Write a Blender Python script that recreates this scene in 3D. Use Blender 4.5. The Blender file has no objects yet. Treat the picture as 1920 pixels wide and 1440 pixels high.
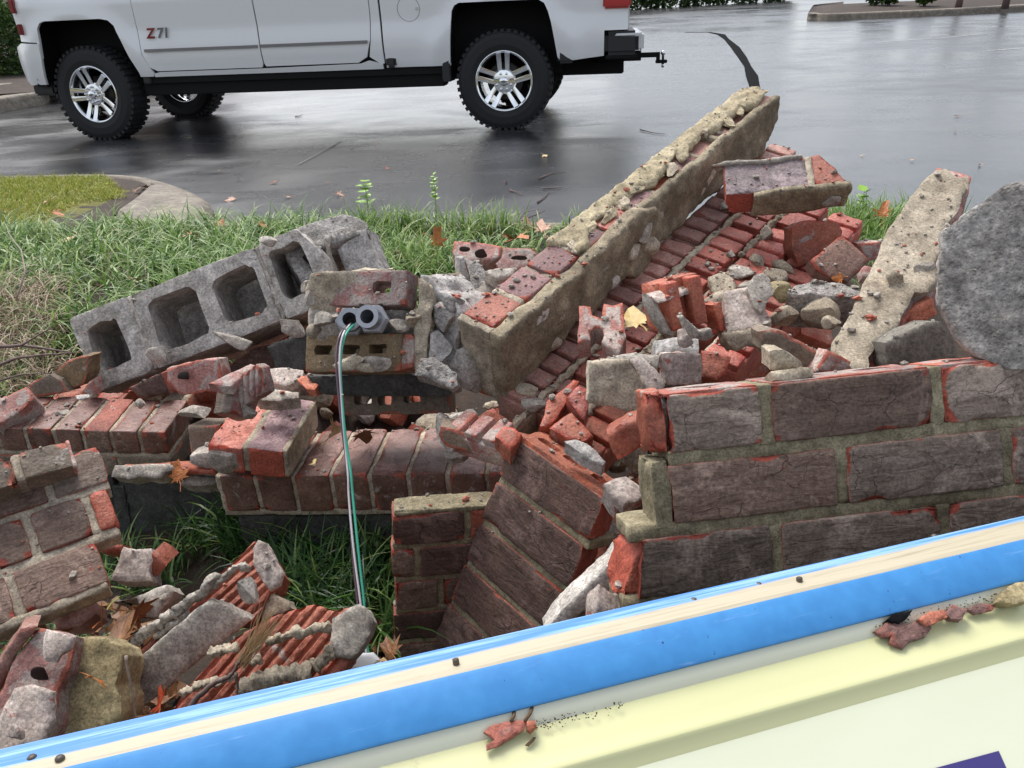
import bpy, bmesh, math, random
import numpy as np
from mathutils import Vector, Matrix, noise
R = math.radians
rnd = random.Random(7)
sc = bpy.context.scene
COL = sc.collection

# ------------------------------------------------------------------ camera
FOC, TH, RO, HC = 1500.0, 0.4311, 0.0425, 0.9425
cF = Vector((0, math.cos(TH), -math.sin(TH))); _U = Vector((0, math.sin(TH), math.cos(TH))); _R = Vector((1, 0, 0))
cR = _R * math.cos(RO) - _U * math.sin(RO); cU = _R * math.sin(RO) + _U * math.cos(RO)
cO = Vector((0, 0, HC))
cam = bpy.data.cameras.new('camera'); camo = bpy.data.objects.new('camera', cam); COL.objects.link(camo)
cam.sensor_width = 36.0; cam.lens = 36.0 * FOC / 1920; cam.clip_start = 0.02; cam.clip_end = 600
M = Matrix.Identity(4)
for i in range(3):
    M[i][0] = cR[i]; M[i][1] = cU[i]; M[i][2] = -cF[i]; M[i][3] = cO[i]
camo.matrix_world = M
sc.camera = camo
cam.dof.use_dof = False

# ------------------------------------------------------------------ world, sun, exposure
SUN_EL, SUN_AZ = R(58), R(-28)      # azimuth measured from +Y (away from the viewer) towards +X
world = bpy.data.worlds.new('World'); sc.world = world; world.use_nodes = True
nt = world.node_tree; nt.nodes.clear()
sky = nt.nodes.new('ShaderNodeTexSky'); sky.sky_type = 'NISHITA'; sky.sun_disc = False
sky.sun_elevation = SUN_EL; sky.sun_rotation = SUN_AZ; sky.air_density = 1.0; sky.dust_density = 3.0; sky.ozone_density = 1.0
hs = nt.nodes.new('ShaderNodeHueSaturation'); hs.inputs['Saturation'].default_value = 0.42
bg = nt.nodes.new('ShaderNodeBackground'); bg.inputs['Strength'].default_value = 0.15
ow = nt.nodes.new('ShaderNodeOutputWorld')
nt.links.new(sky.outputs[0], hs.inputs['Color']); nt.links.new(hs.outputs[0], bg.inputs['Color']); nt.links.new(bg.outputs[0], ow.inputs[0])
sl = bpy.data.lights.new('sun', 'SUN'); sl.energy = 1.5; sl.angle = R(28); sl.color = (1.0, 0.975, 0.94)
so = bpy.data.objects.new('sun', sl); COL.objects.link(so)
sd = Vector((math.sin(SUN_AZ) * math.cos(SUN_EL), math.cos(SUN_AZ) * math.cos(SUN_EL), math.sin(SUN_EL)))
so.rotation_euler = sd.to_track_quat('Z', 'Y').to_euler(); so.location = (0, 0, 8)
sc.view_settings.view_transform = 'Standard'; sc.view_settings.look = 'None'
sc.view_settings.exposure = 0.85; sc.view_settings.gamma = 1.0; sc.view_settings.use_curve_mapping = False
sc.cycles.max_bounces = 6

def W(px, py, z):
    """world point seen at photo pixel (1920x1440) at depth z along the optical axis"""
    return cO + cF * z + cR * ((px - 960) / FOC * z) + cU * ((720 - py) / FOC * z)
def G(px, py, h=0.0):
    r = W(px, py, 1) - cO
    return cO + r * ((h - HC) / r.z)

# ------------------------------------------------------------------ numpy noise
def _hash(ix, iy, iz, seed):
    h = (ix * 374761393 + iy * 668265263 + iz * 2147483647 + seed * 974634777) & 0xffffffff
    h = ((h ^ (h >> 13)) * 1274126177) & 0xffffffff
    h = h ^ (h >> 16)
    return (h & 0xffff) / 32767.5 - 1.0
def vnoise(P, seed=0):
    P = np.asarray(P, float) + 1000.0
    i = np.floor(P).astype(np.int64); f = P - i; f = f * f * (3 - 2 * f)
    r = np.zeros(len(P))
    for dx in (0, 1):
        wx = f[:, 0] if dx else 1 - f[:, 0]
        for dy in (0, 1):
            wy = f[:, 1] if dy else 1 - f[:, 1]
            for dz in (0, 1):
                wz = f[:, 2] if dz else 1 - f[:, 2]
                r += wx * wy * wz * _hash(i[:, 0] + dx, i[:, 1] + dy, i[:, 2] + dz, seed)
    return r
def fbm(P, sc_, o=3, seed=0):
    r = np.zeros(len(P)); a = 1.0; t = 0.0
    for k in range(o):
        r += a * vnoise(P * sc_, seed + k * 17); t += a; a *= 0.5; sc_ *= 2.07
    return r / t

# ------------------------------------------------------------------ mesh makers
def mesh_from(name, V, F, smooth=True, wear=None, mats=None, midx=None):
    me = bpy.data.meshes.new(name)
    me.from_pydata(np.asarray(V).tolist(), [], F.tolist() if hasattr(F, 'tolist') else F)
    if wear is not None:
        a = me.attributes.new('wear', 'FLOAT', 'POINT'); a.data.foreach_set('value', np.asarray(wear, np.float32))
    if smooth: me.polygons.foreach_set('use_smooth', [True] * len(me.polygons))
    for m in (mats or []): me.materials.append(m)
    if midx is not None: me.polygons.foreach_set('material_index', np.asarray(midx, np.int32))
    me.update()
    return me
def axis_pts(L, cell, r, extra=()):
    n = max(2, int(round((L - 2 * r) / cell)))
    p = [0.0] + list(np.linspace(r, L - r, n + 1)) + [L]
    return np.array(sorted(set([round(q, 6) for q in p])))
def box_grid(lx, ly, lz, cell, r):
    X, Y, Z = axis_pts(lx, cell, r), axis_pts(ly, cell, r), axis_pts(lz, cell, r)
    nx, ny, nz = len(X), len(Y), len(Z)
    idx = -np.ones((nx, ny, nz), int); V = []
    m = np.zeros((nx, ny, nz), bool); m[0] = m[-1] = True; m[:, 0] = m[:, -1] = True; m[:, :, 0] = m[:, :, -1] = True
    ii = np.argwhere(m); idx[tuple(ii.T)] = np.arange(len(ii))
    V = np.stack([X[ii[:, 0]], Y[ii[:, 1]], Z[ii[:, 2]]], 1)
    F = []
    def q(a, b, c, d, flip):
        f = np.stack([a.ravel(), b.ravel(), c.ravel(), d.ravel()], 1); F.append(f[:, ::-1] if flip else f)
    for k, fl in ((0, True), (-1, False)):
        s = idx[:, :, k]; q(s[:-1, :-1], s[1:, :-1], s[1:, 1:], s[:-1, 1:], fl)
        s = idx[:, k, :]; q(s[:-1, :-1], s[1:, :-1], s[1:, 1:], s[:-1, 1:], not fl)
        s = idx[k, :, :]; q(s[:-1, :-1], s[1:, :-1], s[1:, 1:], s[:-1, 1:], fl)
    return V, np.concatenate(F)
def rough_box(lx, ly, lz, cell=.007, amp=.0012, ns=60, chip=.006, cw=.012, seed=0, cuts=(), r=.0025, big=0.0, thr=.05):
    """box from the origin with worn edges; cuts = (point, normal, amplitude, noise scale)"""
    V, F = box_grid(lx, ly, lz, cell, min(r, lx * .2, ly * .2, lz * .2))
    L = np.array([lx, ly, lz]); off = np.array([seed * 3.17, seed * 1.31, seed * 2.77])
    d = np.concatenate([V, L - V], 1); ds = np.sort(d, 1); e = ds[:, 1]; e3 = ds[:, 2]
    c = L / 2
    n = np.where(V < 1e-6, -1.0, 0) + np.where(V > L - 1e-6, 1.0, 0); nn = n / np.linalg.norm(n, axis=1)[:, None]
    wearv = np.clip(fbm(V + off, 28, 3, seed) * 1.6 - thr, 0, 1)
    ed = np.clip(1 - e / cw, 0, 1) ** 1.5
    w = wearv * ed
    co = np.clip(1 - e3 / (cw * 1.5), 0, 1) * np.clip(fbm(V + off, 15, 2, seed + 5) + .3, 0, 1)
    w2 = np.clip(w + co * .8, 0, 1)
    V2 = V - nn * (w2 * chip)[:, None]
    V2 -= nn * (np.where(e < 1e-6, .0009, 0))[:, None]
    V2 += nn * (amp * fbm(V + off, ns, 3, seed + 9))[:, None]
    if big: V2 += nn * (big * fbm(V + off, 9, 2, seed + 21))[:, None]
    wear = np.clip(w2 * 2.2, 0, 1)
    V2, wear = apply_cuts(V2, wear, cuts, seed, off)
    return V2, F, wear
def apply_cuts(V2, wear, cuts, seed, off):
    for k, (p, nr, am, s) in enumerate(cuts):
        nr = np.array(nr, float); nr /= np.linalg.norm(nr); p = np.array(p, float)
        dd = (V2 - p) @ nr
        T = V2 - dd[:, None] * nr
        dd = dd - am * fbm(T + off + k * 7, s, 4, seed + 31 + k)
        msk = dd > 0
        V2 = np.where(msk[:, None], V2 - dd[:, None] * nr, V2); wear = np.where(msk, 1.0, wear)
    return V2, wear
_ico = {}
def ico(sub):
    if sub not in _ico:
        bm = bmesh.new(); bmesh.ops.create_icosphere(bm, subdivisions=sub, radius=1)
        _ico[sub] = (np.array([v.co[:] for v in bm.verts]), np.array([[v.index for v in f.verts] for f in bm.faces])); bm.free()
    return _ico[sub]
def lump(lx, ly, lz, seed=0, sub=4, ncut=9, amp=.06, fine=.03):
    """an angular fragment: a sphere shaved by random planes, then roughened; centred"""
    V, F = ico(sub); V = V.copy(); rs = np.random.RandomState(seed + 11)
    V *= 1.25
    for k in range(ncut):
        n = rs.normal(size=3); n /= np.linalg.norm(n); dd = V @ n - rs.uniform(.55, .85)
        V = np.where((dd > 0)[:, None], V - dd[:, None] * n, V)
    V /= np.abs(V).max(0)
    N = V / np.linalg.norm(V, axis=1)[:, None]
    off = seed * 2.3
    V = V + N * (amp * fbm(V + off, 2.2, 2, seed) + fine * (fbm(V + off, 7, 4, seed + 3) - .8 * np.abs(fbm(V + off, 5, 3, seed + 6))))[:, None]
    w = np.clip(fbm(V + off, 1.7, 2, seed + 40) * 2, 0, 1)
    return V * np.array([lx, ly, lz]) / 2, F, w
def join(parts):
    """parts: list of (V,F,wear)"""
    Vs, Fs, Ws, o = [], [], [], 0
    for V, F, w in parts:
        Vs.append(V); Fs += (F + o).tolist() if hasattr(F, 'tolist') else [[i + o for i in f] for f in F]; Ws.append(w if w is not None else np.zeros(len(V))); o += len(V)
    return np.concatenate(Vs), Fs, np.concatenate(Ws)
def xf(part, mat):
    V, F, w = part; A = np.array(mat)
    return np.asarray(V) @ A[:3, :3].T + A[:3, 3], F, w
def tube_geo(pts, rad, n=8, caps=True):
    pts = [Vector(p) for p in pts]; V = []; F = []
    if not hasattr(rad, '__len__'): rad = [rad] * len(pts)
    t0 = (pts[1] - pts[0]).normalized(); up = Vector((0, 0, 1)) if abs(t0.z) < .9 else Vector((1, 0, 0))
    a = t0.cross(up).normalized()
    for i, p in enumerate(pts):
        t = ((pts[i + 1] if i + 1 < len(pts) else p) - (pts[i - 1] if i else p)).normalized()
        a = (a - t * a.dot(t)).normalized(); b = t.cross(a)
        for k in range(n):
            an = 2 * math.pi * k / n; V.append(p + a * math.cos(an) * rad[i] + b * math.sin(an) * rad[i])
    for i in range(len(pts) - 1):
        for k in range(n):
            F.append([i * n + k, i * n + (k + 1) % n, (i + 1) * n + (k + 1) % n, (i + 1) * n + k])
    if caps: F.append(list(range(n))[::-1]); F.append([(len(pts) - 1) * n + k for k in range(n)])
    return V, F
def lathe(profile, n=32, closed=False):
    """profile: (radius, y) revolved round the y axis"""
    V = []; F = []; m = len(profile)
    for k in range(n):
        a = 2 * math.pi * k / n
        for r_, y in profile: V.append((r_ * math.cos(a), y, r_ * math.sin(a)))
    for k in range(n):
        k2 = (k + 1) % n
        for i in range(m - 1 + (1 if closed else 0)):
            j = (i + 1) % m
            F.append([k * m + i, k * m + j, k2 * m + j, k2 * m + i])
    return V, F

# ------------------------------------------------------------------ object helpers
def tag(o, label=None, cat=None, group=None, kind=None):
    if label: o['label'] = label
    if cat: o['category'] = cat
    if group: o['group'] = group
    if kind: o['kind'] = kind
    return o
def obj(name, me, parent=None, mat=None, mw=None):
    o = bpy.data.objects.new(name, me); COL.objects.link(o)
    if mat is not None and len(me.materials) == 0: me.materials.append(mat)
    if parent is not None: o.parent = parent
    if mw is not None: o.matrix_local = mw
    return o
def empty(name, label, cat, mw, group=None):
    o = bpy.data.objects.new(name, None); COL.objects.link(o); o.empty_display_size = .05; o.matrix_world = mw
    return tag(o, label, cat, group)
def frame(o, x, y, z=None):
    x = Vector(x).normalized(); y = Vector(y); y = (y - x * y.dot(x)).normalized(); z = x.cross(y)
    m = Matrix.Identity(4)
    for i in range(3): m[i][0] = x[i]; m[i][1] = y[i]; m[i][2] = z[i]; m[i][3] = o[i]
    return m
def T(x, y, z): return Matrix.Translation((x, y, z))
def Rx(a): return Matrix.Rotation(R(a), 4, 'X')
def Ry(a): return Matrix.Rotation(R(a), 4, 'Y')
def Rz(a): return Matrix.Rotation(R(a), 4, 'Z')
CB = Matrix.Identity(4)
for i in range(3): CB[i][0] = cR[i]; CB[i][1] = cF[i]; CB[i][2] = cU[i]
def view(px, py, z, ang=0, tip=0, turn=0, ctr=(0, 0, 0)):
    """pose: x to the right, y away, z up in the picture, turned by ang in the picture, tipped to show its top, turned about its own z"""
    m = CB @ Ry(-ang) @ Rx(tip) @ Rz(turn) @ T(-ctr[0], -ctr[1], -ctr[2])
    return T(*W(px, py, z)) @ m

# ------------------------------------------------------------------ materials
class NB:
    def __init__(s, name):
        s.m = bpy.data.materials.new(name); s.m.use_nodes = True; s.t = s.m.node_tree; s.t.nodes.clear()
        s.out = s.n('ShaderNodeOutputMaterial'); s.b = s.n('ShaderNodeBsdfPrincipled'); s.l(s.b.outputs[0], s.out.inputs[0])
    def n(s, t, **k):
        x = s.t.nodes.new(t)
        for a, v in k.items(): setattr(x, a, v)
        return x
    def l(s, a, b): s.t.links.new(a, b)
    def set(s, node, key, v):
        if hasattr(v, 'is_linked') or hasattr(v, 'links'): s.l(v, node.inputs[key])
        else: node.inputs[key].default_value = v
    def coords(s, rand=37.0, scale=None):
        tc = s.n('ShaderNodeTexCoord'); oi = s.n('ShaderNodeObjectInfo')
        mu = s.math('MULTIPLY', oi.outputs['Random'], rand); v = s.n('ShaderNodeVectorMath', operation='ADD')
        s.l(tc.outputs['Object'], v.inputs[0]); s.l(mu, v.inputs[1]); s.rand = oi.outputs['Random']
        if scale:
            w = s.n('ShaderNodeVectorMath', operation='MULTIPLY'); s.l(v.outputs[0], w.inputs[0]); w.inputs[1].default_value = scale; return w.outputs[0]
        return v.outputs[0]
    def math(s, op, a, b=0.0, clamp=False):
        x = s.n('ShaderNodeMath', operation=op, use_clamp=clamp); s.set(x, 0, a); s.set(x, 1, b); return x.outputs[0]
    def noise(s, co, sc_, det=4, rough=.55, dist=0.0):
        x = s.n('ShaderNodeTexNoise'); s.l(co, x.inputs['Vector']); x.inputs['Scale'].default_value = sc_; x.inputs['Detail'].default_value = det
        x.inputs['Roughness'].default_value = rough; x.inputs['Distortion'].default_value = dist; return x.outputs[0]
    def ramp(s, f, stops):
        x = s.n('ShaderNodeValToRGB'); s.set(x, 0, f); e = x.color_ramp.elements
        while len(e) < len(stops): e.new(.5)
        for k, (p, c) in enumerate(stops):
            e[k].position = p; e[k].color = (c if hasattr(c, '__len__') else (c, c, c)) + ((1,) if not hasattr(c, '__len__') or len(c) == 3 else ()) if hasattr(c, '__len__') else (c, c, c, 1)
        return x.outputs[0]
    def mix(s, f, a, b, mode='MIX'):
        x = s.n('ShaderNodeMix', data_type='RGBA', blend_type=mode); s.set(x, 0, f)
        for k, v in ((6, a), (7, b)):
            if hasattr(v, 'links'): s.l(v, x.inputs[k])
            else: x.inputs[k].default_value = tuple(v) + ((1,) if len(v) == 3 else ())
        return x.outputs[2]
    def bump(s, h, st, dist, prev=None):
        x = s.n('ShaderNodeBump'); x.inputs['Strength'].default_value = st; x.inputs['Distance'].default_value = dist; s.l(h, x.inputs['Height'])
        if prev is not None: s.l(prev, x.inputs['Normal'])
        return x.outputs[0]
    def attr(s, name):
        x = s.n('ShaderNodeAttribute', attribute_name=name); return x.outputs['Fac']
    def base(s, v): s.set(s.b, 'Base Color', v if hasattr(v, 'links') else tuple(v) + (1,))
    def rough(s, v): s.set(s.b, 'Roughness', v)
    def nrm(s, v): s.l(v, s.b.inputs['Normal'])
def smask(nb, f, lo, hi): return nb.ramp(f, [(lo, 0.0), (hi, 1.0)])

def stone(name, c1, c2, c3=None, s1=14, grit=420, bump=.6, rough=.85, wear_col=None, spots=None, spot_thr=(.6, .66), randv=.25, pores=0.0):
    nb = NB(name); co = nb.coords()
    n1 = nb.noise(co, s1, 6, .65, .3); g = nb.noise(co, grit * .55, 4, .75); n2 = nb.noise(co, s1 * 5, 4, .6)
    st = [(.30, c1), (.62, c2)] + ([(.78, c3)] if c3 else [])
    c = nb.ramp(n1, st)
    c = nb.mix(.95, c, nb.ramp(g, [(.30, .42), (.5, .97), (.70, 1.5)]), 'MULTIPLY')
    c = nb.mix(.8, c, nb.ramp(n2, [(.3, .55), (.7, 1.3)]), 'MULTIPLY')
    c = nb.mix(.7, c, nb.ramp(nb.noise(co, s1 * .6 + 6, 3, .6, .6), [(.35, (.62, .58, .55)), (.6, (1.08, 1.06, 1.04))]), 'MULTIPLY')
    if spots is not None:
        sp = nb.noise(co, 34, 5, .7, .5); c = nb.mix(smask(nb, sp, *spot_thr), c, spots)
    if wear_col is not None:
        w = nb.math('MULTIPLY', nb.attr('wear'), nb.math('ADD', nb.noise(co, 60, 3), .45)); c = nb.mix(smask(nb, w, .32, .55), c, wear_col)
    c = nb.mix(1.0, c, nb.ramp(nb.rand, [(0, 1 - randv), (1, 1 + randv)]), 'MULTIPLY')
    nb.base(c); nb.rough(nb.ramp(n1, [(.3, rough - .12), (.7, min(1, rough + .08))]))
    nb.b.inputs['Specular IOR Level'].default_value = .35
    b1 = nb.bump(n2, bump * .55, .004)
    if pores:
        vo = nb.n('ShaderNodeTexVoronoi'); nb.l(co, vo.inputs['Vector']); vo.inputs['Scale'].default_value = 190
        pm = nb.ramp(vo.outputs['Distance'], [(.12, 0.0), (.42, 1.0)]); b1 = nb.bump(pm, pores, .002, b1)
    b2 = nb.bump(g, bump * .8, .0016, b1)
    nb.nrm(b2)
    return nb.m

def brick_mat(name, body, body2, coat=None, coat2=None, edge=(.30, .062, .038), residue=.5, gloss=.75, coat_axis=1, cr=1.0, ends=False):
    """body fired-clay colour; the outer (local -y) face may carry a dark textured coat that chips to the red body"""
    nb = NB(name); co = nb.coords()
    n1 = nb.noise(co, 22, 5, .6, .4); g = nb.noise(co, 230, 4, .75); n2 = nb.noise(co, 95, 4, .65)
    c = nb.ramp(n1, [(.3, body), (.68, body2)])
    w = nb.math('MULTIPLY', nb.attr('wear'), nb.math('ADD', nb.noise(co, 75, 4), .5))
    wm = smask(nb, w, *((.46, .60) if coat is not None else (.30, .52)))
    h = n2
    if residue:
        sp = nb.noise(co, 19, 5, .72, .8); lo = .72 - residue * .3
        c = nb.mix(nb.math('MULTIPLY', smask(nb, sp, lo, lo + .07), .85), c, (.42, .37, .32))
        dk = nb.noise(co, 9, 4, .6); c = nb.mix(.8, c, nb.ramp(dk, [(.3, (.45, .45, .50)), (.6, (1, 1, 1))]), 'MULTIPLY')
    crk = None
    if coat is not None:
        ge = nb.n('ShaderNodeNewGeometry'); vt = nb.n('ShaderNodeVectorTransform', vector_type='NORMAL', convert_from='WORLD', convert_to='OBJECT')
        nb.l(ge.outputs['Normal'], vt.inputs[0]); sx = nb.n('ShaderNodeSeparateXYZ'); nb.l(vt.outputs[0], sx.inputs[0])
        fm = nb.math('LESS_THAN', sx.outputs[coat_axis], -.55)
        if ends: fm = nb.math('MAXIMUM', fm, nb.math('GREATER_THAN', nb.math('ABSOLUTE', sx.outputs[0]), .6))
        st = nb.n('ShaderNodeVectorMath', operation='MULTIPLY'); nb.l(co, st.inputs[0]); st.inputs[1].default_value = (14, 14, 55)
        ws = nb.noise(st.outputs[0], 1.6, 6, .62, 1.3)      # bark-like horizontal streaks
        wv = nb.n('ShaderNodeVectorMath', operation='ADD'); nb.l(co, wv.inputs[0])
        dn = nb.n('ShaderNodeTexNoise'); nb.l(co, dn.inputs['Vector']); dn.inputs['Scale'].default_value = 40; dn.inputs['Detail'].default_value = 3
        dm = nb.n('ShaderNodeVectorMath', operation='SCALE'); nb.l(dn.outputs['Color'], dm.inputs[0]); dm.inputs['Scale'].default_value = .035; nb.l(dm.outputs[0], wv.inputs[1])
        wq = nb.n('ShaderNodeVectorMath', operation='MULTIPLY'); nb.l(wv.outputs[0], wq.inputs[0]); wq.inputs[1].default_value = (15, 5, 22)
        vo = nb.n('ShaderNodeTexVoronoi', feature='DISTANCE_TO_EDGE'); nb.l(wq.outputs[0], vo.inputs['Vector']); vo.inputs['Scale'].default_value = 1.0
        crk = nb.ramp(vo.outputs['Distance'], [(.0, 0.0), (.018 * cr + .001, 1.0)])
        # cracks only here and there
        cm = smask(nb, nb.noise(co, 24, 2), .44, .54); crk = nb.math('MAXIMUM', crk, nb.math('SUBTRACT', 1.0, cm), True)
        cc = nb.ramp(ws, [(.32, coat), (.66, coat2)])
        cc = nb.mix(nb.math('MULTIPLY', smask(nb, nb.noise(co, 11, 5, .72, .6), .53, .62), .75), cc, tuple(x * 1.5 + .03 for x in coat2))
        cc = nb.mix(nb.math('MULTIPLY', smask(nb, nb.noise(co, 31, 5, .75, .6), .66, .69), .8), cc, edge)
        cc = nb.mix(nb.math('ADD', nb.math('MULTIPLY', crk, .7), .3), tuple(x * .5 for x in coat), cc)
        c = nb.mix(fm, c, cc); h = nb.mix(fm, n2, ws)
    c = nb.mix(wm, c, edge)
    c = nb.mix(.9, c, nb.ramp(g, [(.30, .45), (.5, 1.0), (.70, 1.5)]), 'MULTIPLY')
    c = nb.mix(1.0, c, nb.ramp(nb.rand, [(0, .72), (.5, 1.0), (1, 1.25)]), 'MULTIPLY')
    nb.base(c); nb.rough(nb.ramp(n1, [(.3, gloss - .15), (.7, gloss + .1)])); nb.b.inputs['Specular IOR Level'].default_value = .4
    b = nb.bump(h, .55, .005)
    if crk is not None: b = nb.bump(crk, .6, .002, b)
    nb.nrm(nb.bump(g, .45, .0012, b))
    return nb.m

M_MORTAR = stone('sandy_mortar', (.30, .25, .18), (.48, .42, .325), (.56, .50, .41), 12, 520, .8, .92, randv=.12)
M_MORTAR_W = stone('wall_joint_mortar', (.21, .18, .11), (.33, .29, .19), None, 16, 600, .8, .92, randv=.08)
M_MORTAR_G = stone('grey_mortar', (.30, .27, .23), (.48, .44, .385), (.58, .54, .48), 14, 480, .7, .9, randv=.15)
M_MORTAR_P = stone('pinkish_mortar_skin', (.40, .32, .28), (.56, .49, .44), (.64, .57, .53), 18, 420, .6, .85, spots=(.36, .13, .10), spot_thr=(.62, .66), randv=.1)
M_MORTAR_Y = stone('yellowed_mortar', (.25, .20, .10), (.42, .35, .20), (.50, .44, .29), 9, 420, .8, .9, spots=(.10, .09, .065), spot_thr=(.68, .75), randv=.06)
M_CMU = stone('concrete_block_grey', (.36, .335, .30), (.54, .51, .47), (.62, .59, .55), 11, 330, .8, .9, spots=(.40, .37, .32), spot_thr=(.66, .72), randv=.06, pores=.35)
M_CMU_L = stone('concrete_block_pale', (.34, .325, .305), (.52, .50, .475), None, 11, 330, .5, .9, randv=.06, pores=.25)
M_ROUGHCON = stone('rough_concrete', (.22, .21, .195), (.39, .37, .345), (.48, .455, .42), 22, 260, 1.0, .95, spots=(.40, .36, .25), spot_thr=(.62, .72), randv=.05, pores=.8)
M_DARKCON = stone('shade_dark_concrete', (.045, .047, .043), (.085, .085, .078), None, 12, 330, .6, .75, randv=.1)  # near-black concrete: shade under caps and lumps put into the colour
M_BFACE = brick_mat('wirecut_brown_brick', (.33, .13, .10), (.45, .24, .20), (.11, .078, .058), (.235, .180, .142), residue=.55, cr=.6)
M_BFACE2 = brick_mat('wirecut_redbrown_brick', (.30, .085, .055), (.40, .15, .11), (.12, .072, .053), (.225, .150, .112), residue=.4, cr=.6)
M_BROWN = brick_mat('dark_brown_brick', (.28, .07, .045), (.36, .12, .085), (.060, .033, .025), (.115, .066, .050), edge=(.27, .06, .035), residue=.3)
M_BRED = brick_mat('broken_red_brick', (.32, .078, .042), (.48, .165, .10), residue=.42, edge=(.40, .09, .055), gloss=.6)
M_BPINK = brick_mat('pink_residue_brick', (.30, .115, .09), (.46, .25, .215), residue=.85, edge=(.36, .11, .075))
M_BPURP = brick_mat('mauve_ribbed_brick', (.32, .15, .115), (.49, .28, .225), residue=.35, edge=(.36, .13, .10), gloss=.55)
M_BCRIM = brick_mat('crimson_ribbed_brick', (.36, .085, .058), (.50, .165, .12), residue=.35, edge=(.42, .09, .07), gloss=.5)
M_BORANGE = brick_mat('orange_brick', (.42, .12, .065), (.54, .20, .12), residue=.3, edge=(.52, .14, .07))
M_BTAN = brick_mat('yellow_brown_brick_bed', (.17, .115, .055), (.29, .20, .11), residue=.45, edge=(.35, .10, .06))
M_CAPR = brick_mat('rowlock_orange_brown_brick', (.15, .075, .05), (.26, .15, .11), (.13, .055, .040), (.24, .13, .105), edge=(.32, .08, .05), residue=.45, coat_axis=2, gloss=.5)
M_GREYBR = brick_mat('grey_olive_brick', (.16, .125, .085), (.26, .20, .15), residue=.35, edge=(.35, .12, .08))

def simple(name, col, rough=.5, metal=0.0, nz=0.0, ns=30, bump=0.0, coat=0.0, spec=.5):
    nb = NB(name); co = nb.coords(0)
    if nz:
        n = nb.noise(co, ns, 5, .6); nb.base(nb.mix(1.0, col, nb.ramp(n, [(.25, 1 - nz), (.75, 1 + nz)]), 'MULTIPLY'))
        if bump: nb.nrm(nb.bump(n, bump, .004))
    else: nb.base(col)
    nb.rough(rough); nb.b.inputs['Metallic'].default_value = metal; nb.b.inputs['Specular IOR Level'].default_value = spec
    if coat: nb.b.inputs['Coat Weight'].default_value = coat; nb.b.inputs['Coat Roughness'].default_value = .05
    return nb.m

# ================================================================== GROUND
def sstep(a, b, x):
    t = np.clip((x - a) / (b - a), 0, 1); return t * t * (3 - 2 * t)
def lot_z(x, y):
    """the lot is level near the truck and rises gently towards its far edge"""
    y = np.asarray(y, float); return .035 * (np.sqrt((y - 10) ** 2 + 4) + (y - 10)) / 2 - .0068
K_OUT = [(-14, 6.5), (-6, 5.75), (-3.29, 5.38), (-2.37, 5.26), (-1.96, 4.89), (-1.47, 4.19), (-1.44, 3.95), (-1.40, 3.77), (-.7, 3.63), (.03, 3.5), (1.45, 3.29), (5, 2.75), (12, 1.8)]
K_IN = [(-14, 6.35), (-6, 5.6), (-3.29, 5.23), (-2.5, 5.12), (-2.06, 4.82), (-2.0, 4.3), (-1.97, 4.0), (-1.6, 3.6), (-.7, 3.48), (.03, 3.35), (1.45, 3.14), (5, 2.6), (12, 1.65)]
def bed_z(x, y):
    x = np.asarray(x, float); y = np.asarray(y, float)
    z = -.10 + .22 * sstep(1.62, 2.65, y) + .010 * np.sin(x * 2.1 + 1) * np.sin(y * 1.7)
    return z
def grid_sheet(xs, ys, zf, keep=None):
    X, Y = np.meshgrid(xs, ys); Z = zf(X.ravel(), Y.ravel()); V = np.stack([X.ravel(), Y.ravel(), Z], 1)
    ny, nx = X.shape; I = np.arange(nx * ny).reshape(ny, nx)
    F = np.stack([I[:-1, :-1].ravel(), I[:-1, 1:].ravel(), I[1:, 1:].ravel(), I[1:, :-1].ravel()], 1)
    return V, F
# asphalt ---------------------------------------------------------
nb = NB('wet_asphalt')
tc = nb.n('ShaderNodeTexCoord'); co = tc.outputs['Object']
def stretch(nb, co, s):
    w = nb.n('ShaderNodeVectorMath', operation='MULTIPLY'); nb.l(co, w.inputs[0]); w.inputs[1].default_value = s; return w.outputs[0]
big = nb.noise(stretch(nb, co, (.22, .34, 1)), 1.0, 5, .55, .8); mid = nb.noise(stretch(nb, co, (1.0, 1.6, 1)), 1.1, 5, .6, .5); gr = nb.noise(co, 130, 3, .75); gr2 = nb.noise(co, 55, 2, .6)
c = nb.ramp(big, [(.35, (.018, .019, .022)), (.65, (.042, .042, .044))])
c = nb.mix(.6, c, nb.ramp(gr, [(.35, .5), (.55, 1.0), (.72, 2.0)]), 'MULTIPLY')
nb.base(c)
wet = nb.math('ADD', nb.math('MULTIPLY', big, .6), nb.math('MULTIPLY', mid, .4))
nb.rough(nb.ramp(wet, [(.38, .13), (.50, .24), (.64, .42)]))
nb.b.inputs['Specular IOR Level'].default_value = .95
nb.nrm(nb.bump(gr, .75, .0018, nb.bump(gr2, .22, .002, nb.bump(mid, .12, .01))))
M_ASPH = nb.m
ys = np.concatenate([np.linspace(2.55, 20, 30), np.linspace(21, 110, 40)]); xs = np.linspace(-110, 110, 90)
V, F = grid_sheet(xs, ys, lot_z)
tag(obj('asphalt_lot', mesh_from('asphalt_lot', V, F), None, M_ASPH), kind='structure')
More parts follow.
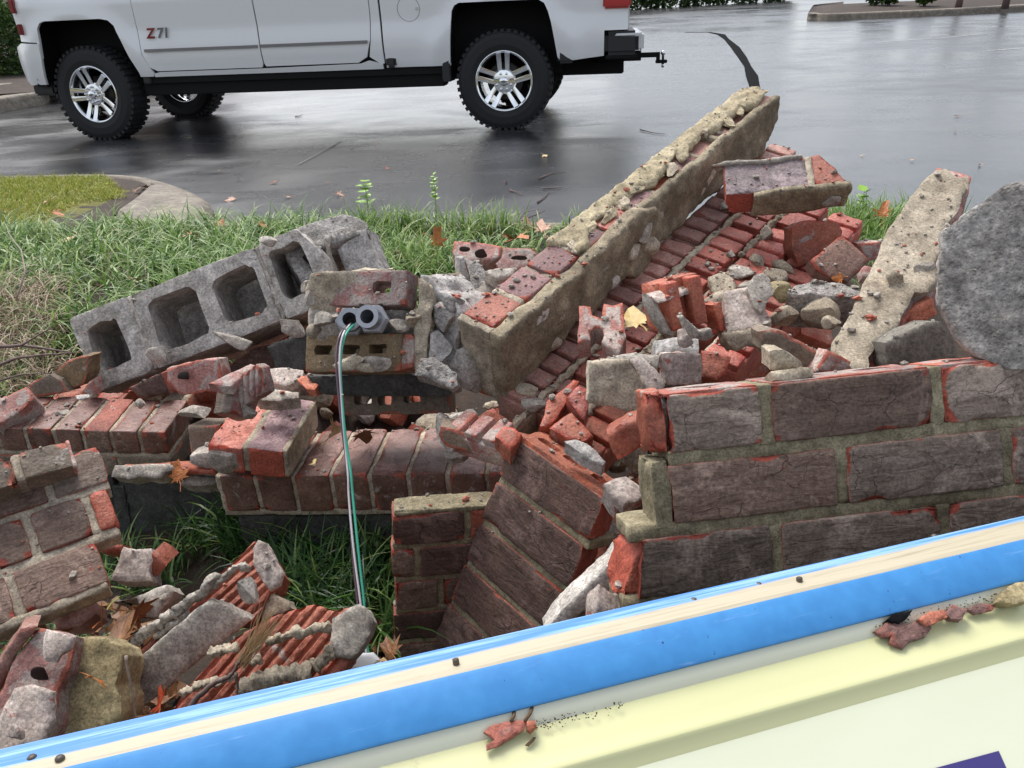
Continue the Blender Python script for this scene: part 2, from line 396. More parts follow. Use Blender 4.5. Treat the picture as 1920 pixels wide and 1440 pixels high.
# tar-filled crack running away across the lot
M_TAR = simple('tar_seam', (.010, .010, .011), .95, nz=.3, bump=.3, spec=.03)
def ribbon(name, pts, w, mat, dz=.004, jit=.25, kind='structure', parent=None):
    V = []; F = []
    for i, p in enumerate(pts):
        a = Vector(pts[max(i - 1, 0)][:2]); b = Vector(pts[min(i + 1, len(pts) - 1)][:2]); t = (b - a).normalized(); n = Vector((-t.y, t.x))
        ww = w * (1 + jit * rnd.uniform(-1, 1)); 
        for s in (-1, 1):
            q = Vector(p[:2]) + n * ww * s / 2; V.append((q.x, q.y, float(lot_z(q.x, q.y)) + dz))
        if i: F.append([2 * i - 2, 2 * i, 2 * i + 1, 2 * i - 1])
    me = mesh_from(name, V, F, False); o = obj(name, me, parent, mat); 
    if kind: tag(o, kind=kind)
    return o
def lot_px(px, py):
    r = W(px, py, 1) - cO; t = 0.5
    for _ in range(400):
        p = cO + r * t
        if p.z < float(lot_z(p.x, p.y)): break
        t *= 1.015
    return (p.x, p.y)
ribbon('tar_seam', [lot_px(*p) for p in [(1285, 62), (1330, 62), (1352, 66), (1362, 75), (1378, 90), (1392, 108), (1402, 125), (1410, 145), (1418, 175)]], .16, M_TAR, jit=.4)
M_LINE = simple('worn_white_paint', (.42, .42, .41), .5, nz=.35, ns=12)
for a, b in [((1643, 81), (1745, 73)), ((1560, 54), (1650, 49)), ((1850, 97), (1915, 92)), ((1752, 73), (1830, 67))]:
    A, B = Vector(lot_px(*a)), Vector(lot_px(*b)); ribbon('parking_line', [tuple(A + (B - A) * t) for t in np.linspace(0, 1, 12)], .05, M_LINE, .004, .5)
M_SEAM = simple('asphalt_joint', (.09, .085, .085), .6, nz=.3)
for a, b in [((560, 312), (640, 268)), ((640, 268), (740, 256))]:
    A, B = Vector(lot_px(*a)), Vector(lot_px(*b)); ribbon('asphalt_joint', [tuple(A + (B - A) * t) for t in np.linspace(0, 1, 14)], .014, M_SEAM, .004, .6)
# planting bed soil ------------------------------------------------
nb = NB('damp_soil'); co = nb.coords(0); n = nb.noise(co, 9, 6, .65); g = nb.noise(co, 160, 3)
c = nb.ramp(n, [(.3, (.018, .012, .008)), (.6, (.048, .030, .019)), (.75, (.08, .05, .03))]); c = nb.mix(.6, c, nb.ramp(g, [(.3, .5), (.7, 1.4)]), 'MULTIPLY')
nb.base(c); nb.rough(.9); nb.nrm(nb.bump(g, .6, .004, nb.bump(n, .5, .02))); M_SOIL = nb.m
poly_in = K_IN
kx = np.array([p[0] for p in K_IN]); ky = np.array([p[1] for p in K_IN])
def kerb_y(x):
    # innermost edge of the bed as a function of x (the island tip folds back, so use the nearer side there)
    return np.interp(x, [-14, -6, -3.29, -2.5, -2.06, -1.98, -1.6, -.7, .03, 1.45, 5, 12], [6.35, 5.6, 5.23, 5.12, 4.82, 4.0, 3.6, 3.48, 3.35, 3.14, 2.6, 1.65])
xs = np.linspace(-13, 11, 240); ts = np.linspace(0, 1, 90); V = []
for t in ts:
    for x in xs: y = -5 + (float(kerb_y(x)) + .03 + 5) * t; V.append((x, y, 0))
V = np.array(V); V[:, 2] = bed_z(V[:, 0], V[:, 1]) + .008 * fbm(V, 6, 3, 3)
I = np.arange(len(V)).reshape(len(ts), len(xs)); F = np.stack([I[:-1, :-1].ravel(), I[:-1, 1:].ravel(), I[1:, 1:].ravel(), I[1:, :-1].ravel()], 1)
tag(obj('ground', mesh_from('ground', V, F), None, M_SOIL), kind='structure')
# kerb -------------------------------------------------------------
M_KERB = stone('kerb_concrete', (.15, .13, .10), (.245, .215, .175), (.30, .27, .23), 5, 300, .35, .75, spots=(.14, .12, .10), spot_thr=(.63, .75), randv=.03)
def kerb(name, out, inn, h=.135, zf=lot_z, parent=None):
    # resample both rims, sweep a rounded section between them
    def res(P, n):
        P = np.array(P); d = np.concatenate([[0], np.cumsum(np.linalg.norm(np.diff(P, axis=0), axis=1))]); return P
    A, B = np.array(out, float), np.array(inn, float)
    def sm(P):
        for _ in range(2):
            Q = [P[0]]
            for i in range(len(P) - 1): Q += [P[i] * .75 + P[i + 1] * .25, P[i] * .25 + P[i + 1] * .75]
            Q.append(P[-1]); P = np.array(Q)
        return P
    A, B = sm(A), sm(B); n = len(A); V = []; F = []
    prof = [(-.03, -.05), (0.0, .0), (.02, h * .6), (.035, h * .85), (.07, h * .97), (.12, h), (.9, h + .005), (1, h - .02), (1, -.05)]
    for i in range(n):
        w = np.linalg.norm(B[i] - A[i]); d = (B[i] - A[i]) / max(w, 1e-6)
        for s, z in prof:
            q = A[i] + d * (s if s <= .12 else s * w); V.append((q[0], q[1], float(zf(*A[i])) + z))
    m = len(prof)
    for i in range(n - 1):
        for k in range(m - 1): F.append([i * m + k, i * m + k + 1, (i + 1) * m + k + 1, (i + 1) * m + k])
    return mesh_from(name, V, [f[::-1] for f in F])
tag(obj('kerb', kerb('kerb', K_OUT, K_IN), None, M_KERB), kind='structure')
# far islands -------------------------------------------------------
def far_island(name, outp, back, h, mat_top):
    me = kerb(name, outp, back, h); return tag(obj(name, me, None, M_KERB), kind='structure')
pa = [Vector(lot_px(x, y)) for x, y in [(1545, 38), (1600, 37.5), (1700, 33), (1800, 28.5), (1960, 20)]]
far_o = [tuple(pa[0] + Vector((-.2, .8)))] + [tuple(p) for p in pa] + [tuple(pa[-1] + Vector((12, 3)))]
far_i = [tuple(Vector(p) + Vector((.1 if k == 0 else -.3, 1.0 if k == 0 else .5)) + (Vector((1.4, .3)) if k == 0 else Vector((0, 0)))) for k, p in enumerate(far_o)]
tag(obj('far_kerb', kerb('far_kerb', far_o, far_i, .17), None, M_KERB), kind='structure')
# mulch mound behind the far kerb
V = []; F = []
for k, p in enumerate(far_i):
    for j in range(8):
        q = Vector(p) + Vector((.4, 1.0)) * j * .9; V.append((q.x, q.y, float(lot_z(q.x, q.y)) + .14 + .10 * math.sin(j / 7 * math.pi)))
    if k:
        for j in range(7): F.append([(k - 1) * 8 + j, k * 8 + j, k * 8 + j + 1, (k - 1) * 8 + j + 1])
tag(obj('mulch_bed', mesh_from('mulch_bed', V, F), None, M_SOIL), kind='structure')
# far left island with the pale concrete kerb
la = [tuple(lot_px(x, y)) for x, y in [(-160, 246), (-60, 226), (0, 214), (50, 203), (84, 197), (96, 190), (92, 182), (60, 176)]]
li = [tuple(Vector(p) + Vector(d)) for p, d in zip(la, [(-.3, .9), (-.3, .9), (-.3, .9), (-.35, .9), (-.6, .7), (-.9, .5), (-.9, .1), (-.5, -.4)])]
tag(obj('left_kerb', kerb('left_kerb', la, li, .17), None, M_KERB), kind='structure')
p0 = Vector(lot_px(0, 214))
V = [(p0.x - 6, p0.y - 1.0, 0), (p0.x + .35, p0.y + .85, 0), (p0.x + .3, p0.y + 6, 0), (p0.x - 8, p0.y + 6, 0)]
V = [(x, y, float(lot_z(x, y)) + .17) for x, y, _ in V]
tag(obj('left_bed', mesh_from('left_bed', V, [[0, 1, 2, 3]], False), None, M_SOIL), kind='structure')
# ================================================================== TRUCK
yaw = .1326
MT = Matrix.Identity(4); td = (-math.cos(yaw), math.sin(yaw), 0); tn = (-math.sin(yaw), -math.cos(yaw), 0)
for i in range(3): MT[i][0] = td[i]; MT[i][1] = tn[i]; MT[i][2] = (0, 0, 1)[i]; MT[i][3] = (.0408, 7.502, 0)[i]
M_PAINT = simple('white_car_paint', (.79, .79, .79), .28, coat=.6)
M_BLK = simple('black_plastic', (.012, .012, .013), .5)
M_DARKM = simple('dark_underbody_metal', (.008, .008, .008), .7, spec=.2)
M_TYRE = simple('tyre_rubber', (.018, .018, .019), .72, nz=.2, ns=60, bump=.2, spec=.35)
M_CHROME = simple('chrome', (.78, .79, .80), .10, 1.0)
M_RED = simple('red_lamp_lens', (.42, .010, .012), .12, coat=1.0)
M_REDD = simple('red_reflector', (.20, .008, .010), .2, coat=.5)
M_GLASS = simple('tinted_glass', (.01, .012, .013), .05, spec=.8)
M_GREY = simple('grey_badge', (.16, .16, .17), .3, .6)
M_SILV = simple('satin_chrome', (.62, .63, .65), .35, .6)
M_TRIM = simple('grey_body_moulding', (.20, .19, .19), .35)
truck = empty('pickup_truck', 'white crew cab pickup truck parked on the wet lot', 'pickup truck', MT)
def body_y(x, z):
    y = np.interp(z, [.40, .52, .60, .72, .80, .95, 1.05, 1.20, 1.32], [-.10, -.055, -.025, .0, .002, -.008, .0, .012, -.03])
    for cx in (0, 3.9):
        d = math.hypot(x - cx, (z - .42) * .95); y += .030 * max(0, 1 - abs(d - .64) / .16) ** 1.5 * (1 if z > .5 else 0)
    if x > 4.3: y -= (x - 4.3) ** 2 * 1.3
    if x < -.95: y -= (x + .95) ** 2 * .8
    return y
def side_panel(name, outline, mat, parent=truck, off=0.0, thick=.03, label=None, yf=body_y, step=.05):
    for side in (0, 1):
        bm = bmesh.new(); vs = [bm.verts.new((x, 0, z)) for x, z in outline]; bm.faces.new(vs)
        x0, x1 = min(p[0] for p in outline), max(p[0] for p in outline); z0, z1 = min(p[1] for p in outline), max(p[1] for p in outline)
        for k in range(1, int((x1 - x0) / step) + 1):
            bmesh.ops.bisect_plane(bm, geom=bm.verts[:] + bm.edges[:] + bm.faces[:], plane_co=(x0 + k * step, 0, 0), plane_no=(1, 0, 0))
        for k in range(1, int((z1 - z0) / .035) + 1):
            bmesh.ops.bisect_plane(bm, geom=bm.verts[:] + bm.edges[:] + bm.faces[:], plane_co=(0, 0, z0 + k * .035), plane_no=(0, 0, 1))
        for v in bm.verts: v.co.y = yf(v.co.x, v.co.z) + off
        bmesh.ops.recalc_face_normals(bm, faces=bm.faces[:])
        if sum(f.normal.y for f in bm.faces) < 0: bmesh.ops.reverse_faces(bm, faces=bm.faces[:])
        edge = [e for e in bm.edges if e.is_boundary]
        ret = bmesh.ops.extrude_edge_only(bm, edges=edge)
        for v in [g for g in ret['geom'] if isinstance(g, bmesh.types.BMVert)]: v.co.y -= thick
        if side:
            for v in bm.verts: v.co.y = -2.03 - v.co.y
            bmesh.ops.reverse_faces(bm, faces=bm.faces[:])
        me = bpy.data.meshes.new(name); bm.to_mesh(me); bm.free()
        me.polygons.foreach_set('use_smooth', [True] * len(me.polygons)); me.set_sharp_from_angle(angle=R(35))
        o = obj(name, me, parent, mat)
        if label and not side: o['label'] = label
        if not side: first = o
    return first
g_ = .006
# outlines in (x forward, z up)
arcF = [(3.39, .60), (3.44, .74), (3.482, .888), (3.515, 1.0), (3.56, 1.045), (3.63, 1.06), (4.18, 1.06), (4.225, 1.045), (4.258, 1.005), (4.30, .75), (4.35, .50)]
arcR = [(-.474, .60), (-.45, .75), (-.424, .886), (-.40, .97), (-.37, 1.03), (-.32, 1.06), (.36, 1.06), (.40, 1.04), (.424, 1.0), (.45, .8), (.47, .60)]
side_panel('front_fender', [(3.243, .591), (3.306, .761), (3.315, 1.0), (3.309, 1.30), (4.52, 1.26), (4.50, .90), (4.30, .885), (4.30, .75)] + arcF[:-1][::-1][1:] + [(3.39, .56), (3.25, .56)], M_PAINT)
side_panel('front_door', [(2.178 + g_, .64), (2.185 + g_, 1.28), (3.309 - g_, 1.28), (3.315 - g_, 1.0), (3.306 - g_, .761), (3.26, .64), (3.20, .605), (2.20, .605)], M_PAINT)
side_panel('rear_door', [(1.30, .615), (1.215, .66), (1.165, .806), (1.15, 1.0), (1.148, 1.28), (2.185 - g_, 1.28), (2.178 - g_, .64), (2.16, .612)], M_PAINT)
side_panel('rocker_panel', [(1.08, .555), (1.08, .60), (1.20, .63), (1.28, .607), (2.2, .597), (3.18, .597), (3.24, .585), (3.24, .555)], M_PAINT)
side_panel('cab_corner', [(1.064, .60), (1.068, 1.28), (1.148 - g_, 1.28), (1.15 - g_, 1.0), (1.165 - g_, .806), (1.19, .66), (1.10, .60)], M_PAINT, off=-.004)
side_panel('cargo_bed', [(1.048, .565), (1.048, 1.36), (-1.07, 1.36), (-1.072, .80), (-.874, .80), (-.872, .60), (-.62, .575), (-.50, .575)] + arcR + [(.47, .565)], M_PAINT)
# lower corner behind the front bumper and chrome-less white bumper
side_panel('front_bumper', [(4.36, .52), (4.30, .75), (4.285, .875), (4.50, .885), (4.60, .85), (4.62, .55), (4.58, .52)], M_PAINT, off=.01)
side_panel('body_moulding', [(1.19, .772), (1.19, .796), (2.17, .796), (2.17, .772)], M_TRIM, off=.014, step=.3)
side_panel('body_moulding', [(2.20, .770), (2.20, .794), (3.27, .794), (3.27, .770)], M_TRIM, off=.014, step=.3)
def part_box(name, x0, x1, y0, y1, z0, z1, mat, parent=truck, bev=.01, label=None):
    bm = bmesh.new(); bmesh.ops.create_cube(bm, size=1)
    for v in bm.verts: v.co = ((x0 + x1) / 2 + v.co.x * (x1 - x0), (y0 + y1) / 2 + v.co.y * (y1 - y0), (z0 + z1) / 2 + v.co.z * (z1 - z0))
    if bev: bmesh.ops.bevel(bm, geom=bm.edges[:], offset=bev, segments=2, affect='EDGES')
    me = bpy.data.meshes.new(name); bm.to_mesh(me); bm.free(); me.polygons.foreach_set('use_smooth', [True] * len(me.polygons)); me.set_sharp_from_angle(angle=R(40))
    o = obj(name, me, parent, mat)
    if label: o['label'] = label
    return o
# inner shell: dark structure inside the skin, with the wheel wells left open
def prism_x(name, sec, x0, x1, mat, parent=truck):
    V = [(x, y, z) for x in (x0, x1) for y, z in sec]; n = len(sec)
    F = [[i, (i + 1) % n, n + (i + 1) % n, n + i] for i in range(n)] + [list(range(n))[::-1], [n + i for i in range(n)]]
    return obj(name, mesh_from(name, V, F, False), parent, mat)
def inner(name, x0, x1, z0=.50, z1=1.24, w=.06):
    return part_box(name, x0, x1, -2.03 + w, -w, z0, z1, M_DARKM, bev=0)
inner('inner_body', .50, 3.36); inner('inner_body', -1.04, -.50, .62, 1.30); inner('inner_body', 4.36, 4.46)
part_box('wheel_well', -.50, .50, -2.03 + .40, -.40, .45, 1.30, M_DARKM, bev=0); part_box('wheel_well', 3.36, 4.36, -2.03 + .38, -.38, .45, 1.20, M_DARKM, bev=0)
for cx in (0, 3.93):
    for yy in ((-.40, -.035), (-1.995, -1.63)):
        V = []; F = []
        arc = [(-.50 + cx, .56), (-.47 + cx, .9), (-.40 + cx, 1.05), (-.30 + cx, 1.09), (.30 + cx, 1.09), (.40 + cx, 1.05), (.47 + cx, .9), (.50 + cx, .56)]
        for x, z in arc: V += [(x, yy[0], z), (x, yy[1], z)]
        F = [[2 * i, 2 * i + 2, 2 * i + 3, 2 * i + 1] for i in range(len(arc) - 1)]
        obj('wheel_arch_liner', mesh_from('wheel_arch_liner', V, F), truck, M_BLK)
part_box('frame_rail', .55, 3.42, -.30, -.10, .39, .53, M_DARKM); part_box('frame_rail', .55, 3.42, -1.93, -1.73, .39, .53, M_DARKM)
part_box('frame_rail', -1.05, 4.3, -.62, -.50, .42, .62, M_DARKM); part_box('frame_rail', -1.05, 4.3, -1.53, -1.41, .42, .62, M_DARKM)
part_box('axle', -.06, .06, -1.75, -.28, .36, .48, M_DARKM, bev=.03); part_box('differential', -.18, .18, -1.2, -.85, .26, .52, M_DARKM, bev=.06); part_box('axle', 3.84, 3.96, -1.75, -.28, .36, .46, M_DARKM, bev=.03)
part_box('mud_flap', .475, .55, -.30, -.02, .43, .64, M_BLK); part_box('fender_plug', .955, 1.045, -.06, .004, .565, .66, M_BLK, bev=.02)
part_box('bed_sill', -.62, -.475, -.28, -.01, .55, .68, M_BLK, bev=.02); part_box('mud_flap', 3.30, 3.38, -.28, -.04, .50, .64, M_BLK)
part_box('air_dam', 4.33, 4.55, -1.9, -.10, .42, .53, M_BLK, bev=.02)
# bed walls, tailgate, cab, hood, glass
part_box('tailgate', -1.085, -1.045, -1.94, -.09, .80, 1.36, M_PAINT, bev=.012)
part_box('bed_floor', -1.03, 1.04, -1.96, -.07, 1.31, 1.33, M_BLK, bev=0)
def loft(name, secs, mat, parent=truck):
    n = len(secs[0]); V = [p for s in secs for p in s]; F = []
    for i in range(len(secs) - 1):
        for k in range(n): F.append([i * n + k, i * n + (k + 1) % n, (i + 1) * n + (k + 1) % n, (i + 1) * n + k])
    F.append(list(range(n))[::-1]); F.append([(len(secs) - 1) * n + k for k in range(n)])
    return obj(name, mesh_from(name, V, F, False), parent, mat)
def ring(z, x0, x1, ins):
    c_ = .12; y0, y1 = -2.03 + ins, -ins
    return [(x0, y0 + c_, z), (x0 + c_, y0, z), (x1 - c_, y0, z), (x1, y0 + c_, z), (x1, y1 - c_, z), (x1 - c_, y1, z), (x0 + c_, y1, z), (x0, y1 - c_, z)]
loft('cab', [ring(1.26, 1.07, 3.35, .05), ring(1.32, 1.08, 3.33, .07)], M_PAINT)
loft('window_glass', [ring(1.32, 1.10, 3.30, .075), ring(1.80, 1.25, 2.72, .20)], M_GLASS)
loft('roof', [ring(1.80, 1.22, 2.72, .195), ring(1.88, 1.30, 2.60, .26), ring(1.90, 1.45, 2.45, .40)], M_PAINT)
for x in (1.16, 2.15, 3.2):
    V, F = tube_geo([(x, -.07, 1.31), (x - (.0 if x < 2 else (.05 if x < 3 else .52)) + (.10 if x < 1.5 else 0), -.205, 1.81)], .035, 6); obj('pillar', mesh_from('pillar', V, F), truck, M_PAINT)
loft('hood', [ring(1.22, 3.33, 4.50, .04), ring(1.30, 3.33, 4.46, .10), ring(1.34, 3.33, 4.38, .30)], M_PAINT)
part_box('grille', 4.46, 4.53, -1.75, -.28, .88, 1.22, M_CHROME, bev=.02)
part_box('bumper_face', 4.46, 4.64, -1.90, -.13, .55, .86, M_PAINT, bev=.05)
# headlamp strip with the dark red markers
part_box('side_marker', 4.425, 4.462, -.06, .012, .955, 1.045, M_REDD, bev=.006); part_box('side_marker', 4.44, 4.485, -.055, .012, 1.135, 1.25, M_REDD, bev=.006)
# tail lamp, rear bumper, hitch
tl_ = part_box('tail_lamp', -1.095, -.862, -.10, .022, .965, 1.36, M_RED, bev=.018); part_box('reverse_lens', -1.10, -.95, -.06, .026, 1.13, 1.20, simple('lens_clear', (.6, .6, .6), .1), tl_, .01)
part_box('tail_lamp', -1.095, -.862, -2.052, -1.93, .965, 1.36, M_RED, bev=.018)
rb_ = part_box('rear_bumper', -1.17, -.874, -2.0, .012, .60, .79, M_BLK, bev=.035)
part_box('bumper_cap', -1.195, -.965, -2.01, .022, .745, .772, M_SILV, rb_, .01); part_box('bumper_cap', -1.21, -1.165, -2.01, .02, .63, .775, M_SILV, rb_, .018); part_box('bumper_base', -1.16, -.88, -1.9, -.02, .568, .605, M_DARKM, rb_, .01)
V, F = tube_geo([(-.70, -.75, .52), (-.80, -.5, .55), (-.85, -.3, .57)], .035, 8); obj('exhaust_pipe', mesh_from('exhaust_pipe', V, F), truck, M_DARKM)
h_ = part_box('hitch_receiver', -1.22, -.95, -1.06, -.97, .50, .59, M_DARKM, bev=.005)
part_box('ball_mount', -1.38, -1.20, -1.045, -.985, .525, .57, M_DARKM, h_, .005); part_box('ball_mount', -1.47, -1.36, -1.05, -.98, .47, .50, M_DARKM, h_, .005); part_box('ball_mount', -1.40, -1.365, -1.045, -.985, .47, .57, M_DARKM, h_, .003)
V, F = lathe([(0.0, .0), (.012, .0), (.012, .04), (.018, .045), (.024, .06), (.018, .078), (.0, .084)], 12); V = [(x - 1.43, z - 1.015, y + .50) for x, y, z in V]; obj('hitch_ball', mesh_from('hitch_ball', V, F), h_, M_CHROME)
V, F = tube_geo([(-1.43, -1.015, .47), (-1.43, -1.015, .43)], .014, 6); obj('hitch_ball_nut', mesh_from('hitch_ball_nut', V, F), h_, M_CHROME)
# fuel door ring
V = []; F = []
for k in range(40):
    a = 2 * math.pi * k / 40
    for r_ in (.096, .0995): x, z = .80 + r_ * math.cos(a), 1.03 + r_ * math.sin(a); V.append((x, body_y(x, z) + .0015, z))
    F.append([2 * k, 2 * k + 1, (2 * k + 3) % 80, (2 * k + 2) % 80])
obj('fuel_door', mesh_from('fuel_door', V, F, False), truck, M_GREY)
part_box('fuel_door_latch', .715, .74, -.01, .008, 1.02, 1.045, M_CHROME, bev=.004)
# badge Z71 on the front door
def text(name, s, size, mat, mw, parent, ext=.002, shear=.2):
    cu = bpy.data.curves.new(name, 'FONT'); cu.body = s; cu.size = size; cu.extrude = ext; cu.shear = shear; cu.offset = size * .03
    o = bpy.data.objects.new('t', cu); COL.objects.link(o); dg = bpy.context.evaluated_depsgraph_get(); dg.update(); me = bpy.data.meshes.new_from_object(o.evaluated_get(dg)); bpy.data.objects.remove(o); me.materials.clear(); return obj(name, me, parent, mat, mw)
FB = Matrix(((-1, 0, 0, 0), (0, 0, 1, 0), (0, 1, 0, 0), (0, 0, 0, 1)))
text('badge_letter', 'Z', .115, M_REDD, T(3.225, .012, .885) @ FB, truck); text('badge_number', '71', .115, M_GREY, T(3.125, .012, .885) @ FB, truck)
# wheels -------------------------------------------------------------
def make_wheel():
    Rr = .42
    prof = [(.235, -.035), (.25, -.012), (.30, .004), (.36, -.002), (.395, -.018), (.408, -.035), (.412, -.05), (.412, -.22), (.408, -.235), (.36, -.268), (.30, -.272), (.24, -.24)]
    V, F = lathe(prof, 64, True); V = [Vector(v) for v in V]
    ty = [(np.array([v[:] for v in V]), F, None)]
    for k in range(44):       # tread and shoulder lugs
        a = 2 * math.pi * k / 44
        for s in (0, 1):
            x0, x1 = (.395, .424); y0, y1 = ((-.075, -.012) if s == 0 else (-.255, -.19)); w = .017
            b, f, _ = rough_box(x1 - x0, y1 - y0, w * 2, .03, 0, 60, 0, .01, 1, r=.003)
            b = b + [x0, y0, -w]; ca, sa = math.cos(a + s * .07), math.sin(a + s * .07)
            ty.append((np.stack([b[:, 0] * ca - b[:, 2] * sa, b[:, 1], b[:, 0] * sa + b[:, 2] * ca], 1), f[:, ::-1], None))
        for s in range(2):
            b, f, _ = rough_box(.026, .05, .034, .03, 0, 60, 0, .01, 1, r=.003); b = b + [.398, -.135 + -.052 * s + .025 * (k % 2) - .01, -.017]; ca, sa = math.cos(a), math.sin(a)
            ty.append((np.stack([b[:, 0] * ca - b[:, 2] * sa, b[:, 1], b[:, 0] * sa + b[:, 2] * ca], 1), f[:, ::-1], None))
    V, F, _ = join(ty); tyre = mesh_from('tyre', V, F, False)
    V, F = lathe([(.222, -.235), (.222, -.05), (.232, -.022), (.246, -.004), (.256, -.010), (.256, -.03), (.240, -.06), (.240, -.235)], 56, True)
    barrel = mesh_from('rim', V, F)
    sp = []
    for k in range(10):
        pair = k // 2; a = 2 * math.pi * pair / 5 + (.165 if k % 2 else -.165) + math.pi / 2
        b, f, _ = rough_box(.165, .030, .036, .02, 0, 60, 0, .01, 1, r=.006)
        b = b + [.07, -.045, -.018]; t_ = (b[:, 0] - .07) / .165; b[:, 1] += .012 - .014 * (1 - t_) + .012 * t_ ** 3; b[:, 2] *= (1 + .25 * t_)
        off = (.020 if k % 2 else -.020) * (1 - t_); b[:, 2] += off
        ca, sa = math.cos(a), math.sin(a); sp.append((np.stack([b[:, 0] * ca - b[:, 2] * sa, b[:, 1], b[:, 0] * sa + b[:, 2] * ca], 1), f[:, ::-1], None))
    V, F = lathe([(0, -.004), (.05, -.004), (.092, -.010), (.108, -.028), (.10, -.06), (0, -.06)], 32); sp.append((np.array(V), F, None))
    V, F, _ = join(sp); spokes = mesh_from('spokes', V, F, True); spokes.set_sharp_from_angle(angle=R(40))
    V, F = lathe([(0, .022), (.028, .022), (.036, .018), (.040, .006), (.042, -.01)], 24); cap = mesh_from('hub_cap', V, F); cap.set_sharp_from_angle(angle=R(40))
    nut = []
    for k in range(8):
        a = 2 * math.pi * (k + .5) / 8; V, F = lathe([(0, .02), (.008, .02), (.0115, .014), (.0115, -.01)], 6); nut.append((np.array(V) + [.068 * math.cos(a), 0, .068 * math.sin(a)], F, None))
    NV = [(n_, f_) for n_, f_, _ in nut]
    V, F = lathe([(0, -.12), (.15, -.12), (.16, -.10), (.155, -.09), (0, -.09)], 32); disc = mesh_from('brake_disc', V, F)
    # hub emblem: a plain cross-shaped bow
    V = [(-.026, .0235, -.006), (-.010, .0235, -.006), (-.009, .0235, -.011), (.012, .0235, -.011), (.011, .0235, -.006), (.026, .0235, -.006), (.023, .0235, .006), (.010, .0235, .006), (.009, .0235, .011), (-.012, .0235, .011), (-.011, .0235, .006), (-.023, .0235, .006)]
    emb = mesh_from('hub_emblem', V, [list(range(12))], False)
    return tyre, barrel, spokes, cap, NV, disc, emb
WH = make_wheel(); M_DISC = simple('brake_steel', (.05, .045, .04), .5, .8)
nutmes = [mesh_from('lug_nut', v, f) for v, f in WH[4]]
def wheel(mw, label=None):
    t = obj('wheel', WH[0], truck, M_TYRE, mw)
    if label: t['label'] = label
    rim = obj('rim', WH[1], t, M_CHROME); obj('spokes', WH[2], t, M_CHROME); obj('hub_cap', WH[3], t, M_CHROME); obj('brake_disc', WH[5], t, M_DISC); obj('hub_emblem', WH[6], t, M_GREY)
    for m_ in nutmes: obj('lug_nut', m_, t, M_CHROME)
wheel(T(0, -.005, .42)); wheel(T(3.9, -.02, .42) @ Rz(-7) @ Ry(17))
wheel(T(0, -2.025, .42) @ Rz(180)); wheel(T(3.9, -2.01, .42) @ Rz(173))
# ================================================================== PILE
_bc = {}
def brick_me(l, h, d, seed=0, cell=.008, cuts=(), chip=.006, amp=.0012, mats=None, big=0.0):
    key = (round(l, 3), round(h, 3), round(d, 3), seed, cell, str(cuts), chip, amp, big, mats[0].name if mats else '')
    if key not in _bc:
        V, F, w = rough_box(l, d, h, cell, amp, 55, chip, .012, seed, cuts, big=big)
        _bc[key] = mesh_from('brick', V, F, True, w, mats)
    return _bc[key]
def holed(l, h, d, seed, holes, axis='z', cell=.008, cuts=(), chip=.006, mats=None, amp=.0014):
    """brick with through holes: holes = (cx, cy, rx, ry, roundness) in the plane across the given axis"""
    V, F, w = rough_box(l, d, h, cell, amp, 55, chip, .012, seed, cuts)
    me = mesh_from('brick', V, F, True, w, mats)
    o = bpy.data.objects.new('tmp', me); COL.objects.link(o); tmp = []
    for (cx, cy, rx, ry, rr) in holes:
        n = 20; pts = []
        for k in range(n):
            a = 2 * math.pi * k / n; e = 2 / (2 + 6 * (1 - rr)); ca, sa = math.cos(a), math.sin(a)
            pts.append((cx + rx * math.copysign(abs(ca) ** e, ca) * (1 + rnd.uniform(-.06, .06)), cy + ry * math.copysign(abs(sa) ** e, sa) * (1 + rnd.uniform(-.08, .08))))
        H = {'z': h, 'y': d, 'x': l}[axis]; VV = []
        for s in (-.02, H + .02):
            for a, b in pts: VV.append({'z': (a, b, s), 'y': (a, s, b), 'x': (s, a, b)}[axis])
        FF = [[i, (i + 1) % n, n + (i + 1) % n, n + i] for i in range(n)] + [list(range(n))[::-1], [n + i for i in range(n)]]
        bm = bmesh.new(); vv = [bm.verts.new(p) for p in VV]
        for f in FF: bm.faces.new([vv[i] for i in f])
        bmesh.ops.recalc_face_normals(bm, faces=bm.faces[:]); m2 = bpy.data.meshes.new('c'); bm.to_mesh(m2); bm.free()
        c = bpy.data.objects.new('tmpc', m2); COL.objects.link(c); tmp.append(c)
        md = o.modifiers.new('b', 'BOOLEAN'); md.operation = 'DIFFERENCE'; md.object = c; md.solver = 'EXACT'
    dg = bpy.context.evaluated_depsgraph_get(); dg.update()
    r = bpy.data.meshes.new_from_object(o.evaluated_get(dg))
    for t in tmp + [o]: bpy.data.objects.remove(t)
    r.name = 'brick'; r.set_sharp_from_angle(angle=R(50))
    return r
def mortar_me(boxes, seed=0, cell=.006, amp=.0022, mats=None):
    ps = []
    for k, (x0, x1, y0, y1, z0, z1) in enumerate(boxes):
        V, F, w = rough_box(x1 - x0, y1 - y0, z1 - z0, max(cell, (x1 - x0) / 60), amp, 110, .003, .006, seed + k, r=.002); ps.append((V + [x0, y0, z0], F, w * 0))
    V, F, w = join(ps); return mesh_from('mortar', V, F, True, w, mats)
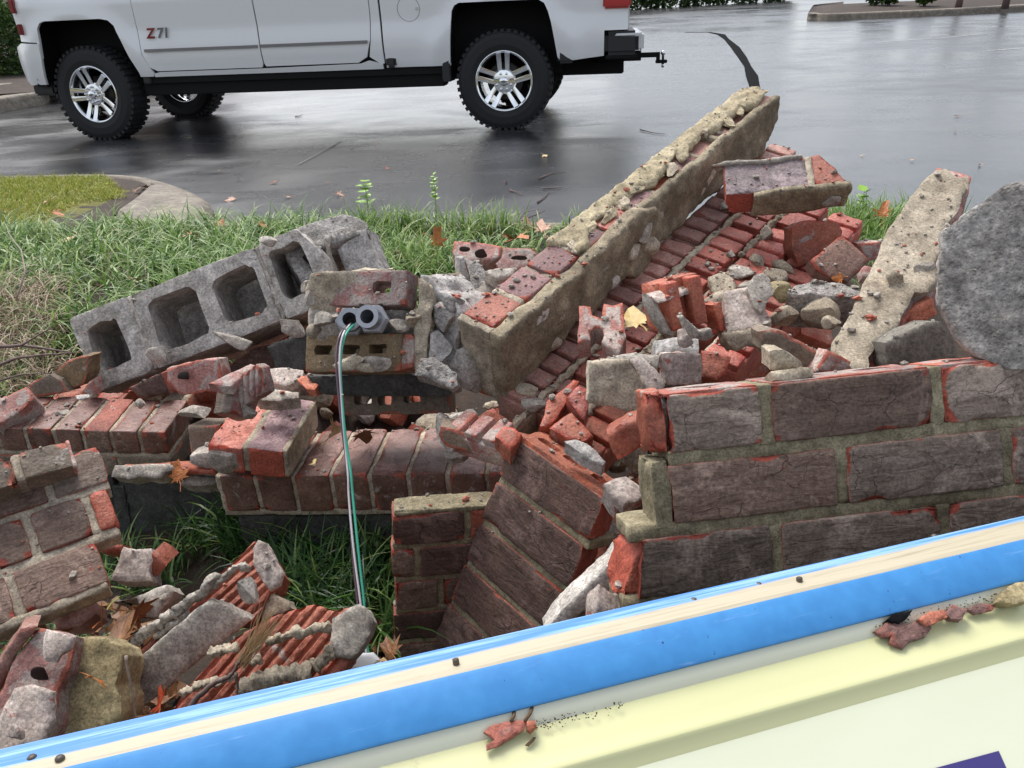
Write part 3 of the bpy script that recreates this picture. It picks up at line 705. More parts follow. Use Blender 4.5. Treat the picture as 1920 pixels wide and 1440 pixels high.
def masonry(name, label, cat, M, rows, h, j, d, bmats, mmat, seed=0, recess=.004, cell=.008, group=None, chip=.006, flush_back=True, top_mortar=False, bottom_mortar=False):
    """rows = list of (z, [(x0, x1, opts)]) ; local x along, y inwards, z up"""
    root = empty(name, label, cat, M, group); boxes = []; rows = sorted(rows, key=lambda r_: r_[0])
    for ri, (z, bs) in enumerate(rows):
        for bi, (x0, x1, o_) in enumerate(bs):
            sd = seed + ri * 7 + bi * 3; mt = o_.get('mat') or bmats[(ri * 3 + bi * 5 + seed) % len(bmats)]
            hh = o_.get('h', h)
            me = brick_me(x1 - x0, hh, d, sd, cell, tuple(o_.get('cuts', ())), o_.get('chip', chip), mats=[mt])
            b = obj('brick', me, root, None, T(x0 + 0, o_.get('y', 0) + rnd.uniform(-.0008, .0008), z) @ Ry(rnd.uniform(-.3, .3)))
            if bi and abs(x0 - bs[bi - 1][1]) < .03: boxes.append((bs[bi - 1][1] - .003, x0 + .003, recess, d - .004, z - .001, z + hh + .001))
        X0, X1 = bs[0][0], bs[-1][1]
        if ri + 1 < len(rows): nx0, nx1 = rows[ri + 1][1][0][0], rows[ri + 1][1][-1][1]; boxes.append((min(X0, nx0) + .004, max(X1, nx1) - .004, recess + .0005, d - .003, z + h - .003, z + h + j + .003))
        elif top_mortar: boxes.append((X0 + .003, X1 - .003, .002, d - .002, z + h - .003, z + h + j))
        if ri == 0 and bottom_mortar: boxes.append((X0 + .003, X1 - .003, .002, d - .002, z - j, z + .003))
    obj('mortar', mortar_me(boxes, seed, mats=[mmat]), root)
    return root
def pose(o, x, y, z, s=1.0):
    o = Vector(o); o = cO + (o - cO) * s; m = Matrix.Identity(4)
    for i in range(3): m[i][0] = x[i]; m[i][1] = y[i]; m[i][2] = z[i]; m[i][3] = o[i]
    return m

def frame_px(p0, px_, pz_):
    o = W(*p0); x = (W(*px_) - o).normalized(); z = W(*pz_) - o; z = (z - x * z.dot(x)).normalized(); y = z.cross(x); m = Matrix.Identity(4)
    for i in range(3): m[i][0] = x[i]; m[i][1] = y[i]; m[i][2] = z[i]; m[i][3] = o[i]
    return m

# ---- irregular solids with a traced outline, real thickness and roughened faces
def poly_solid(P, thick, cell=.008, seed=0, amp=.003, ns=40, rib=None, bev=.004, taper=.0, fine=.0008):
    bm = bmesh.new(); P = [Vector((p[0], 0, p[1])) for p in P]
    # ragged outline: midpoint displacement
    for it in range(3):
        Q = []
        for i, a in enumerate(P):
            b = P[(i + 1) % len(P)]; L = (b - a).length; Q.append(a)
            if L > cell * 1.6:
                n = Vector((-(b - a).z, 0, (b - a).x)) / max(L, 1e-6); Q.append((a + b) / 2 + n * rnd.uniform(-1, 1) * min(L * .05, .0035) * (1 if it else .8))
        P = Q
    f = bm.faces.new([bm.verts.new(p) for p in P]); 
    if f.normal.y > 0 or True:
        bmesh.ops.recalc_face_normals(bm, faces=bm.faces[:])
        bm.normal_update()
        if bm.faces[:][0].normal.y > 0: bmesh.ops.reverse_faces(bm, faces=bm.faces[:])
    xs = [p.x for p in P]; zs = [p.z for p in P]
    k = min(xs) + cell
    while k < max(xs): bmesh.ops.bisect_plane(bm, geom=bm.verts[:] + bm.edges[:] + bm.faces[:], plane_co=(k, 0, 0), plane_no=(1, 0, 0)); k += cell
    k = min(zs) + cell
    while k < max(zs): bmesh.ops.bisect_plane(bm, geom=bm.verts[:] + bm.edges[:] + bm.faces[:], plane_co=(0, 0, k), plane_no=(0, 0, 1)); k += cell
    bmesh.ops.remove_doubles(bm, verts=bm.verts[:], dist=cell * .12)
    front = bm.verts[:]; cen = sum((v.co for v in front), Vector()) / len(front)
    bd = set(v for e in bm.edges if e.is_boundary for v in e.verts); bdk = [v.co.copy() for v in bd]
    nlay = max(1, int(round(thick / (cell * 1.3)))); edges = [e for e in bm.edges if e.is_boundary]; back = None
    lay = {v: 0 for v in front}
    cur = edges
    for li in range(nlay):
        ret = bmesh.ops.extrude_edge_only(bm, edges=cur); nv = [g for g in ret['geom'] if isinstance(g, bmesh.types.BMVert)]; cur = [g for g in ret['geom'] if isinstance(g, bmesh.types.BMEdge) and all(v in nv for v in g.verts)]
        for v in nv: v.co.y += thick / nlay; v.co.x += (cen.x - v.co.x) * taper / nlay; v.co.z += (cen.z - v.co.z) * taper / nlay; lay[v] = li + 1
    bmesh.ops.holes_fill(bm, edges=cur, sides=0)
    bmesh.ops.recalc_face_normals(bm, faces=bm.faces[:])
    bm.verts.index_update(); V = np.array([v.co[:] for v in bm.verts]); L_ = np.array([lay.get(v, 0) for v in bm.verts])
    isb = np.array([v in bd for v in bm.verts]); F = [[v.index for v in f_.verts] for f_ in bm.faces]; bm.free()
    BD = np.array([p[:] for p in bdk]); off = seed * 1.7
    d = np.full(len(V), 9.0)
    for i0 in range(0, len(V), 2000): d[i0:i0 + 2000] = np.sqrt(((V[i0:i0 + 2000, None, [0, 2]] - BD[None, :, [0, 2]]) ** 2).sum(2)).min(1)
    fr = L_ == 0; V2 = V.copy()
    n = fbm(V + off, ns, 4, seed) * amp + fbm(V + off, ns * 3.3, 3, seed + 4) * fine * 2
    V2[fr, 1] += n[fr]
    e = np.clip(1 - d / bev, 0, 1); V2[fr, 1] += (e[fr] ** 2) * bev * .6
    if rib is not None:
        ang, pitch, dep = rib[:3]; u = V[:, 0] * math.cos(R(ang)) + V[:, 2] * math.sin(R(ang)); ph = (u / pitch) % 1.0
        g = np.clip((np.abs(ph - .5) - .28) / .10, 0, 1); V2[fr, 1] += g[fr] * dep
    side = ~fr; nn = np.stack([fbm(V + off + 5, ns * .7, 3, seed + 7), np.zeros(len(V)), fbm(V + off + 9, ns * .7, 3, seed + 8)], 1)
    V2[side] += nn[side] * amp * 1.2
    w = np.clip(1 - d / .010, 0, 1) * np.clip(fbm(V + off, 25, 3, seed + 2) + .55, 0, 1)
    return V2, F, np.where(side, .15, w)
def shard(name, label, cat, poly, Z, mat, thick=.03, tip=0, turn=0, ang=0, group=None, parent=None, root=None, seed=None, cell=None, **kw):
    """solid whose front face fills the pixel polygon on a plane through depth Z"""
    global _sid
    _sid = globals().get('_sid', 100) + 1
    cx = sum(p[0] for p in poly) / len(poly); cy = sum(p[1] for p in poly) / len(poly)
    M = T(*W(cx, cy, Z)) @ CB @ Rx(tip if 0 <= tip < 18 else -tip) @ Rz(turn) @ Ry(-ang); Mi = M.inverted(); o = Mi @ cO; L = []
    for p in poly:
        r = Mi.to_3x3() @ (W(p[0], p[1], 1) - cO); t = -o.y / r.y; q = o + r * t; L.append((q.x, q.z))
    ext = max(max(q[0] for q in L) - min(q[0] for q in L), max(q[1] for q in L) - min(q[1] for q in L))
    V, F, w = poly_solid(L, thick, cell or max(.0055, ext / 42), seed or _sid, **kw)
    me = mesh_from(name, V, F, True, w, [mat]); me.set_sharp_from_angle(angle=R(55))
    if root is not None:
        o_ = obj(name, me, root, None, root.matrix_world.inverted() @ M); 
        if label: o_['label'] = label
        return o_
    o_ = obj(name, me, None, None, M); return tag(o_, label, cat, group)
def part_lump(name, root, px, py, Z, size, mat, seed, ang=0, sub=3, **kw):
    V, F, w = lump(*size, seed=seed, sub=sub, **kw); me = mesh_from(name, V, F, True, w, [mat]); me.set_sharp_from_angle(angle=R(38))
    return obj(name, me, root, None, root.matrix_world.inverted() @ view(px, py, Z, ang))
def rock(name, label, cat, px, py, Z, size, mat, seed, ang=0, tip=20, group=None, sub=4, **kw):
    V, F, w = lump(*size, seed=seed, sub=sub, **kw); me = mesh_from(name, V, F, True, w, [mat]); me.set_sharp_from_angle(angle=R(38))
    return tag(obj(name, me, None, None, view(px, py, Z, ang, tip)), label, cat, group)

bpy.context.view_layer.update()
# ---------------------------------------------------------------- standing stub of brick wall on the right
MRW = pose((.1768, .7569, .4091), (.9957, .0895, .0238), (-.0743, .9258, -.3706), (-.0552, .3672, .9285))
hb, jb = .0674, .0132; pb = hb + jb
rows = []
cutL = lambda x, a=.006: ((x, 0, 0), (-1, 0, 0), a, 45)
for k in range(-5, 2):
    z = k * pb
    if k % 2: xs = [(-.002, .113), (.126, .317), (.330, .524), (.537, .731), (.744, .90)]
    else: xs = [(0, .1965), (.2095, .3977), (.411, .605), (.618, .812), (.825, .90)]
    if k == -1: xs[0] = (-.055, .113)
    if k <= -2: xs[0] = (xs[0][0] - .05 - .01 * (-k), xs[0][1])
    rows.append((z, [(a, b, dict(cuts=[((.006 + .004 * (k % 2), 0, 0), (-1, .1, .1 * (k % 3 - 1)), .008, 40)] if i == 0 else [])) for i, (a, b) in enumerate(xs)]))
RW = masonry('standing_brick_wall', 'low standing remnant of dark brick wall behind the blue sign edge', 'brick wall', MRW, rows, hb, jb, .086, [M_BFACE, M_BFACE, M_BFACE2, M_BFACE], M_MORTAR_W, 3, recess=.003, cell=.0055)
# pale pink broken top bed with the core slots
tp = 1 * pb + hb
for k, (a, b) in enumerate([(.002, .112), (.128, .316), (.332, .522)]):
    n_ = 2 if b - a > .15 else 1
    hl = [(.055 + .085 * q, .043, .026, .010, .8) for q in range(n_)]
    me = holed(b - a, .006, .082, 60 + k, hl, 'z', .006, (), .003, [M_BPINK]); obj('brick_top', me, RW, None, T(a, .003, tp - .0035))['label'] = 'pale pink sheared brick bed with long core slots'
V, F, w = lump(.022, .05, .062, 5, 3, 6, .1, .05); obj('mortar_lump', mesh_from('mortar_lump', V, F, True, w, [M_CMU_L]), RW, None, T(.004, .035, pb + .038))
V, F, w = rough_box(.022, .07, hb + .012, .006, .003, 70, .006, .012, 12); obj('mortar_end', mesh_from('mortar_end', V, F, True, w, [M_MORTAR_W]), RW, None, T(-.020, .002, -.004))
for z_, s_, lab in ((1 * pb, 91, None), (-pb - .002, 93, None)):
    me = brick_me(.022 if z_ > 0 else .052, hb + .006, .06, s_, .006, () if z_ > 0 else (((.010, 0, 0), (-1, -.25, .35), .010, 40), ((.02, 0, .06), (-.5, 0, 1), .006, 50)), .012, .003, [M_BRED], .003); obj('broken_end', me, RW, None, T(-.018 if z_ > 0 else -.070, .006 if z_ > 0 else .012, z_))
V, F, w = lump(.055, .05, .085, 8, 4, 7, .12, .06); obj('mortar_lump', mesh_from('mortar_lump', V, F, True, w, [M_MORTAR_P]), RW, None, T(-.080, .02, -2.0 * pb + .055))

# ---------------------------------------------------------------- L-shaped chunk fallen into the middle
MCC = pose((-.0311, 1.1082, .2688), (.6515, -.7404, -.1657), (.6548, .659, -.37), (.3831, .1325, .9141))
rows = []
for k in range(-4, 1):
    rows.append((k * .08 + .005, [(0.0, .205 if k > -3 else .19, dict(cuts=[((.20 if k > -3 else .185, 0, 0), (1, .2, .1), .008, 35)]))]))
rows[-1][1][0][2]['mat'] = M_BROWN
CC = masonry('corner_brick_chunk', 'dark corner chunk of brown brick courses tipped over in the middle of the pile', 'wall chunk', MCC, rows, .070, .010, .072, [M_BROWN], M_MORTAR_W, 20, recess=.0035, cell=.0065)
me = holed(.20, .016, .072, 71, [(.045, .036, .023, .0095, .7), (.100, .036, .023, .0095, .7), (.155, .036, .019, .009, .8)], 'z', .006, (), .006, [M_BORANGE])
obj('brick_top', me, CC, None, T(.002, .001, .0675))['label'] = 'bright orange brick bed with three long core slots'
# return leg
MW2 = MCC @ Matrix(((0, 0, 0, 0), (0, 0, 0, 0), (0, 0, 0, 0), (0, 0, 0, 1))) if False else None
def sub_rows(root, Mloc, rows, h, d, mats, seed, mm, rec=.0035, jj=.010, cell=.0065):
    boxes = []
    rows = sorted(rows, key=lambda r_: r_[0])
    for ri, (z, bs) in enumerate(rows):
        for bi, (x0, x1, mt) in enumerate(bs):
            obj('brick', brick_me(x1 - x0, h, d, seed + ri * 5 + bi, cell, mats=[mt or mats[(ri + bi) % len(mats)]]), root, None, Mloc @ T(x0, rnd.uniform(-.0008, .0008), z))
            if bi: boxes.append((bs[bi - 1][1] - .003, x0 + .003, rec, d - .004, z - .001, z + h + .001))
        if ri + 1 < len(rows):
            n_ = rows[ri + 1][1]; boxes.append((min(bs[0][0], n_[0][0]) + .004, max(bs[-1][1], n_[-1][1]) - .003, rec + .0004, d - .003, z + h - .003, z + h + jj + .003))
        else: boxes.append((bs[0][0] + .003, bs[-1][1] - .003, .002, d - .003, z + h - .003, z + h + jj * .8))
    obj('mortar', mortar_me(boxes, seed, mats=[mm]), root, None, Mloc)
ML = MCC.inverted() @ frame_px((744, 1146, 1.36), (860, 1136, 1.375), (747, 1003, 1.30))
sub_rows(CC, ML, [(.132, [(0, .117, None), (.127, .175, M_BRED)]), (.066, [(-.004, .034, None), (.043, .150, None)]), (.0, [(-.002, .070, None), (.079, .13, None)]), (-.066, [(-.006, .105, None)]), (-.132, [(-.01, .09, None)])], .057, .05, [M_BFACE2, M_BROWN, M_BFACE2], 40, M_MORTAR_W, jj=.009)

# ---------------------------------------------------------------- leaning chunk at the left edge
MLW = pose((-.666, 1.118, .268), (.952, .03, .30), (.238, .536, -.81), (-.19, .84, .505))
MLW = frame_px((-10, 1077, 1.15), (196, 1000, 1.22), (-6, 920, 1.21))
LW = masonry('leaning_brick_chunk', 'leaning chunk of red brown brickwork cut off by the left edge', 'wall chunk', MLW,
    [(-.074, [(-.16, .010, {}), (.021, .132, dict(cuts=[((.128, 0, 0), (1, 0, .1), .008, 40)], mat=M_BFACE2))]),
     (.006, [(-.14, .0, {}), (.006, .052, dict(mat=M_BFACE2)), (.063, .135, {}), (.145, .172, dict(mat=M_BRED, cuts=[((.02, 0, 0), (1, 0, -.3), .012, 45)]))]),
     (.083, [(-.09, .093, dict(mat=M_BFACE2)), (.104, .182, dict(mat=M_BFACE, cuts=[((.075, 0, 0), (1, .1, -.15), .008, 45)]))])],
    .068, .0105, .045, [M_BFACE2], M_MORTAR, 55, cell=.0065, bottom_mortar=True)
M2 = frame_px((47, 897, 1.19), (127, 876, 1.22), (42, 846, 1.21))
TL = empty('broken_brick_row', 'short row of two grey bricks lying along the top of the left chunk', 'wall chunk', M2)
obj('brick', holed(.066, .046, .075, 73, [(.022, .023, .010, .009, .6), (.052, .026, .010, .009, .6)], 'x', .006, (), .005, [M_GREYBR]), TL)
obj('brick', brick_me(.080, .046, .075, 74, .007, (), .010, mats=[M_GREYBR]), TL, None, T(-.090, 0, -.006))
obj('mortar', mortar_me([(-.012, .002, .004, .070, .0, .046)], 75, mats=[M_MORTAR]), TL)
obj('brick_end', brick_me(.006, .048, .074, 76, .006, (), .004, .001, [M_BPINK]), TL, None, T(.064, .001, -.001))['label'] = 'pink broken brick end with three ragged core holes'

# ---------------------------------------------------------------- rowlock caps of the surviving base
MCL = pose((-1.015, 1.685, .095), (.997, -.01, -.07), (.012, .998, .062), (.07, -.063, .995), .9)
def rowlock(name, label, M, x0, n, pitch, b, h, mats, seed, reps=None, skip=()):
    root = empty(name, label, 'brick coping', M); boxes = []
    for k in range(n):
        if k in skip: continue
        x = x0 + k * pitch; m = mats[(k * 3 + seed) % len(mats)]
        c_ = [((0, b, 0), (0, 1, 0), .006, 30)] if k % 2 else []
        obj('brick', brick_me(pitch - .009, h, b, seed + k % 4, .008, tuple(c_), .004, .0014, [m]), root, None, T(x, rnd.uniform(-.001, .001), -h + rnd.uniform(-.001, .0015)))
        boxes.append((x - .0105, x + .0015, .003, b - .006, -h + .002, -.003))
    boxes.append((x0 - .008, x0 + n * pitch - .012, .004, b - .004, -h - .012, -h + .003))
    obj('mortar', mortar_me(boxes, seed, mats=[M_MORTAR]), root)
    return root
CL = rowlock('brick_coping', 'row of cracked rowlock bricks still capping the left base wall', MCL, -.603, 13, .0603, .14, .056, [M_CAPR, M_CAPR, M_BFACE2, M_CAPR], 80)
sub_rows(CL, Matrix.Identity(4), [(-.116, [(-.45, -.30, None), (-.29, -.12, None), (-.11, .055, None), (.063, .175, None)])], .050, .13, [M_GREYBR], 86, M_MORTAR)
MCM = pose((-.4375, 1.3782, .1324), (.9797, -.1784, .091), (.1726, .9826, .0687), (-.1017, -.0516, .9935))
MCM = frame_px((555, 891, 1.59), (843, 888, 1.56), (553, 845, 1.62)); MCM = T(*MCM.translation) @ MCM.to_3x3().to_4x4()
_m = MCM.to_3x3(); xx = _m.col[0]; zz = (Vector((0, 0, 1)) - xx * xx.z).normalized(); MCM = frame(MCM.translation, xx, zz.cross(xx))
CM = rowlock('brick_coping', 'row of dim rowlock bricks capping the middle base above the long grass', MCM, -.16, 8, .078, .19, .085, [M_CAPR, M_BFACE2, M_CAPR], 90)
sub_rows(CM, T(0, .015, 0), [(-.27, [(-.15, .09, None), (.10, .33, None), (.34, .46, None)])], .165, .15, [M_DARKCON], 88, M_DARKCON)  # course and joints share the near-black colour painted for shade
# block course of the base, under both caps
M_b = frame(MCL @ Vector((-.10, .012, -.315)), MCL.to_3x3().col[0], Vector((0, 1, 0)))
BB = empty('base_block_course', 'shade-dark concrete block course under the left coping', 'block wall', M_b)  # blocks coloured near black as if in the coping's shade
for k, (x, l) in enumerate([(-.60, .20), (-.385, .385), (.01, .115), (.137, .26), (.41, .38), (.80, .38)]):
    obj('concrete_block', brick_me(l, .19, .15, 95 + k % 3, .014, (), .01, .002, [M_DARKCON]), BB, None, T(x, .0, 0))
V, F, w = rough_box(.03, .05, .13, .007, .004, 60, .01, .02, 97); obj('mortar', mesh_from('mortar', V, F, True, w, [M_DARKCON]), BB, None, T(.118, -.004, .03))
shard('mortar_ledge', None, None, [(207, 893), (240, 898), (262, 893), (300, 895), (310, 885), (330, 880), (325, 868), (215, 872)], 1.60, M_MORTAR_G, .05, 20, root=BB)
shard('brick_sliver', 'thin dark red sliver of brick', None, [(214, 884), (300, 878), (402, 880), (405, 892), (330, 893), (214, 892)], 1.62, M_BRED, .05, 10, root=BB)
shard('cap_piece', 'grey olive brick', None, [(352, 800), (412, 797), (398, 838), (400, 868), (362, 866)], 1.68, M_GREYBR, .09, 8, root=BB)
shard('mortar_ledge', None, None, [(355, 855), (393, 850), (412, 866), (405, 880), (372, 876), (356, 868)], 1.62, M_MORTAR_G, .05, 15, root=BB)
shard('mortar_ledge', None, None, [(335, 905), (362, 888), (395, 892), (408, 900), (400, 908), (352, 910)], 1.64, M_MORTAR_G, .05, 25, root=BB)

# ---------------------------------------------------------------- two bricks joined, lying on the middle coping
MTW = pose((-.595, 1.364, .217), (.987, -.117, -.11), (.129, .985, .112), (.095, -.125, .988))
M_TWL = brick_mat('coral_cracked_brick', (.42, .11, .075), (.54, .19, .14), (.40, .12, .085), (.50, .20, .15), edge=(.55, .09, .05), residue=.4, coat_axis=2)
M_TWR = brick_mat('mauve_cracked_brick', (.30, .065, .035), (.40, .10, .06), (.20, .12, .12), (.33, .22, .22), edge=(.46, .10, .06), residue=.2, coat_axis=2)
for m_ in (M_TWL, M_TWR): 
    for n_ in m_.node_tree.nodes:
        if n_.type == 'MATH' and n_.operation == 'LESS_THAN': n_.operation = 'GREATER_THAN'; n_.inputs[1].default_value = .6
TW = empty('brick_pair', 'coral brick and mauve brick still mortared together on the coping', 'brick', MTW)
obj('brick', brick_me(.071, .062, .184, 101, .006, (), .004, mats=[M_TWL]), TW, None, T(0, 0, -.066))['label'] = 'coral pink cracked brick'
obj('brick', brick_me(.070, .066, .184, 102, .006, (), .004, mats=[M_TWR]), TW, None, T(.082, 0, -.066))['label'] = 'mauve cracked brick with orange end'
for b_ in ((.069, .084, .003, .18, -.062, -.002), (.150, .160, .002, .182, -.064, .001)): obj('mortar', mortar_me([b_], 103, mats=[M_MORTAR]), TW)
obj('mortar_lump', mesh_from('mortar_lump', *(lambda q: (q[0], q[1], True, q[2]))(lump(.075, .022, .068, 6, 4, 4, .06, .04)), [M_MORTAR_G]), TW, None, T(.036, -.001, -.036))
rock('mortar_pebble', 'round grey mortar pebble resting on the coral brick', 'pebble', 465, 771, 1.50, (.034, .034, .032), M_MORTAR_G, 4, 0, sub=3)
# fix the cap materials: coat on the top face
for n_ in M_CAPR.node_tree.nodes:
    if n_.type == 'MATH' and n_.operation == 'LESS_THAN': n_.operation = 'GREATER_THAN'; n_.inputs[1].default_value = .6

# ---------------------------------------------------------------- hollow concrete blocks, a tilted run
MCB = pose((-1.0471, 1.8107, .3303), (.9471, .1356, .2908), (.0063, .8983, -.4393), (-.3208, .4179, .85))
CR = empty('concrete_block_run', 'tilted run of hollow grey concrete blocks lying open cores forward', 'concrete block', MCB)
def cmu(x0, x1, z0, z1, d, holes, seed, cuts=(), cell=.011):
    me = holed(x1 - x0, z1 - z0, d, seed, [((a + b) / 2 - x0, (c + e) / 2 - z0, (b - a) / 2, (e - c) / 2, .38) for a, b, c, e in holes], 'y', cell, cuts, .008, [M_CMU], .002)
    return obj('concrete_block', me, CR, None, T(x0, 0, z0))
cmu(0, .150, -.19, 0, .16, [(.028, .108, -.152, -.038)], 111)
cmu(.156, .475, -.19, 0, .16, [(.183, .308, -.155, -.032), (.345, .456, -.155, -.035)], 112)
cmu(.481, .625, -.19, .004, .16, [(.497, .580, -.150, -.022)], 113, (((.125, 0, .15), (1, 0, .5), .008, 30),))
for k, (a_, b_) in enumerate([(.004, .30), (.305, .56)]): obj('concrete_block', brick_me(b_ - a_, .185, .08, 118 + k, .02, (), .006, .002, [M_CMU]), CR, None, T(a_, .163, -.188))
for a_ in (.148, .473): obj('mortar', mortar_me([(a_, a_ + .010, .001, .15, -.188, -.002)], 114, .01, .004, [M_MORTAR_G]), CR)
for px_, py_, s_ in ((292, 668, (.05, .016, .045)), (440, 640, (.11, .02, .03)), (548, 610, (.075, .03, .05)), (505, 450, (.05, .03, .03)), (575, 540, (.03, .03, .04))):
    part_lump('mortar_lump', CR, px_, py_, 1.86, s_, M_MORTAR_G, int(px_), -20)
HB = empty('broken_half_block', 'broken half of a concrete block with bare webs showing behind the run', 'concrete block', view(620, 460, 1.98))
bpy.context.view_layer.update()
shard('face_shell', 'rough dark upper shell', None, [(517, 442), (560, 425), (600, 412), (640, 402), (668, 405), (688, 418), (692, 438), (650, 446), (605, 460), (575, 470), (566, 482), (590, 512), (596, 520), (588, 560), (560, 520), (535, 480)], 1.96, M_ROUGHCON, .12, 28, root=HB, amp=.006)
shard('web', None, None, [(560, 470), (608, 452), (618, 460), (622, 480), (634, 508), (598, 512), (575, 486)], 1.985, M_CMU_L, .05, 0, 25, root=HB, amp=.0015)
shard('web', None, None, [(622, 450), (686, 428), (694, 460), (716, 508), (648, 510), (636, 480)], 1.98, M_CMU_L, .10, 0, -10, root=HB, amp=.0015)
shard('mortar', None, None, [(606, 448), (622, 442), (618, 462), (622, 482), (634, 510), (622, 510), (612, 478)], 1.96, M_MORTAR_G, .015, 0, root=HB)

# ---------------------------------------------------------------- brick and mortar lump that holds the conduits
MC1 = pose((-.3903, 1.3877, .3467), (.9492, -.2992, .0975), (.3074, .8152, -.4908), (.0674, .4959, .8658))
MC2 = pose((-.3785, 1.4367, .4605), (.9563, -.2842, .0685), (.2759, .7999, -.533), (.0966, .5287, .8433))
CN = empty('conduit_masonry_lump', 'lump of bricks and mortar gripping two conduit ends above the hanging wires', 'wall chunk', MC1)
RT = lambda m: MC1.inverted() @ m
o_ = obj('brick', holed(.20, .070, .055, 121, [(.038, .042, .019, .009, .35), (.096, .042, .019, .009, .35), (.152, .042, .019, .009, .35)], 'y', .0055, (), .004, [M_BTAN]), CN); o_['label'] = 'yellow brown brick bed with three slots'
obj('brick', holed(.200, .066, .052, 122, [(.151, .034, .018, .011, .3), (.112, -.004, .006, .008, .5), (.151, -.004, .005, .008, .5)], 'y', .0055, (), .006, [M_BPINK]), CN, None, RT(MC2) @ T(.0, 0, 0))['label'] = 'pink brick bed with one open core hole'
obj('brick_side', brick_me(.026, .070, .06, 123, .006, (), .005, mats=[M_BPINK]), CN, None, T(.197, .004, .001))
shard('mortar_crust', None, None, [(583, 512), (620, 509), (680, 507), (735, 504), (722, 522), (702, 530), (690, 545), (668, 560), (655, 578), (628, 585), (595, 590), (580, 575), (574, 548)], 1.49, M_MORTAR, .03, 12, root=CN, amp=.006)
shard('mortar_bed', None, None, [(582, 580), (640, 585), (760, 578), (782, 590), (790, 640), (700, 634), (600, 640), (580, 615)], 1.50, M_MORTAR_G, .10, 5, root=CN, amp=.008)
for k, (x_, y_, s_) in enumerate([(605, 602, (.045, .04, .035)), (590, 622, (.03, .03, .03)), (745, 612, (.05, .03, .028)), (775, 598, (.04, .04, .035)), (630, 595, (.03, .03, .02)), (655, 680, (.06, .014, .030)), (705, 680, (.055, .014, .034)), (683, 688, (.05, .012, .02)), (580, 560, (.02, .03, .03))]):
    part_lump('mortar_lump', CN, x_, y_, 1.46 if k < 5 else (1.43 if k < 8 else 1.47), s_, M_MORTAR if k % 2 else M_MORTAR_G, 130 + k)
shard('concrete_flank', 'torn grey concrete along the right side', None, [(786, 515), (806, 520), (822, 545), (845, 560), (866, 585), (864, 605), (852, 640), (850, 672), (858, 700), (855, 722), (842, 722), (800, 702), (776, 700), (774, 640), (783, 600), (788, 560)], 1.48, M_CMU_L, .13, 8, -30, root=CN, amp=.010)
shard('mortar_flank', None, None, [(783, 520), (802, 530), (812, 560), (808, 600), (800, 650), (795, 690), (780, 700), (772, 660), (778, 610), (784, 570)], 1.45, M_MORTAR, .04, 0, -10, root=CN, amp=.008)
shard('concrete_toe', None, None, [(790, 672), (812, 668), (856, 700), (858, 722), (846, 728), (815, 712), (776, 702)], 1.42, M_ROUGHCON, .04, 20, -10, root=CN, amp=.006)
for (x_, y_, s_, m_) in [(830, 600, (.06, .05, .07), M_ROUGHCON), (822, 650, (.05, .05, .06), M_CMU_L), (850, 575, (.05, .05, .045), M_ROUGHCON), (795, 600, (.035, .04, .05), M_MORTAR), (790, 650, (.035, .04, .05), M_MORTAR)]:
    part_lump('mortar_lump', CN, x_, y_, 1.47, s_, m_, int(x_ + y_), 30, amp=.12, fine=.06)
# underside, its shade painted as near-black concrete, with a second holed brick
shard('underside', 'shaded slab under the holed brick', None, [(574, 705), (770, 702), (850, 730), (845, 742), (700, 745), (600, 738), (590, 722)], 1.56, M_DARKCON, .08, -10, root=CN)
MU = frame_px((640, 780, 1.62), (850, 775, 1.60), (638, 722, 1.62))
obj('brick', holed(.225, .062, .06, 125, [(.045, .032, .018, .010, .5), (.09, .030, .014, .011, .6), (.146, .034, .017, .011, .3)], 'y', .007, (), .006, [M_GREYBR]), CN, None, RT(MU))['label'] = 'shaded grey brick with three cores under the lump'
# conduits
M_PVC = simple('grey_pvc', (.33, .35, .38), .38, nz=.12, ns=40)
def conduit(label, px_, py_, Z, mw):
    V1, F1 = lathe([(.0125, -.030), (.0125, .12), (.0185, .12), (.0185, -.026), (.0205, -.028), (.0205, -.0005), (.018, -.003), (.0125, -.030)], 28)
    root = obj('conduit_end', mesh_from('conduit_end', V1, F1, True), None, M_PVC, None); root.matrix_world = mw; root.data.set_sharp_from_angle(angle=R(40)); tag(root, label, 'conduit', 'conduit ends')
    V2, F2 = lathe([(.0205, -.006), (.0265, -.006), (.0275, -.003), (.0275, .016), (.0265, .02), (.0185, .02)], 6); o = obj('locknut', mesh_from('locknut', V2, F2, False), root, M_PVC)
    V3, F3 = lathe([(.0125, -.030), (.0205, -.030), (.0205, -.004), (.0125, -.004)], 28, True); obj('bushing', mesh_from('bushing', V3, F3, True), root, M_PVC).data.set_sharp_from_angle(angle=R(40))
    return root
cf = lambda px_, py_, Z, yw, el: T(*W(px_, py_, Z)) @ CB @ Rz(yw) @ Rx(el)
conduit('grey hexagonal conduit end with the coloured wires coming out', 657, 603, 1.40, cf(657, 603, 1.455, 8, -4))
conduit('empty pale grey hexagonal conduit end beside the wired one', 697, 597, 1.38, cf(698, 598, 1.435, -8, -4))
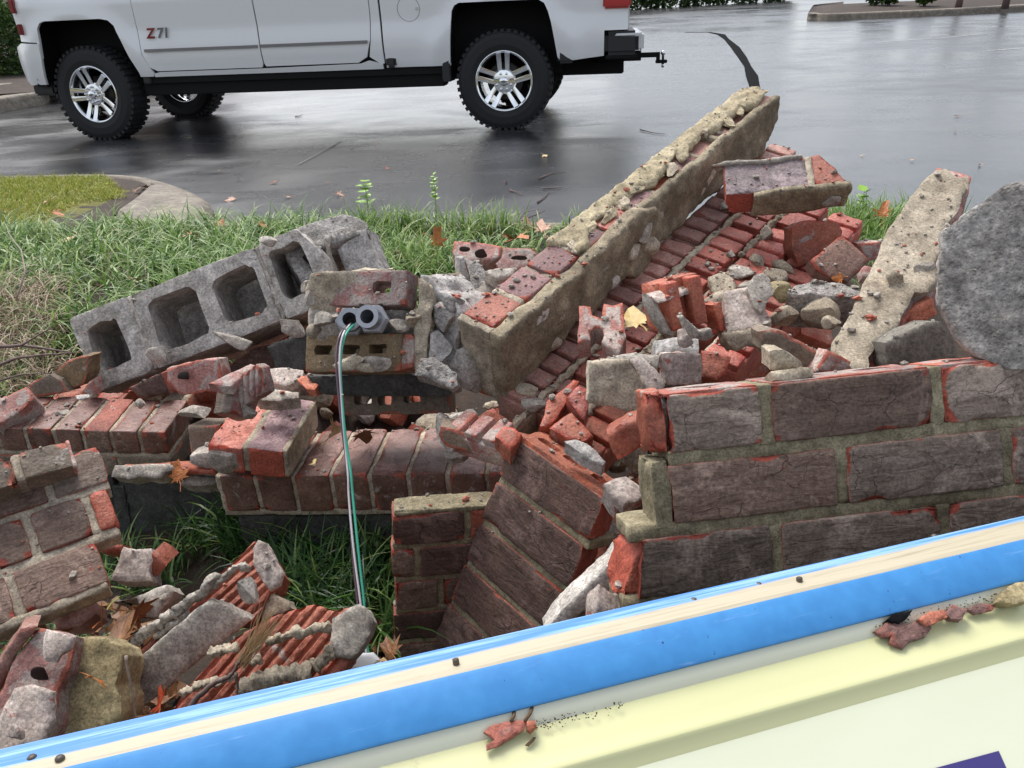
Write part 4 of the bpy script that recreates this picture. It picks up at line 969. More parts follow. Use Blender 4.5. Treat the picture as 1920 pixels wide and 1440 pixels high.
# wires hanging from the conduit
def wire(name, label, mat, dx, dy, rad, ph):
    P = []; ctl = [(662, 604, 1.47), (656, 611, 1.42), (645, 625, 1.385), (638, 650, 1.37), (636, 690, 1.355), (639, 740, 1.345), (644, 800, 1.33), (650, 850, 1.32), (655, 892, 1.305), (657, 930, 1.295), (663, 1000, 1.27), (669, 1060, 1.25), (676, 1120, 1.23), (682, 1180, 1.21), (687, 1240, 1.19), (688, 1275, 1.17)]
    c_ = [W(a, b, z) for a, b, z in ctl]
    for i in range(len(c_) - 1):
        p0, p1, p2, p3 = c_[max(i - 1, 0)], c_[i], c_[i + 1], c_[min(i + 2, len(c_) - 1)]
        for t in np.linspace(0, 1, 6, endpoint=False):
            q = .5 * ((2 * p1) + (p2 - p0) * t + (2 * p0 - 5 * p1 + 4 * p2 - p3) * t * t + (3 * p1 - p0 - 3 * p2 + p3) * t ** 3)
            k = len(P) / 90.0; a = k * 9 + ph; P.append(q + cR * (dx + .0016 * math.cos(a)) + cF * (dy + .0016 * math.sin(a)))
    V, F = tube_geo(P, rad, 8); return tag(obj(name, mesh_from(name, V, F), None, mat), label, 'wire', 'wires hanging from the conduit')
wire('electric_wire', 'green insulated wire hanging down from the conduit to the grass', simple('green_insulation', (.05, .36, .24), .3), .0032, 0, .0022, 0)
wire('electric_wire', 'dark purple brown wire running beside the green one', simple('purple_insulation', (.085, .05, .065), .3), -.0040, .001, .0021, 2)
wire('electric_wire', 'pale whitish wire between the green and the dark wires', simple('white_insulation', (.50, .48, .50), .35), -.0006, -.002, .0018, 4)
shard('white_fitting', 'white plastic box where the wires end beside the sign edge', 'electrical box', [(650, 1232), (662, 1224), (700, 1222), (720, 1245), (700, 1262), (650, 1262)], 1.18, simple('white_plastic', (.60, .62, .64), .4), .03, 30, amp=.0008)

# ---------------------------------------------------------------- toppled rowlock beam and the ribbed wall panel under it
bX, bU = Vector((.6513, .71, .2677)).normalized(), Vector((-.0493, -.3124, .9487)); bY = Vector((.7572, -.6311, -.1685))
bO = Vector((-.0828, 1.3515, .4653)); bU = (bU - bX * bU.dot(bX)).normalized()
MB_ = frame(bO, bX, bU.cross(bX))      # x along, y towards the far upper side, z up out of the top
MBM = MB_ @ T(0, -.073, 0)            # local y 0..073 = beam width, y=0 on the mortar slab side
BM = empty('toppled_coping_beam', 'long toppled coping beam of bricks crusted with mortar pointing up right', 'wall chunk', MBM)
pm = .0905
mts = [M_BORANGE, M_BPURP, M_BPURP, M_BPURP, M_BPINK, M_BPURP, M_BRED]
M_BTOP = brick_mat('smooth_salmon_brick', (.34, .115, .075), (.42, .17, .12), residue=.18, gloss=.7)
M_BTOP2 = brick_mat('smooth_mauve_brick', (.24, .125, .115), (.31, .175, .165), residue=.12, gloss=.7)
for k in range(12):
    m = (M_BTOP, M_BTOP2, M_BTOP2, M_BTOP2, M_BCRIM, M_BTOP2, M_BRED, M_BTOP2)[k % 8] if k < 8 else M_BPURP
    up = 0 if k < 5 else (-.004 if k % 2 else -.012)
    obj('brick', brick_me(.079, .12, .071, 140 + k % 5, .0065, (), .003, .0010, [m]), BM, None, T(k * pm, .001, -.12 + up))
obj('mortar', mortar_me([(k * pm - .013, k * pm + .002, .003, .072, -.118, -.006 + .006 * (k % 2)) for k in range(12)] + [(-.016, 0, -.002, .073, -.165, -.002)], 150, .007, .004, [M_MORTAR]), BM)
# mortar slab on the side facing the viewer
M_CRUST = stone('tan_crust_mortar', (.30, .25, .155), (.50, .43, .29), (.56, .50, .38), 9, 420, .9, .9, spots=(.14, .12, .09), spot_thr=(.68, .76), randv=.04)
M_SLAB = stone('weathered_parge_mortar', (.17, .14, .09), (.33, .28, .195), (.42, .365, .27), 8, 420, .9, .9, spots=(.10, .085, .06), spot_thr=(.66, .76), randv=.04)
Vq = []
pl = [(-.016, .0), (.05, .004), (.10, -.002), (.16, .003), (.22, -.003), (.28, .004), (.34, .009), (.40, .014), (.45, .006), (.52, .002), (.60, .004), (.68, .001), (.76, .004), (.84, .003), (.92, .002), (1.0, .004), (1.075, .0), (1.09, -.03), (1.085, -.07), (1.04, -.10), (1.02, -.128), (.90, -.118), (.80, -.124), (.70, -.112), (.62, -.128), (.54, -.118), (.47, -.145), (.43, -.150), (.38, -.112), (.30, -.108), (.24, -.125), (.20, -.112), (.14, -.130), (.10, -.118), (.05, -.150), (.0, -.168), (-.016, -.17)]
V, F, w = poly_solid([p_ for p_ in pl if p_[0] > .36], .018, .009, 151, .006, 24, bev=.005, fine=.0032)
o_ = obj('mortar_slab', mesh_from('mortar_slab', V, F, True, w, [M_SLAB]), BM, None, T(0, -.016, 0))
V, F, w = poly_solid([(-.016, .0), (.05, .006), (.10, -.002), (.16, .005), (.22, -.003), (.28, .004), (.34, .012), (.40, .020), (.44, .012), (.49, -.004), (.505, -.03), (.50, -.06), (.48, -.09), (.47, -.14), (.43, -.150), (.38, -.112), (.30, -.108), (.24, -.125), (.20, -.112), (.14, -.130), (.10, -.118), (.05, -.150), (.0, -.168), (-.016, -.17)], .030, .009, 158, .007, 24, bev=.005, fine=.0032)
obj('mortar_slab', mesh_from('mortar_slab', V, F, True, w, [M_SLAB]), BM, None, T(0, -.034, 0))
for k, (x_, z_, s_) in enumerate([(.44, -.035, (.055, .03, .045)), (.40, -.06, (.05, .03, .05)), (.47, -.085, (.06, .03, .05)), (.52, -.05, (.04, .03, .04)), (.16, -.06, (.05, .02, .03)), (.26, -.05, (.10, .014, .03)), (.33, -.09, (.04, .02, .03)), (.12, -.11, (.05, .02, .03)), (.75, -.06, (.12, .010, .03)), (.09, -.03, (.06, .012, .03))]):
    V, F, w = lump(*s_, seed=160 + k, sub=3, amp=.12, fine=.05); obj('mortar_lump', mesh_from('mortar_lump', V, F, True, w, [M_MORTAR if k % 3 else M_MORTAR_G]), BM, None, T(x_, -.030 if x_ < .5 else -.014, z_) @ Ry(rnd.uniform(-40, 40)))
# crust of mortar over the upper part of the beam, lying along its far edge
cr_ = [(.255, .0), (.272, .035), (.25, .076), (.36, .080), (.50, .079), (.65, .080), (.80, .080), (.95, .080), (1.05, .078), (1.09, .05), (1.07, .02), (1.0, .006), (.96, .028), (.90, .034), (.84, .022), (.80, .042), (.74, .036), (.70, .048), (.66, .040), (.61, .026), (.56, .018), (.53, .036), (.47, .040), (.43, .044), (.39, .034), (.35, .046), (.31, .018), (.29, .002)]
V, F, w = poly_solid(cr_, .017, .0060, 152, .0065, 42, bev=.008, fine=.0032)
CRm = Matrix(((1, 0, 0, 0), (0, 0, 1, 0), (0, -1, 0, .018), (0, 0, 0, 1)))     # polygon plane -> beam top, front face up
obj('mortar_crust', mesh_from('mortar_crust', V, F, True, w, [M_CRUST]), BM, None, T(0, 0, -.007) @ CRm)
for k in range(14):
    x_ = .28 + .78 * (k / 13) + rnd.uniform(-.01, .01); y_ = .034 + .012 * math.sin(k * 1.7) + rnd.uniform(-.008, .008); s_ = rnd.uniform(.016, .034)
    V, F, w = lump(s_ * 2.6, s_ * 1.2, s_ * .7, seed=170 + k, sub=4, amp=.2, fine=.12); obj('mortar_lump', mesh_from('mortar_lump', V, F, True, w, [M_CRUST if k % 3 else M_MORTAR]), BM, None, T(x_, y_, .004) @ Rz(rnd.uniform(0, 180)))

def ribbed(l, h, d, n, seed, mat, dep=.014, gap=.010, cuts=(), cell=.010):
    key = ('rib', round(l, 3), n, seed, mat.name, str(cuts))
    if key not in _bc:
        ps = []; V, F, w = rough_box(l, d - dep, h, .016, .0008, 60, .003, .01, seed); ps.append((V + [0, dep, 0], F, w * 0))
        pw = l / n
        for k in range(n):
            V, F, w = rough_box(pw - gap, dep + .004, h - .002, cell, .0009, 60, .0035, .008, seed + k + 1, r=.0035); ps.append((V + [k * pw + gap / 2, 0, .001], F, w))
        V, F, w = join(ps)
        if cuts: V, w = apply_cuts(V, w, cuts, seed, seed * 1.3)
        _bc[key] = mesh_from('brick', V, F, True, w, [mat])
    return _bc[key]
Yt = (math.cos(-.03) * bY + math.sin(-.03) * bU).normalized()
bXp = bX; outn = bXp.cross(-Yt).normalized()
if outn.z < 0: outn = -outn
PO = bO + bY * .076 - bU * .13
MPN = Matrix.Identity(4)
Yin = -outn; Zl = bXp.cross(Yin)
for i in range(3): MPN[i][0] = bXp[i]; MPN[i][1] = Yin[i]; MPN[i][2] = Zl[i]; MPN[i][3] = PO[i]
PN = empty('ribbed_wall_panel', 'fallen wall panel showing deeply ribbed backs of red bricks beside the beam', 'wall chunk', MPN)
hp = .085; boxes = []
for r_, (x0, n, mats_) in enumerate([(-.02, 6, [M_BPURP]), (-.11, 5, [M_BPURP, M_BCRIM, M_BCRIM, M_BCRIM, M_BCRIM]), (-.06, 5, [M_BRED, M_BCRIM, M_BCRIM, M_BCRIM]), (.28, 3, [M_BCRIM])]):
    z = -hp * (r_ + 1) + .010
    for k in range(n):
        l = .192; x = x0 + k * .204
        if r_ == 0 and k == 5: l = .09
        if r_ == 1 and k == 0: l = .10; x = x0 + .094
        if r_ == 2 and k == 4: l = .14
        if r_ == 2 and k == 1: continue
        nn = 4 if l > .15 else 2
        obj('brick', ribbed(l, hp - .013, .07, nn, 200 + (k + r_) % 4, mats_[min(k, len(mats_) - 1)]), PN, None, T(x, rnd.uniform(-.002, .002), z) @ Rx(rnd.uniform(-1, 1)))
    boxes.append((x0 + .02, x0 + n * .204 - (.04 if r_ else .10), .010, .060, z + hp - .016, z + hp - .007))
PMo = obj('mortar', mortar_me(boxes, 210, .008, .004, [M_MORTAR]), PN)
# pushed-out mortar ridges along the joints
def ridge(name, root, pts, rad, mat, seed, flat=.6):
    P = []; n = len(pts)
    for i in range(n - 1):
        a, b = Vector(pts[i]), Vector(pts[i + 1])
        for t in np.linspace(0, 1, 9, endpoint=False): P.append(a.lerp(b, t))
    P.append(Vector(pts[-1])); rs = [rad * (.52 + .35 * rnd.random()) * (1 if 0 < i < len(P) - 1 else .4) for i in range(len(P))]
    V, F = tube_geo(P, rs, 14); V = np.array([v[:] for v in V]); V += .005 * np.stack([fbm(V, 70, 3, seed + q) for q in range(3)], 1) + .0045 * np.stack([fbm(V, 190, 2, seed + 9 + q) for q in range(3)], 1)
    return obj(name, mesh_from(name, V, F, True, np.zeros(len(V)), [mat]), root)
for z_, xa, xb, rr in ((-.088, -.10, .92, .0095), (-.170, -.06, .30, .010), (-.172, .60, .85, .009)):
    ridge('mortar_ridge', PN, [(xa + (xb - xa) * t, .000 + .002 * math.sin(t * 20), z_ + .003 * math.sin(t * 13)) for t in np.linspace(0, 1, 16)], rr, M_MORTAR, int(abs(z_) * 1000))
def on_panel(px_, py_, up=0.0):
    Mi = MPN.inverted(); o = Mi @ cO; r = Mi.to_3x3() @ (W(px_, py_, 1) - cO); t = (-up - o.y) / r.y; return o + r * t
for k, (x_, y_, s_) in enumerate([(1350, 535, (.09, .03, .06)), (1385, 512, (.06, .03, .05)), (1420, 490, (.05, .025, .04)), (1440, 440, (.035, .03, .05)), (1340, 560, (.06, .03, .04)), (1405, 540, (.05, .03, .05)), (1470, 500, (.03, .03, .06)), (1490, 455, (.03, .03, .05)), (1452, 520, (.05, .03, .05)), (1000, 760, (.04, .02, .05)), (990, 730, (.05, .02, .03)), (1370, 478, (.03, .02, .02)), (1280, 575, (.02, .015, .02)), (1360, 385, (.05, .02, .03))]):
    q = on_panel(x_, y_, .004); V, F, w = lump(*s_, seed=220 + k, sub=3, amp=.14, fine=.06); obj('mortar_lump', mesh_from('mortar_lump', V, F, True, w, [M_MORTAR_G if k % 2 else M_MORTAR]), PN, None, T(*q) @ Ry(rnd.uniform(0, 180)))

# ---------------------------------------------------------------- block on top right
MTR = pose((.5211, 1.6598, .5918), (.976, -.195, .097), (.104, .809, .5785), (-.191, -.5545, .81))
TR = empty('toppled_brick_block', 'squarish brick block with a flaking dark top perched at the upper right', 'wall chunk', MTR)
M_TRT = brick_mat('flaking_dark_brick', (.36, .07, .045), (.46, .12, .08), (.13, .105, .105), (.22, .17, .17), edge=(.52, .10, .06), residue=.25, coat_axis=2)
for n_ in M_TRT.node_tree.nodes:
    if n_.type == 'MATH' and n_.operation == 'LESS_THAN': n_.operation = 'GREATER_THAN'; n_.inputs[1].default_value = .6
obj('brick', brick_me(.165, .060, .088, 231, .006, (((.02, 0, 0), (-1, -.55, -.5), .01, 35),), .010, .0012, [M_TRT]), TR, None, T(-.06, .003, -.063))
obj('brick', brick_me(.075, .060, .088, 232, .006, (((.066, 0, 0), (1, .55, 0), .006, 35),), .005, .0012, [M_BTOP]), TR, None, T(.116, .003, -.063))
obj('mortar', mortar_me([(.103, .118, .003, .088, -.061, -.002)], 233, mats=[M_MORTAR]), TR)
V, F, w = poly_solid([(-.01, -.062), (-.004, -.004), (.03, .002), (.10, .004), (.18, .003), (.187, -.01), (.178, -.058), (.10, -.066), (.04, -.068)], .014, .008, 234, .003, 30)
obj('mortar_slab', mesh_from('mortar_slab', V, F, True, w, [M_SLAB]), TR, None, T(0, -.010, 0))
V, F, w = poly_solid([(-.085, .086), (-.06, .094), (.0, .088), (.10, .090), (.10, .084), (.0, .080), (-.06, .084)], .012, .006, 235, .002, 40)
obj('mortar_rim', mesh_from('mortar_rim', V, F, True, w, [M_MORTAR_G]), TR, None, T(0, 0, -.013) @ CRm)
V, F, w = lump(.036, .014, .034, 7, 4, 5, .08, .04); obj('mortar_knob', mesh_from('mortar_knob', V, F, True, w, [M_MORTAR_G]), TR, None, T(.15, -.013, -.034))

# ---------------------------------------------------------------- mortar-faced slab leaning at the right
MS = empty('mortar_faced_slab', 'long narrow slab of red brick faced with pale mortar leaning behind the wall', 'wall chunk', view(1690, 500, 1.3))
bpy.context.view_layer.update()
ms = [(1755, 318), (1775, 314), (1790, 328), (1818, 331), (1816, 352), (1803, 365), (1800, 388), (1772, 430), (1768, 460), (1755, 490), (1757, 510), (1754, 530), (1740, 545), (1715, 545), (1705, 568), (1690, 590), (1684, 608), (1665, 622), (1658, 640), (1640, 652), (1628, 668), (1630, 690), (1600, 690), (1558, 655), (1560, 640), (1600, 575), (1640, 490), (1660, 440), (1700, 380), (1725, 345)]
shard('mortar_face', None, None, ms, 1.245, M_MORTAR, .012, 42, -12, 0, root=MS, amp=.004, cell=.008)
shard('brick', 'red brick body behind the mortar face', None, [(1748, 325), (1758, 312), (1780, 316), (1822, 330), (1818, 356), (1806, 372), (1806, 392), (1780, 440), (1776, 470), (1765, 500), (1765, 530), (1740, 552), (1722, 560), (1712, 580), (1696, 600), (1690, 616), (1668, 632), (1660, 655), (1640, 670), (1640, 692), (1580, 692), (1570, 655), (1600, 590), (1650, 490), (1670, 440), (1710, 380)], 1.275, M_BPINK, .055, 42, -12, 0, root=MS, amp=.003, cell=.009)
for k, (x_, y_, s_) in enumerate([(1676, 522, (.030, .024, .028)), (1735, 505, (.035, .02, .022)), (1628, 615, (.04, .02, .03)), (1612, 632, (.035, .02, .03)), (1648, 598, (.02, .012, .012)), (1740, 535, (.03, .02, .02)), (1640, 640, (.03, .02, .05))]):
    part_lump('mortar_knob', MS, x_, y_, 1.21 + (600 - y_) * .0003, s_, M_MORTAR_G if k % 2 else M_MORTAR, 240 + k, amp=.14)
# rough concrete block at the far right, resting on the wall
M_CB = stone('pitted_dark_concrete', (.26, .25, .232), (.40, .38, .355), (.48, .46, .42), 16, 300, 1.0, .95, spots=(.36, .32, .23), spot_thr=(.66, .76), randv=.0, pores=.5)
cbp = [(1766, 433), (1826, 388), (1888, 343), (1990, 332), (2010, 600), (1960, 690), (1886, 692), (1834, 670), (1797, 638), (1759, 570), (1762, 500)]
shard('rough_concrete_block', 'big rough grey concrete block fragment at the right edge above the wall', 'concrete block', cbp, .93, M_CB, .06, 2, -26, amp=.0035, ns=90, bev=.003, fine=.0014)

# ---------------------------------------------------------------- loose pieces (front outline, depth, tilt)
def S(name, label, cat, poly, Z, mat, thick=.03, tip=0, turn=0, **k): return shard(name, label, cat, poly, Z, mat, thick, tip, turn, **k)
S('broken_brick', 'pale notched half brick standing on the ribbed panel', 'brick', [(1085, 572), (1107, 574), (1110, 590), (1130, 597), (1132, 568), (1150, 572), (1167, 566), (1170, 600), (1174, 630), (1160, 662), (1140, 650), (1128, 640), (1133, 628), (1130, 616), (1115, 612), (1106, 622), (1107, 636), (1083, 642)], 1.38, M_BPINK, .045, 38, -6, amp=.0015)
Mg = view(1270, 575, 1.36, 12, 12, 18, (.045, .035, .035))
GB = obj('broken_brick', ribbed(.088, .085, .07, 2, 251, M_BRED, .026, .020), None, None, Mg); tag(GB, 'red brick half with a deep open groove and pale bed on top', 'brick')
bpy.context.view_layer.update()
shard('pale_bed', 'pale grey bed with a ragged hole', None, [(1212, 549), (1288, 528), (1305, 540), (1236, 563)], 1.33, M_MORTAR_P, .006, 60, root=GB)
shard('mortar_side', None, None, [(1212, 550), (1234, 563), (1250, 600), (1262, 630), (1245, 625), (1228, 600), (1216, 572)], 1.315, M_MORTAR_G, .012, 0, 30, root=GB)
S('brick_fragment', 'rounded pink fragment behind the grooved brick half', 'brick', [(1275, 522), (1282, 513), (1300, 514), (1312, 530), (1312, 548), (1300, 560), (1292, 545), (1285, 530)], 1.44, M_BPINK, .03, 25)
S('mortar_chunk', 'large grey olive mortar chunk in front of the panel', 'mortar', [(1107, 680), (1125, 678), (1150, 677), (1180, 675), (1195, 700), (1207, 720), (1212, 737), (1208, 760), (1205, 775), (1190, 775), (1140, 762), (1103, 755), (1104, 705)], 1.16, M_MORTAR, .05, 4, amp=.005)
S('mortar_chunk', 'pale wedge of mortar right of the olive chunk', 'mortar', [(1180, 673), (1205, 668), (1228, 690), (1240, 705), (1248, 722), (1242, 730), (1214, 737), (1205, 715)], 1.17, M_MORTAR_P, .05, 20, amp=.004)
S('mortar_chunk', 'flat crumbly mortar strip along the top of the olive chunk', 'mortar', [(1128, 672), (1155, 664), (1190, 660), (1215, 662), (1238, 663), (1232, 685), (1200, 676), (1165, 676)], 1.19, M_MORTAR_G, .04, 40, amp=.004)
S('brick_fragment', 'brownish mortar coated block with a vertical crease', 'brick', [(1235, 677), (1240, 664), (1275, 660), (1315, 665), (1317, 700), (1316, 721), (1250, 722), (1249, 700)], 1.20, M_MORTAR_P, .05, 10, amp=.003)
S('mortar_chip', 'chalky white chip on top of the creased block', 'mortar', [(1229, 636), (1245, 634), (1262, 633), (1283, 632), (1310, 634), (1311, 664), (1290, 664), (1275, 660), (1232, 661)], 1.22, M_CMU_L, .035, 30, amp=.003)
rock('mortar_chip', 'little brown mortar knob sitting on the white chip', 'mortar', 1282, 634, 1.19, (.028, .026, .030), M_MORTAR_P, 9, sub=3)
S('brick_fragment', 'red brick stub right of the creased block', 'brick', [(1316, 655), (1350, 662), (1372, 668), (1360, 700), (1345, 712), (1316, 705)], 1.25, M_BRED, .05, 25)
S('mortar_strut', 'thin slanting mortar stick in front of the grooved brick', 'mortar', [(1273, 596), (1282, 592), (1298, 610), (1312, 622), (1335, 618), (1340, 632), (1325, 640), (1302, 638), (1285, 620)], 1.27, M_MORTAR_G, .02, 15)
S('broken_brick', 'pale mortar faced brick piece at the centre of the right heap', 'brick', [(1356, 547), (1378, 542), (1400, 537), (1415, 524), (1430, 528), (1440, 545), (1435, 580), (1447, 600), (1430, 612), (1410, 618), (1365, 625), (1358, 590)], 1.37, M_MORTAR_P, .05, 22, -8, amp=.003)
S('mortar_chunk', 'ragged mortar fin leaning on the pale faced brick', 'mortar', [(1402, 537), (1415, 515), (1430, 510), (1445, 520), (1452, 548), (1440, 562), (1428, 585), (1415, 575), (1408, 555)], 1.36, M_MORTAR_G, .02, 18, amp=.004)
S('brick_fragment', 'grey underside of the pale faced brick piece', 'brick', [(1362, 625), (1405, 618), (1447, 600), (1448, 622), (1425, 652), (1400, 648), (1380, 660), (1366, 645)], 1.34, M_MORTAR, .06, -5, amp=.004)
S('brick_fragment', 'red broken side below the pink residue left of the pale piece', 'brick', [(1338, 572), (1355, 566), (1360, 600), (1365, 625), (1352, 622), (1342, 596)], 1.37, M_BRED, .04, 10, 20)
rock('mortar_lump', 'smooth oval mortar lump leaning on a larger round one', 'mortar', 1472, 590, 1.40, (.062, .06, .050), M_MORTAR, 21, 25)
rock('mortar_lump', 'largest round mortar lump in the dark gap', 'mortar', 1528, 588, 1.42, (.085, .075, .068), M_MORTAR, 22, -15)
rock('mortar_lump', 'small knobbly mortar lump under the round one', 'mortar', 1560, 607, 1.38, (.034, .034, .028), M_MORTAR, 23, sub=3)
rock('mortar_lump', 'crumbly mortar lump left of the dark slab', 'mortar', 1462, 548, 1.47, (.05, .05, .04), M_MORTAR_Y, 24, sub=3)
S('concrete_slab_piece', 'dark grey rough concrete slab piece over the dark gap', 'concrete piece', [(1476, 548), (1490, 534), (1520, 527), (1560, 528), (1600, 536), (1622, 545), (1618, 555), (1590, 552), (1560, 556), (1530, 552), (1500, 552)], 1.42, M_ROUGHCON, .07, 50, amp=.005)
S('brick_tile', 'speckled tan brick tile tilted before the grass', 'brick', [(1520, 487), (1550, 463), (1580, 440), (1605, 462), (1630, 487), (1618, 500), (1610, 507), (1590, 527), (1557, 520), (1532, 505)], 1.55, M_BPINK if False else brick_mat('speckled_tan_brick', (.24, .135, .095), (.34, .215, .165), residue=.2), .035, 18, amp=.0015)
S('broken_brick', 'dark red hollow brick shell against the grass', 'brick', [(1484, 425), (1510, 413), (1545, 414), (1572, 418), (1580, 432), (1578, 450), (1552, 470), (1520, 490), (1498, 500), (1486, 470)], 1.66, M_BRED, .05, 8, amp=.006)
S('brick_fragment', 'tiny pink brick cube beside the tan tile', 'brick', [(1616, 505), (1622, 497), (1638, 500), (1641, 512), (1630, 522), (1618, 518)], 1.48, M_BPINK, .02, 25)
S('brick_fragment', 'distant pink brick end below the grass clump', 'brick', [(1612, 456), (1665, 455), (1662, 472), (1650, 488), (1625, 490), (1616, 475)], 1.75, M_BPINK, .05, 15)
S('brick_fragment', 'bright orange stepped brick edge between slab and concrete block', 'brick', [(1702, 585), (1750, 560), (1753, 576), (1760, 590), (1735, 602), (1712, 616), (1703, 603)], 1.22, M_BORANGE, .04, 15)
S('concrete_slab_piece', 'smooth grey block face behind the wall top', 'concrete piece', [(1661, 643), (1700, 622), (1740, 604), (1765, 602), (1790, 640), (1800, 684), (1740, 690), (1668, 692)], 1.12, M_DARKCON if False else stone('grey_smooth_mortar', (.16, .15, .125), (.25, .235, .20), None, 8, 420, .4, .9), .05, 5, amp=.0015)
S('brick_fragment', 'grey brown brick wedge with a pale upper edge behind the wall', 'brick', [(1426, 622), (1447, 617), (1470, 622), (1510, 645), (1545, 670), (1538, 694), (1475, 695), (1450, 680), (1428, 655)], 1.18, M_GREYBR, .05, 12)
S('brick_fragment', 'pinkish triangular wedge poking above the wall top', 'brick', [(1530, 697), (1555, 658), (1590, 675), (1625, 690), (1600, 697)], 1.15, M_BPINK, .04, 10)
S('mortar_chip', 'cream wedge shaped mortar chip lying on the wall top', 'mortar', [(1444, 660), (1452, 656), (1470, 656), (1488, 668), (1503, 678), (1506, 690), (1470, 696), (1444, 694)], .95, M_MORTAR, .035, 15, amp=.002)
S('mortar_chip', 'flat cream plate of mortar under the wedge chip', 'mortar', [(1446, 695), (1480, 691), (1526, 686), (1527, 702), (1512, 708), (1452, 711)], .925, M_MORTAR, .03, 20, amp=.001)
S('broken_brick', 'bright red split brick hanging left of the standing wall', 'brick', [(1145, 820), (1170, 800), (1204, 787), (1206, 838), (1180, 852), (1160, 864), (1151, 850)], 1.08, M_BRED, .05, 12, amp=.006)
S('broken_brick', 'red brick lying along the panel above the orange block', 'brick', [(1022, 770), (1025, 752), (1052, 732), (1075, 710), (1086, 714), (1080, 725), (1064, 748), (1048, 775), (1030, 796), (1012, 798)], 1.34, M_BRED, .045, 40, amp=.003)
S('broken_brick', 'squarish orange red brick piece in the central hollow', 'brick', [(1030, 802), (1050, 785), (1072, 772), (1095, 795), (1113, 816), (1096, 826), (1066, 822), (1050, 812)], 1.28, M_BORANGE if False else M_BRED, .05, 42, amp=.002)
S('broken_brick', 'pink smooth brick piece above the squarish orange one', 'brick', [(1064, 742), (1085, 722), (1100, 728), (1104, 762), (1096, 784), (1080, 768)], 1.31, M_BCRIM, .05, 35)
S('broken_brick', 'small red brick wedge under the ribbed tiles', 'brick', [(928, 815), (945, 798), (965, 802), (978, 812), (975, 822), (958, 842), (945, 832)], 1.25, M_BRED, .04, 40)
S('mortar_chip', 'pale flat stone chip beside the orange slotted brick', 'mortar', [(1058, 826), (1080, 822), (1100, 830), (1120, 845), (1136, 866), (1130, 872), (1110, 862), (1085, 845)], 1.17, M_CMU_L, .03, 40)
S('broken_brick', 'white topped mortar lump at the right end of the dark corner chunk', 'mortar', [(1133, 906), (1150, 897), (1174, 893), (1195, 905), (1210, 918), (1206, 934), (1170, 946), (1150, 930)], 1.03, M_MORTAR_P, .05, 35, amp=.003)
S('brick_fragment', 'red underside piece below the white topped lump', 'brick', [(1148, 932), (1170, 947), (1208, 934), (1212, 975), (1178, 985), (1170, 1010), (1156, 975)], 1.04, M_BROWN, .05, 0)
S('concrete_plank', 'grey concrete plank edge slanting down behind the sign', 'concrete piece', [(1160, 1038), (1172, 1070), (1130, 1120), (1060, 1180), (1020, 1190), (1070, 1130), (1120, 1082)], 1.10, M_CMU, .05, 10)
S('mortar_chip', 'small light stone chip on the middle coping', 'mortar', [(832, 845), (845, 832), (868, 836), (879, 848), (868, 856), (845, 860), (833, 855)], 1.50, M_MORTAR_G, .02, 35)
# ribbed piece with a holed underside, left of the dark corner chunk
Mr = frame_px((832, 800, 1.40), (955, 838, 1.30), (850, 765, 1.44))
RP = obj('ribbed_brick_piece', ribbed(.125, .055, .06, 3, 261, M_BPINK, .016, .012), None, None, Mr); tag(RP, 'ribbed red brick piece with dim cores below beside the dark corner chunk', 'brick')
bpy.context.view_layer.update()
shard('underside', None, None, [(826, 800), (850, 806), (905, 822), (958, 845), (955, 872), (930, 868), (880, 850), (835, 838), (822, 815)], 1.385, M_GREYBR, .05, -18, root=RP)
rock('concrete_lump', 'curved grey block fragment left of the ribbed brick piece', 'concrete piece', 838, 812, 1.42, (.05, .05, .075), M_CMU, 31, 10)
# behind the conduit lump
S('holed_brick', 'pink brick bed with a round core hole in front of the grass', 'brick', [(852, 452), (880, 453), (912, 455), (940, 460), (938, 480), (925, 486), (880, 492), (856, 488), (848, 470)], 1.72, M_BPINK, .06, 28)
S('holed_brick', 'red brick bed with a mortar plugged slot in front of the grass', 'brick', [(942, 462), (970, 464), (1002, 466), (1012, 480), (990, 500), (960, 510), (935, 505), (930, 492), (940, 482)], 1.68, M_BPINK, .06, 30)
for (x_, y_, Z_, rx, rz) in ((904, 476, 1.695, .016, .011), (871, 467, 1.70, .012, .006), (973, 484, 1.65, .017, .006)):
    V, F, w = lump(rx * 2, .004, rz * 2, int(x_), 3, 3, .1, .05); tag(obj('core_shade_lump', mesh_from('core_shade_lump', V, F, True, w, [simple('painted_core_shadow_%d' % x_, (.035, .02, .015), .95)]), None, None, view(x_, y_, Z_, 0, 28)), 'dark lump painted as core shade in the pink brick at %s' % ({904: 'the left, large', 871: 'the far left, small', 973: 'the right'}[x_]), 'core shade')  # dark lumps painted as the shade inside the cores
S('block_fragment', 'thin upright grey block web behind the conduit lump', 'concrete piece', [(862, 484), (872, 482), (880, 520), (888, 562), (878, 568), (870, 545), (864, 515)], 1.62, M_CMU_L, .04, 10, 20)
S('block_fragment', 'dark rough v shaped block fragment behind the conduit lump', 'concrete piece', [(872, 484), (896, 492), (912, 512), (920, 530), (905, 550), (890, 562), (880, 520)], 1.65, M_ROUGHCON, .05, 20, -15, amp=.005)
S('mortar_chunk', 'pale mortar wedge on the rough block fragment', 'mortar', [(880, 560), (905, 530), (930, 510), (965, 508), (958, 520), (930, 540), (910, 560), (890, 570)], 1.58, M_MORTAR_G, .05, 30, amp=.005)
S('mortar_chunk', 'grey mortar hump between the concrete flank and the web', 'mortar', [(800, 516), (830, 512), (864, 508), (872, 520), (870, 550), (850, 568), (832, 552), (815, 535)], 1.60, M_MORTAR, .06, 25, amp=.005)
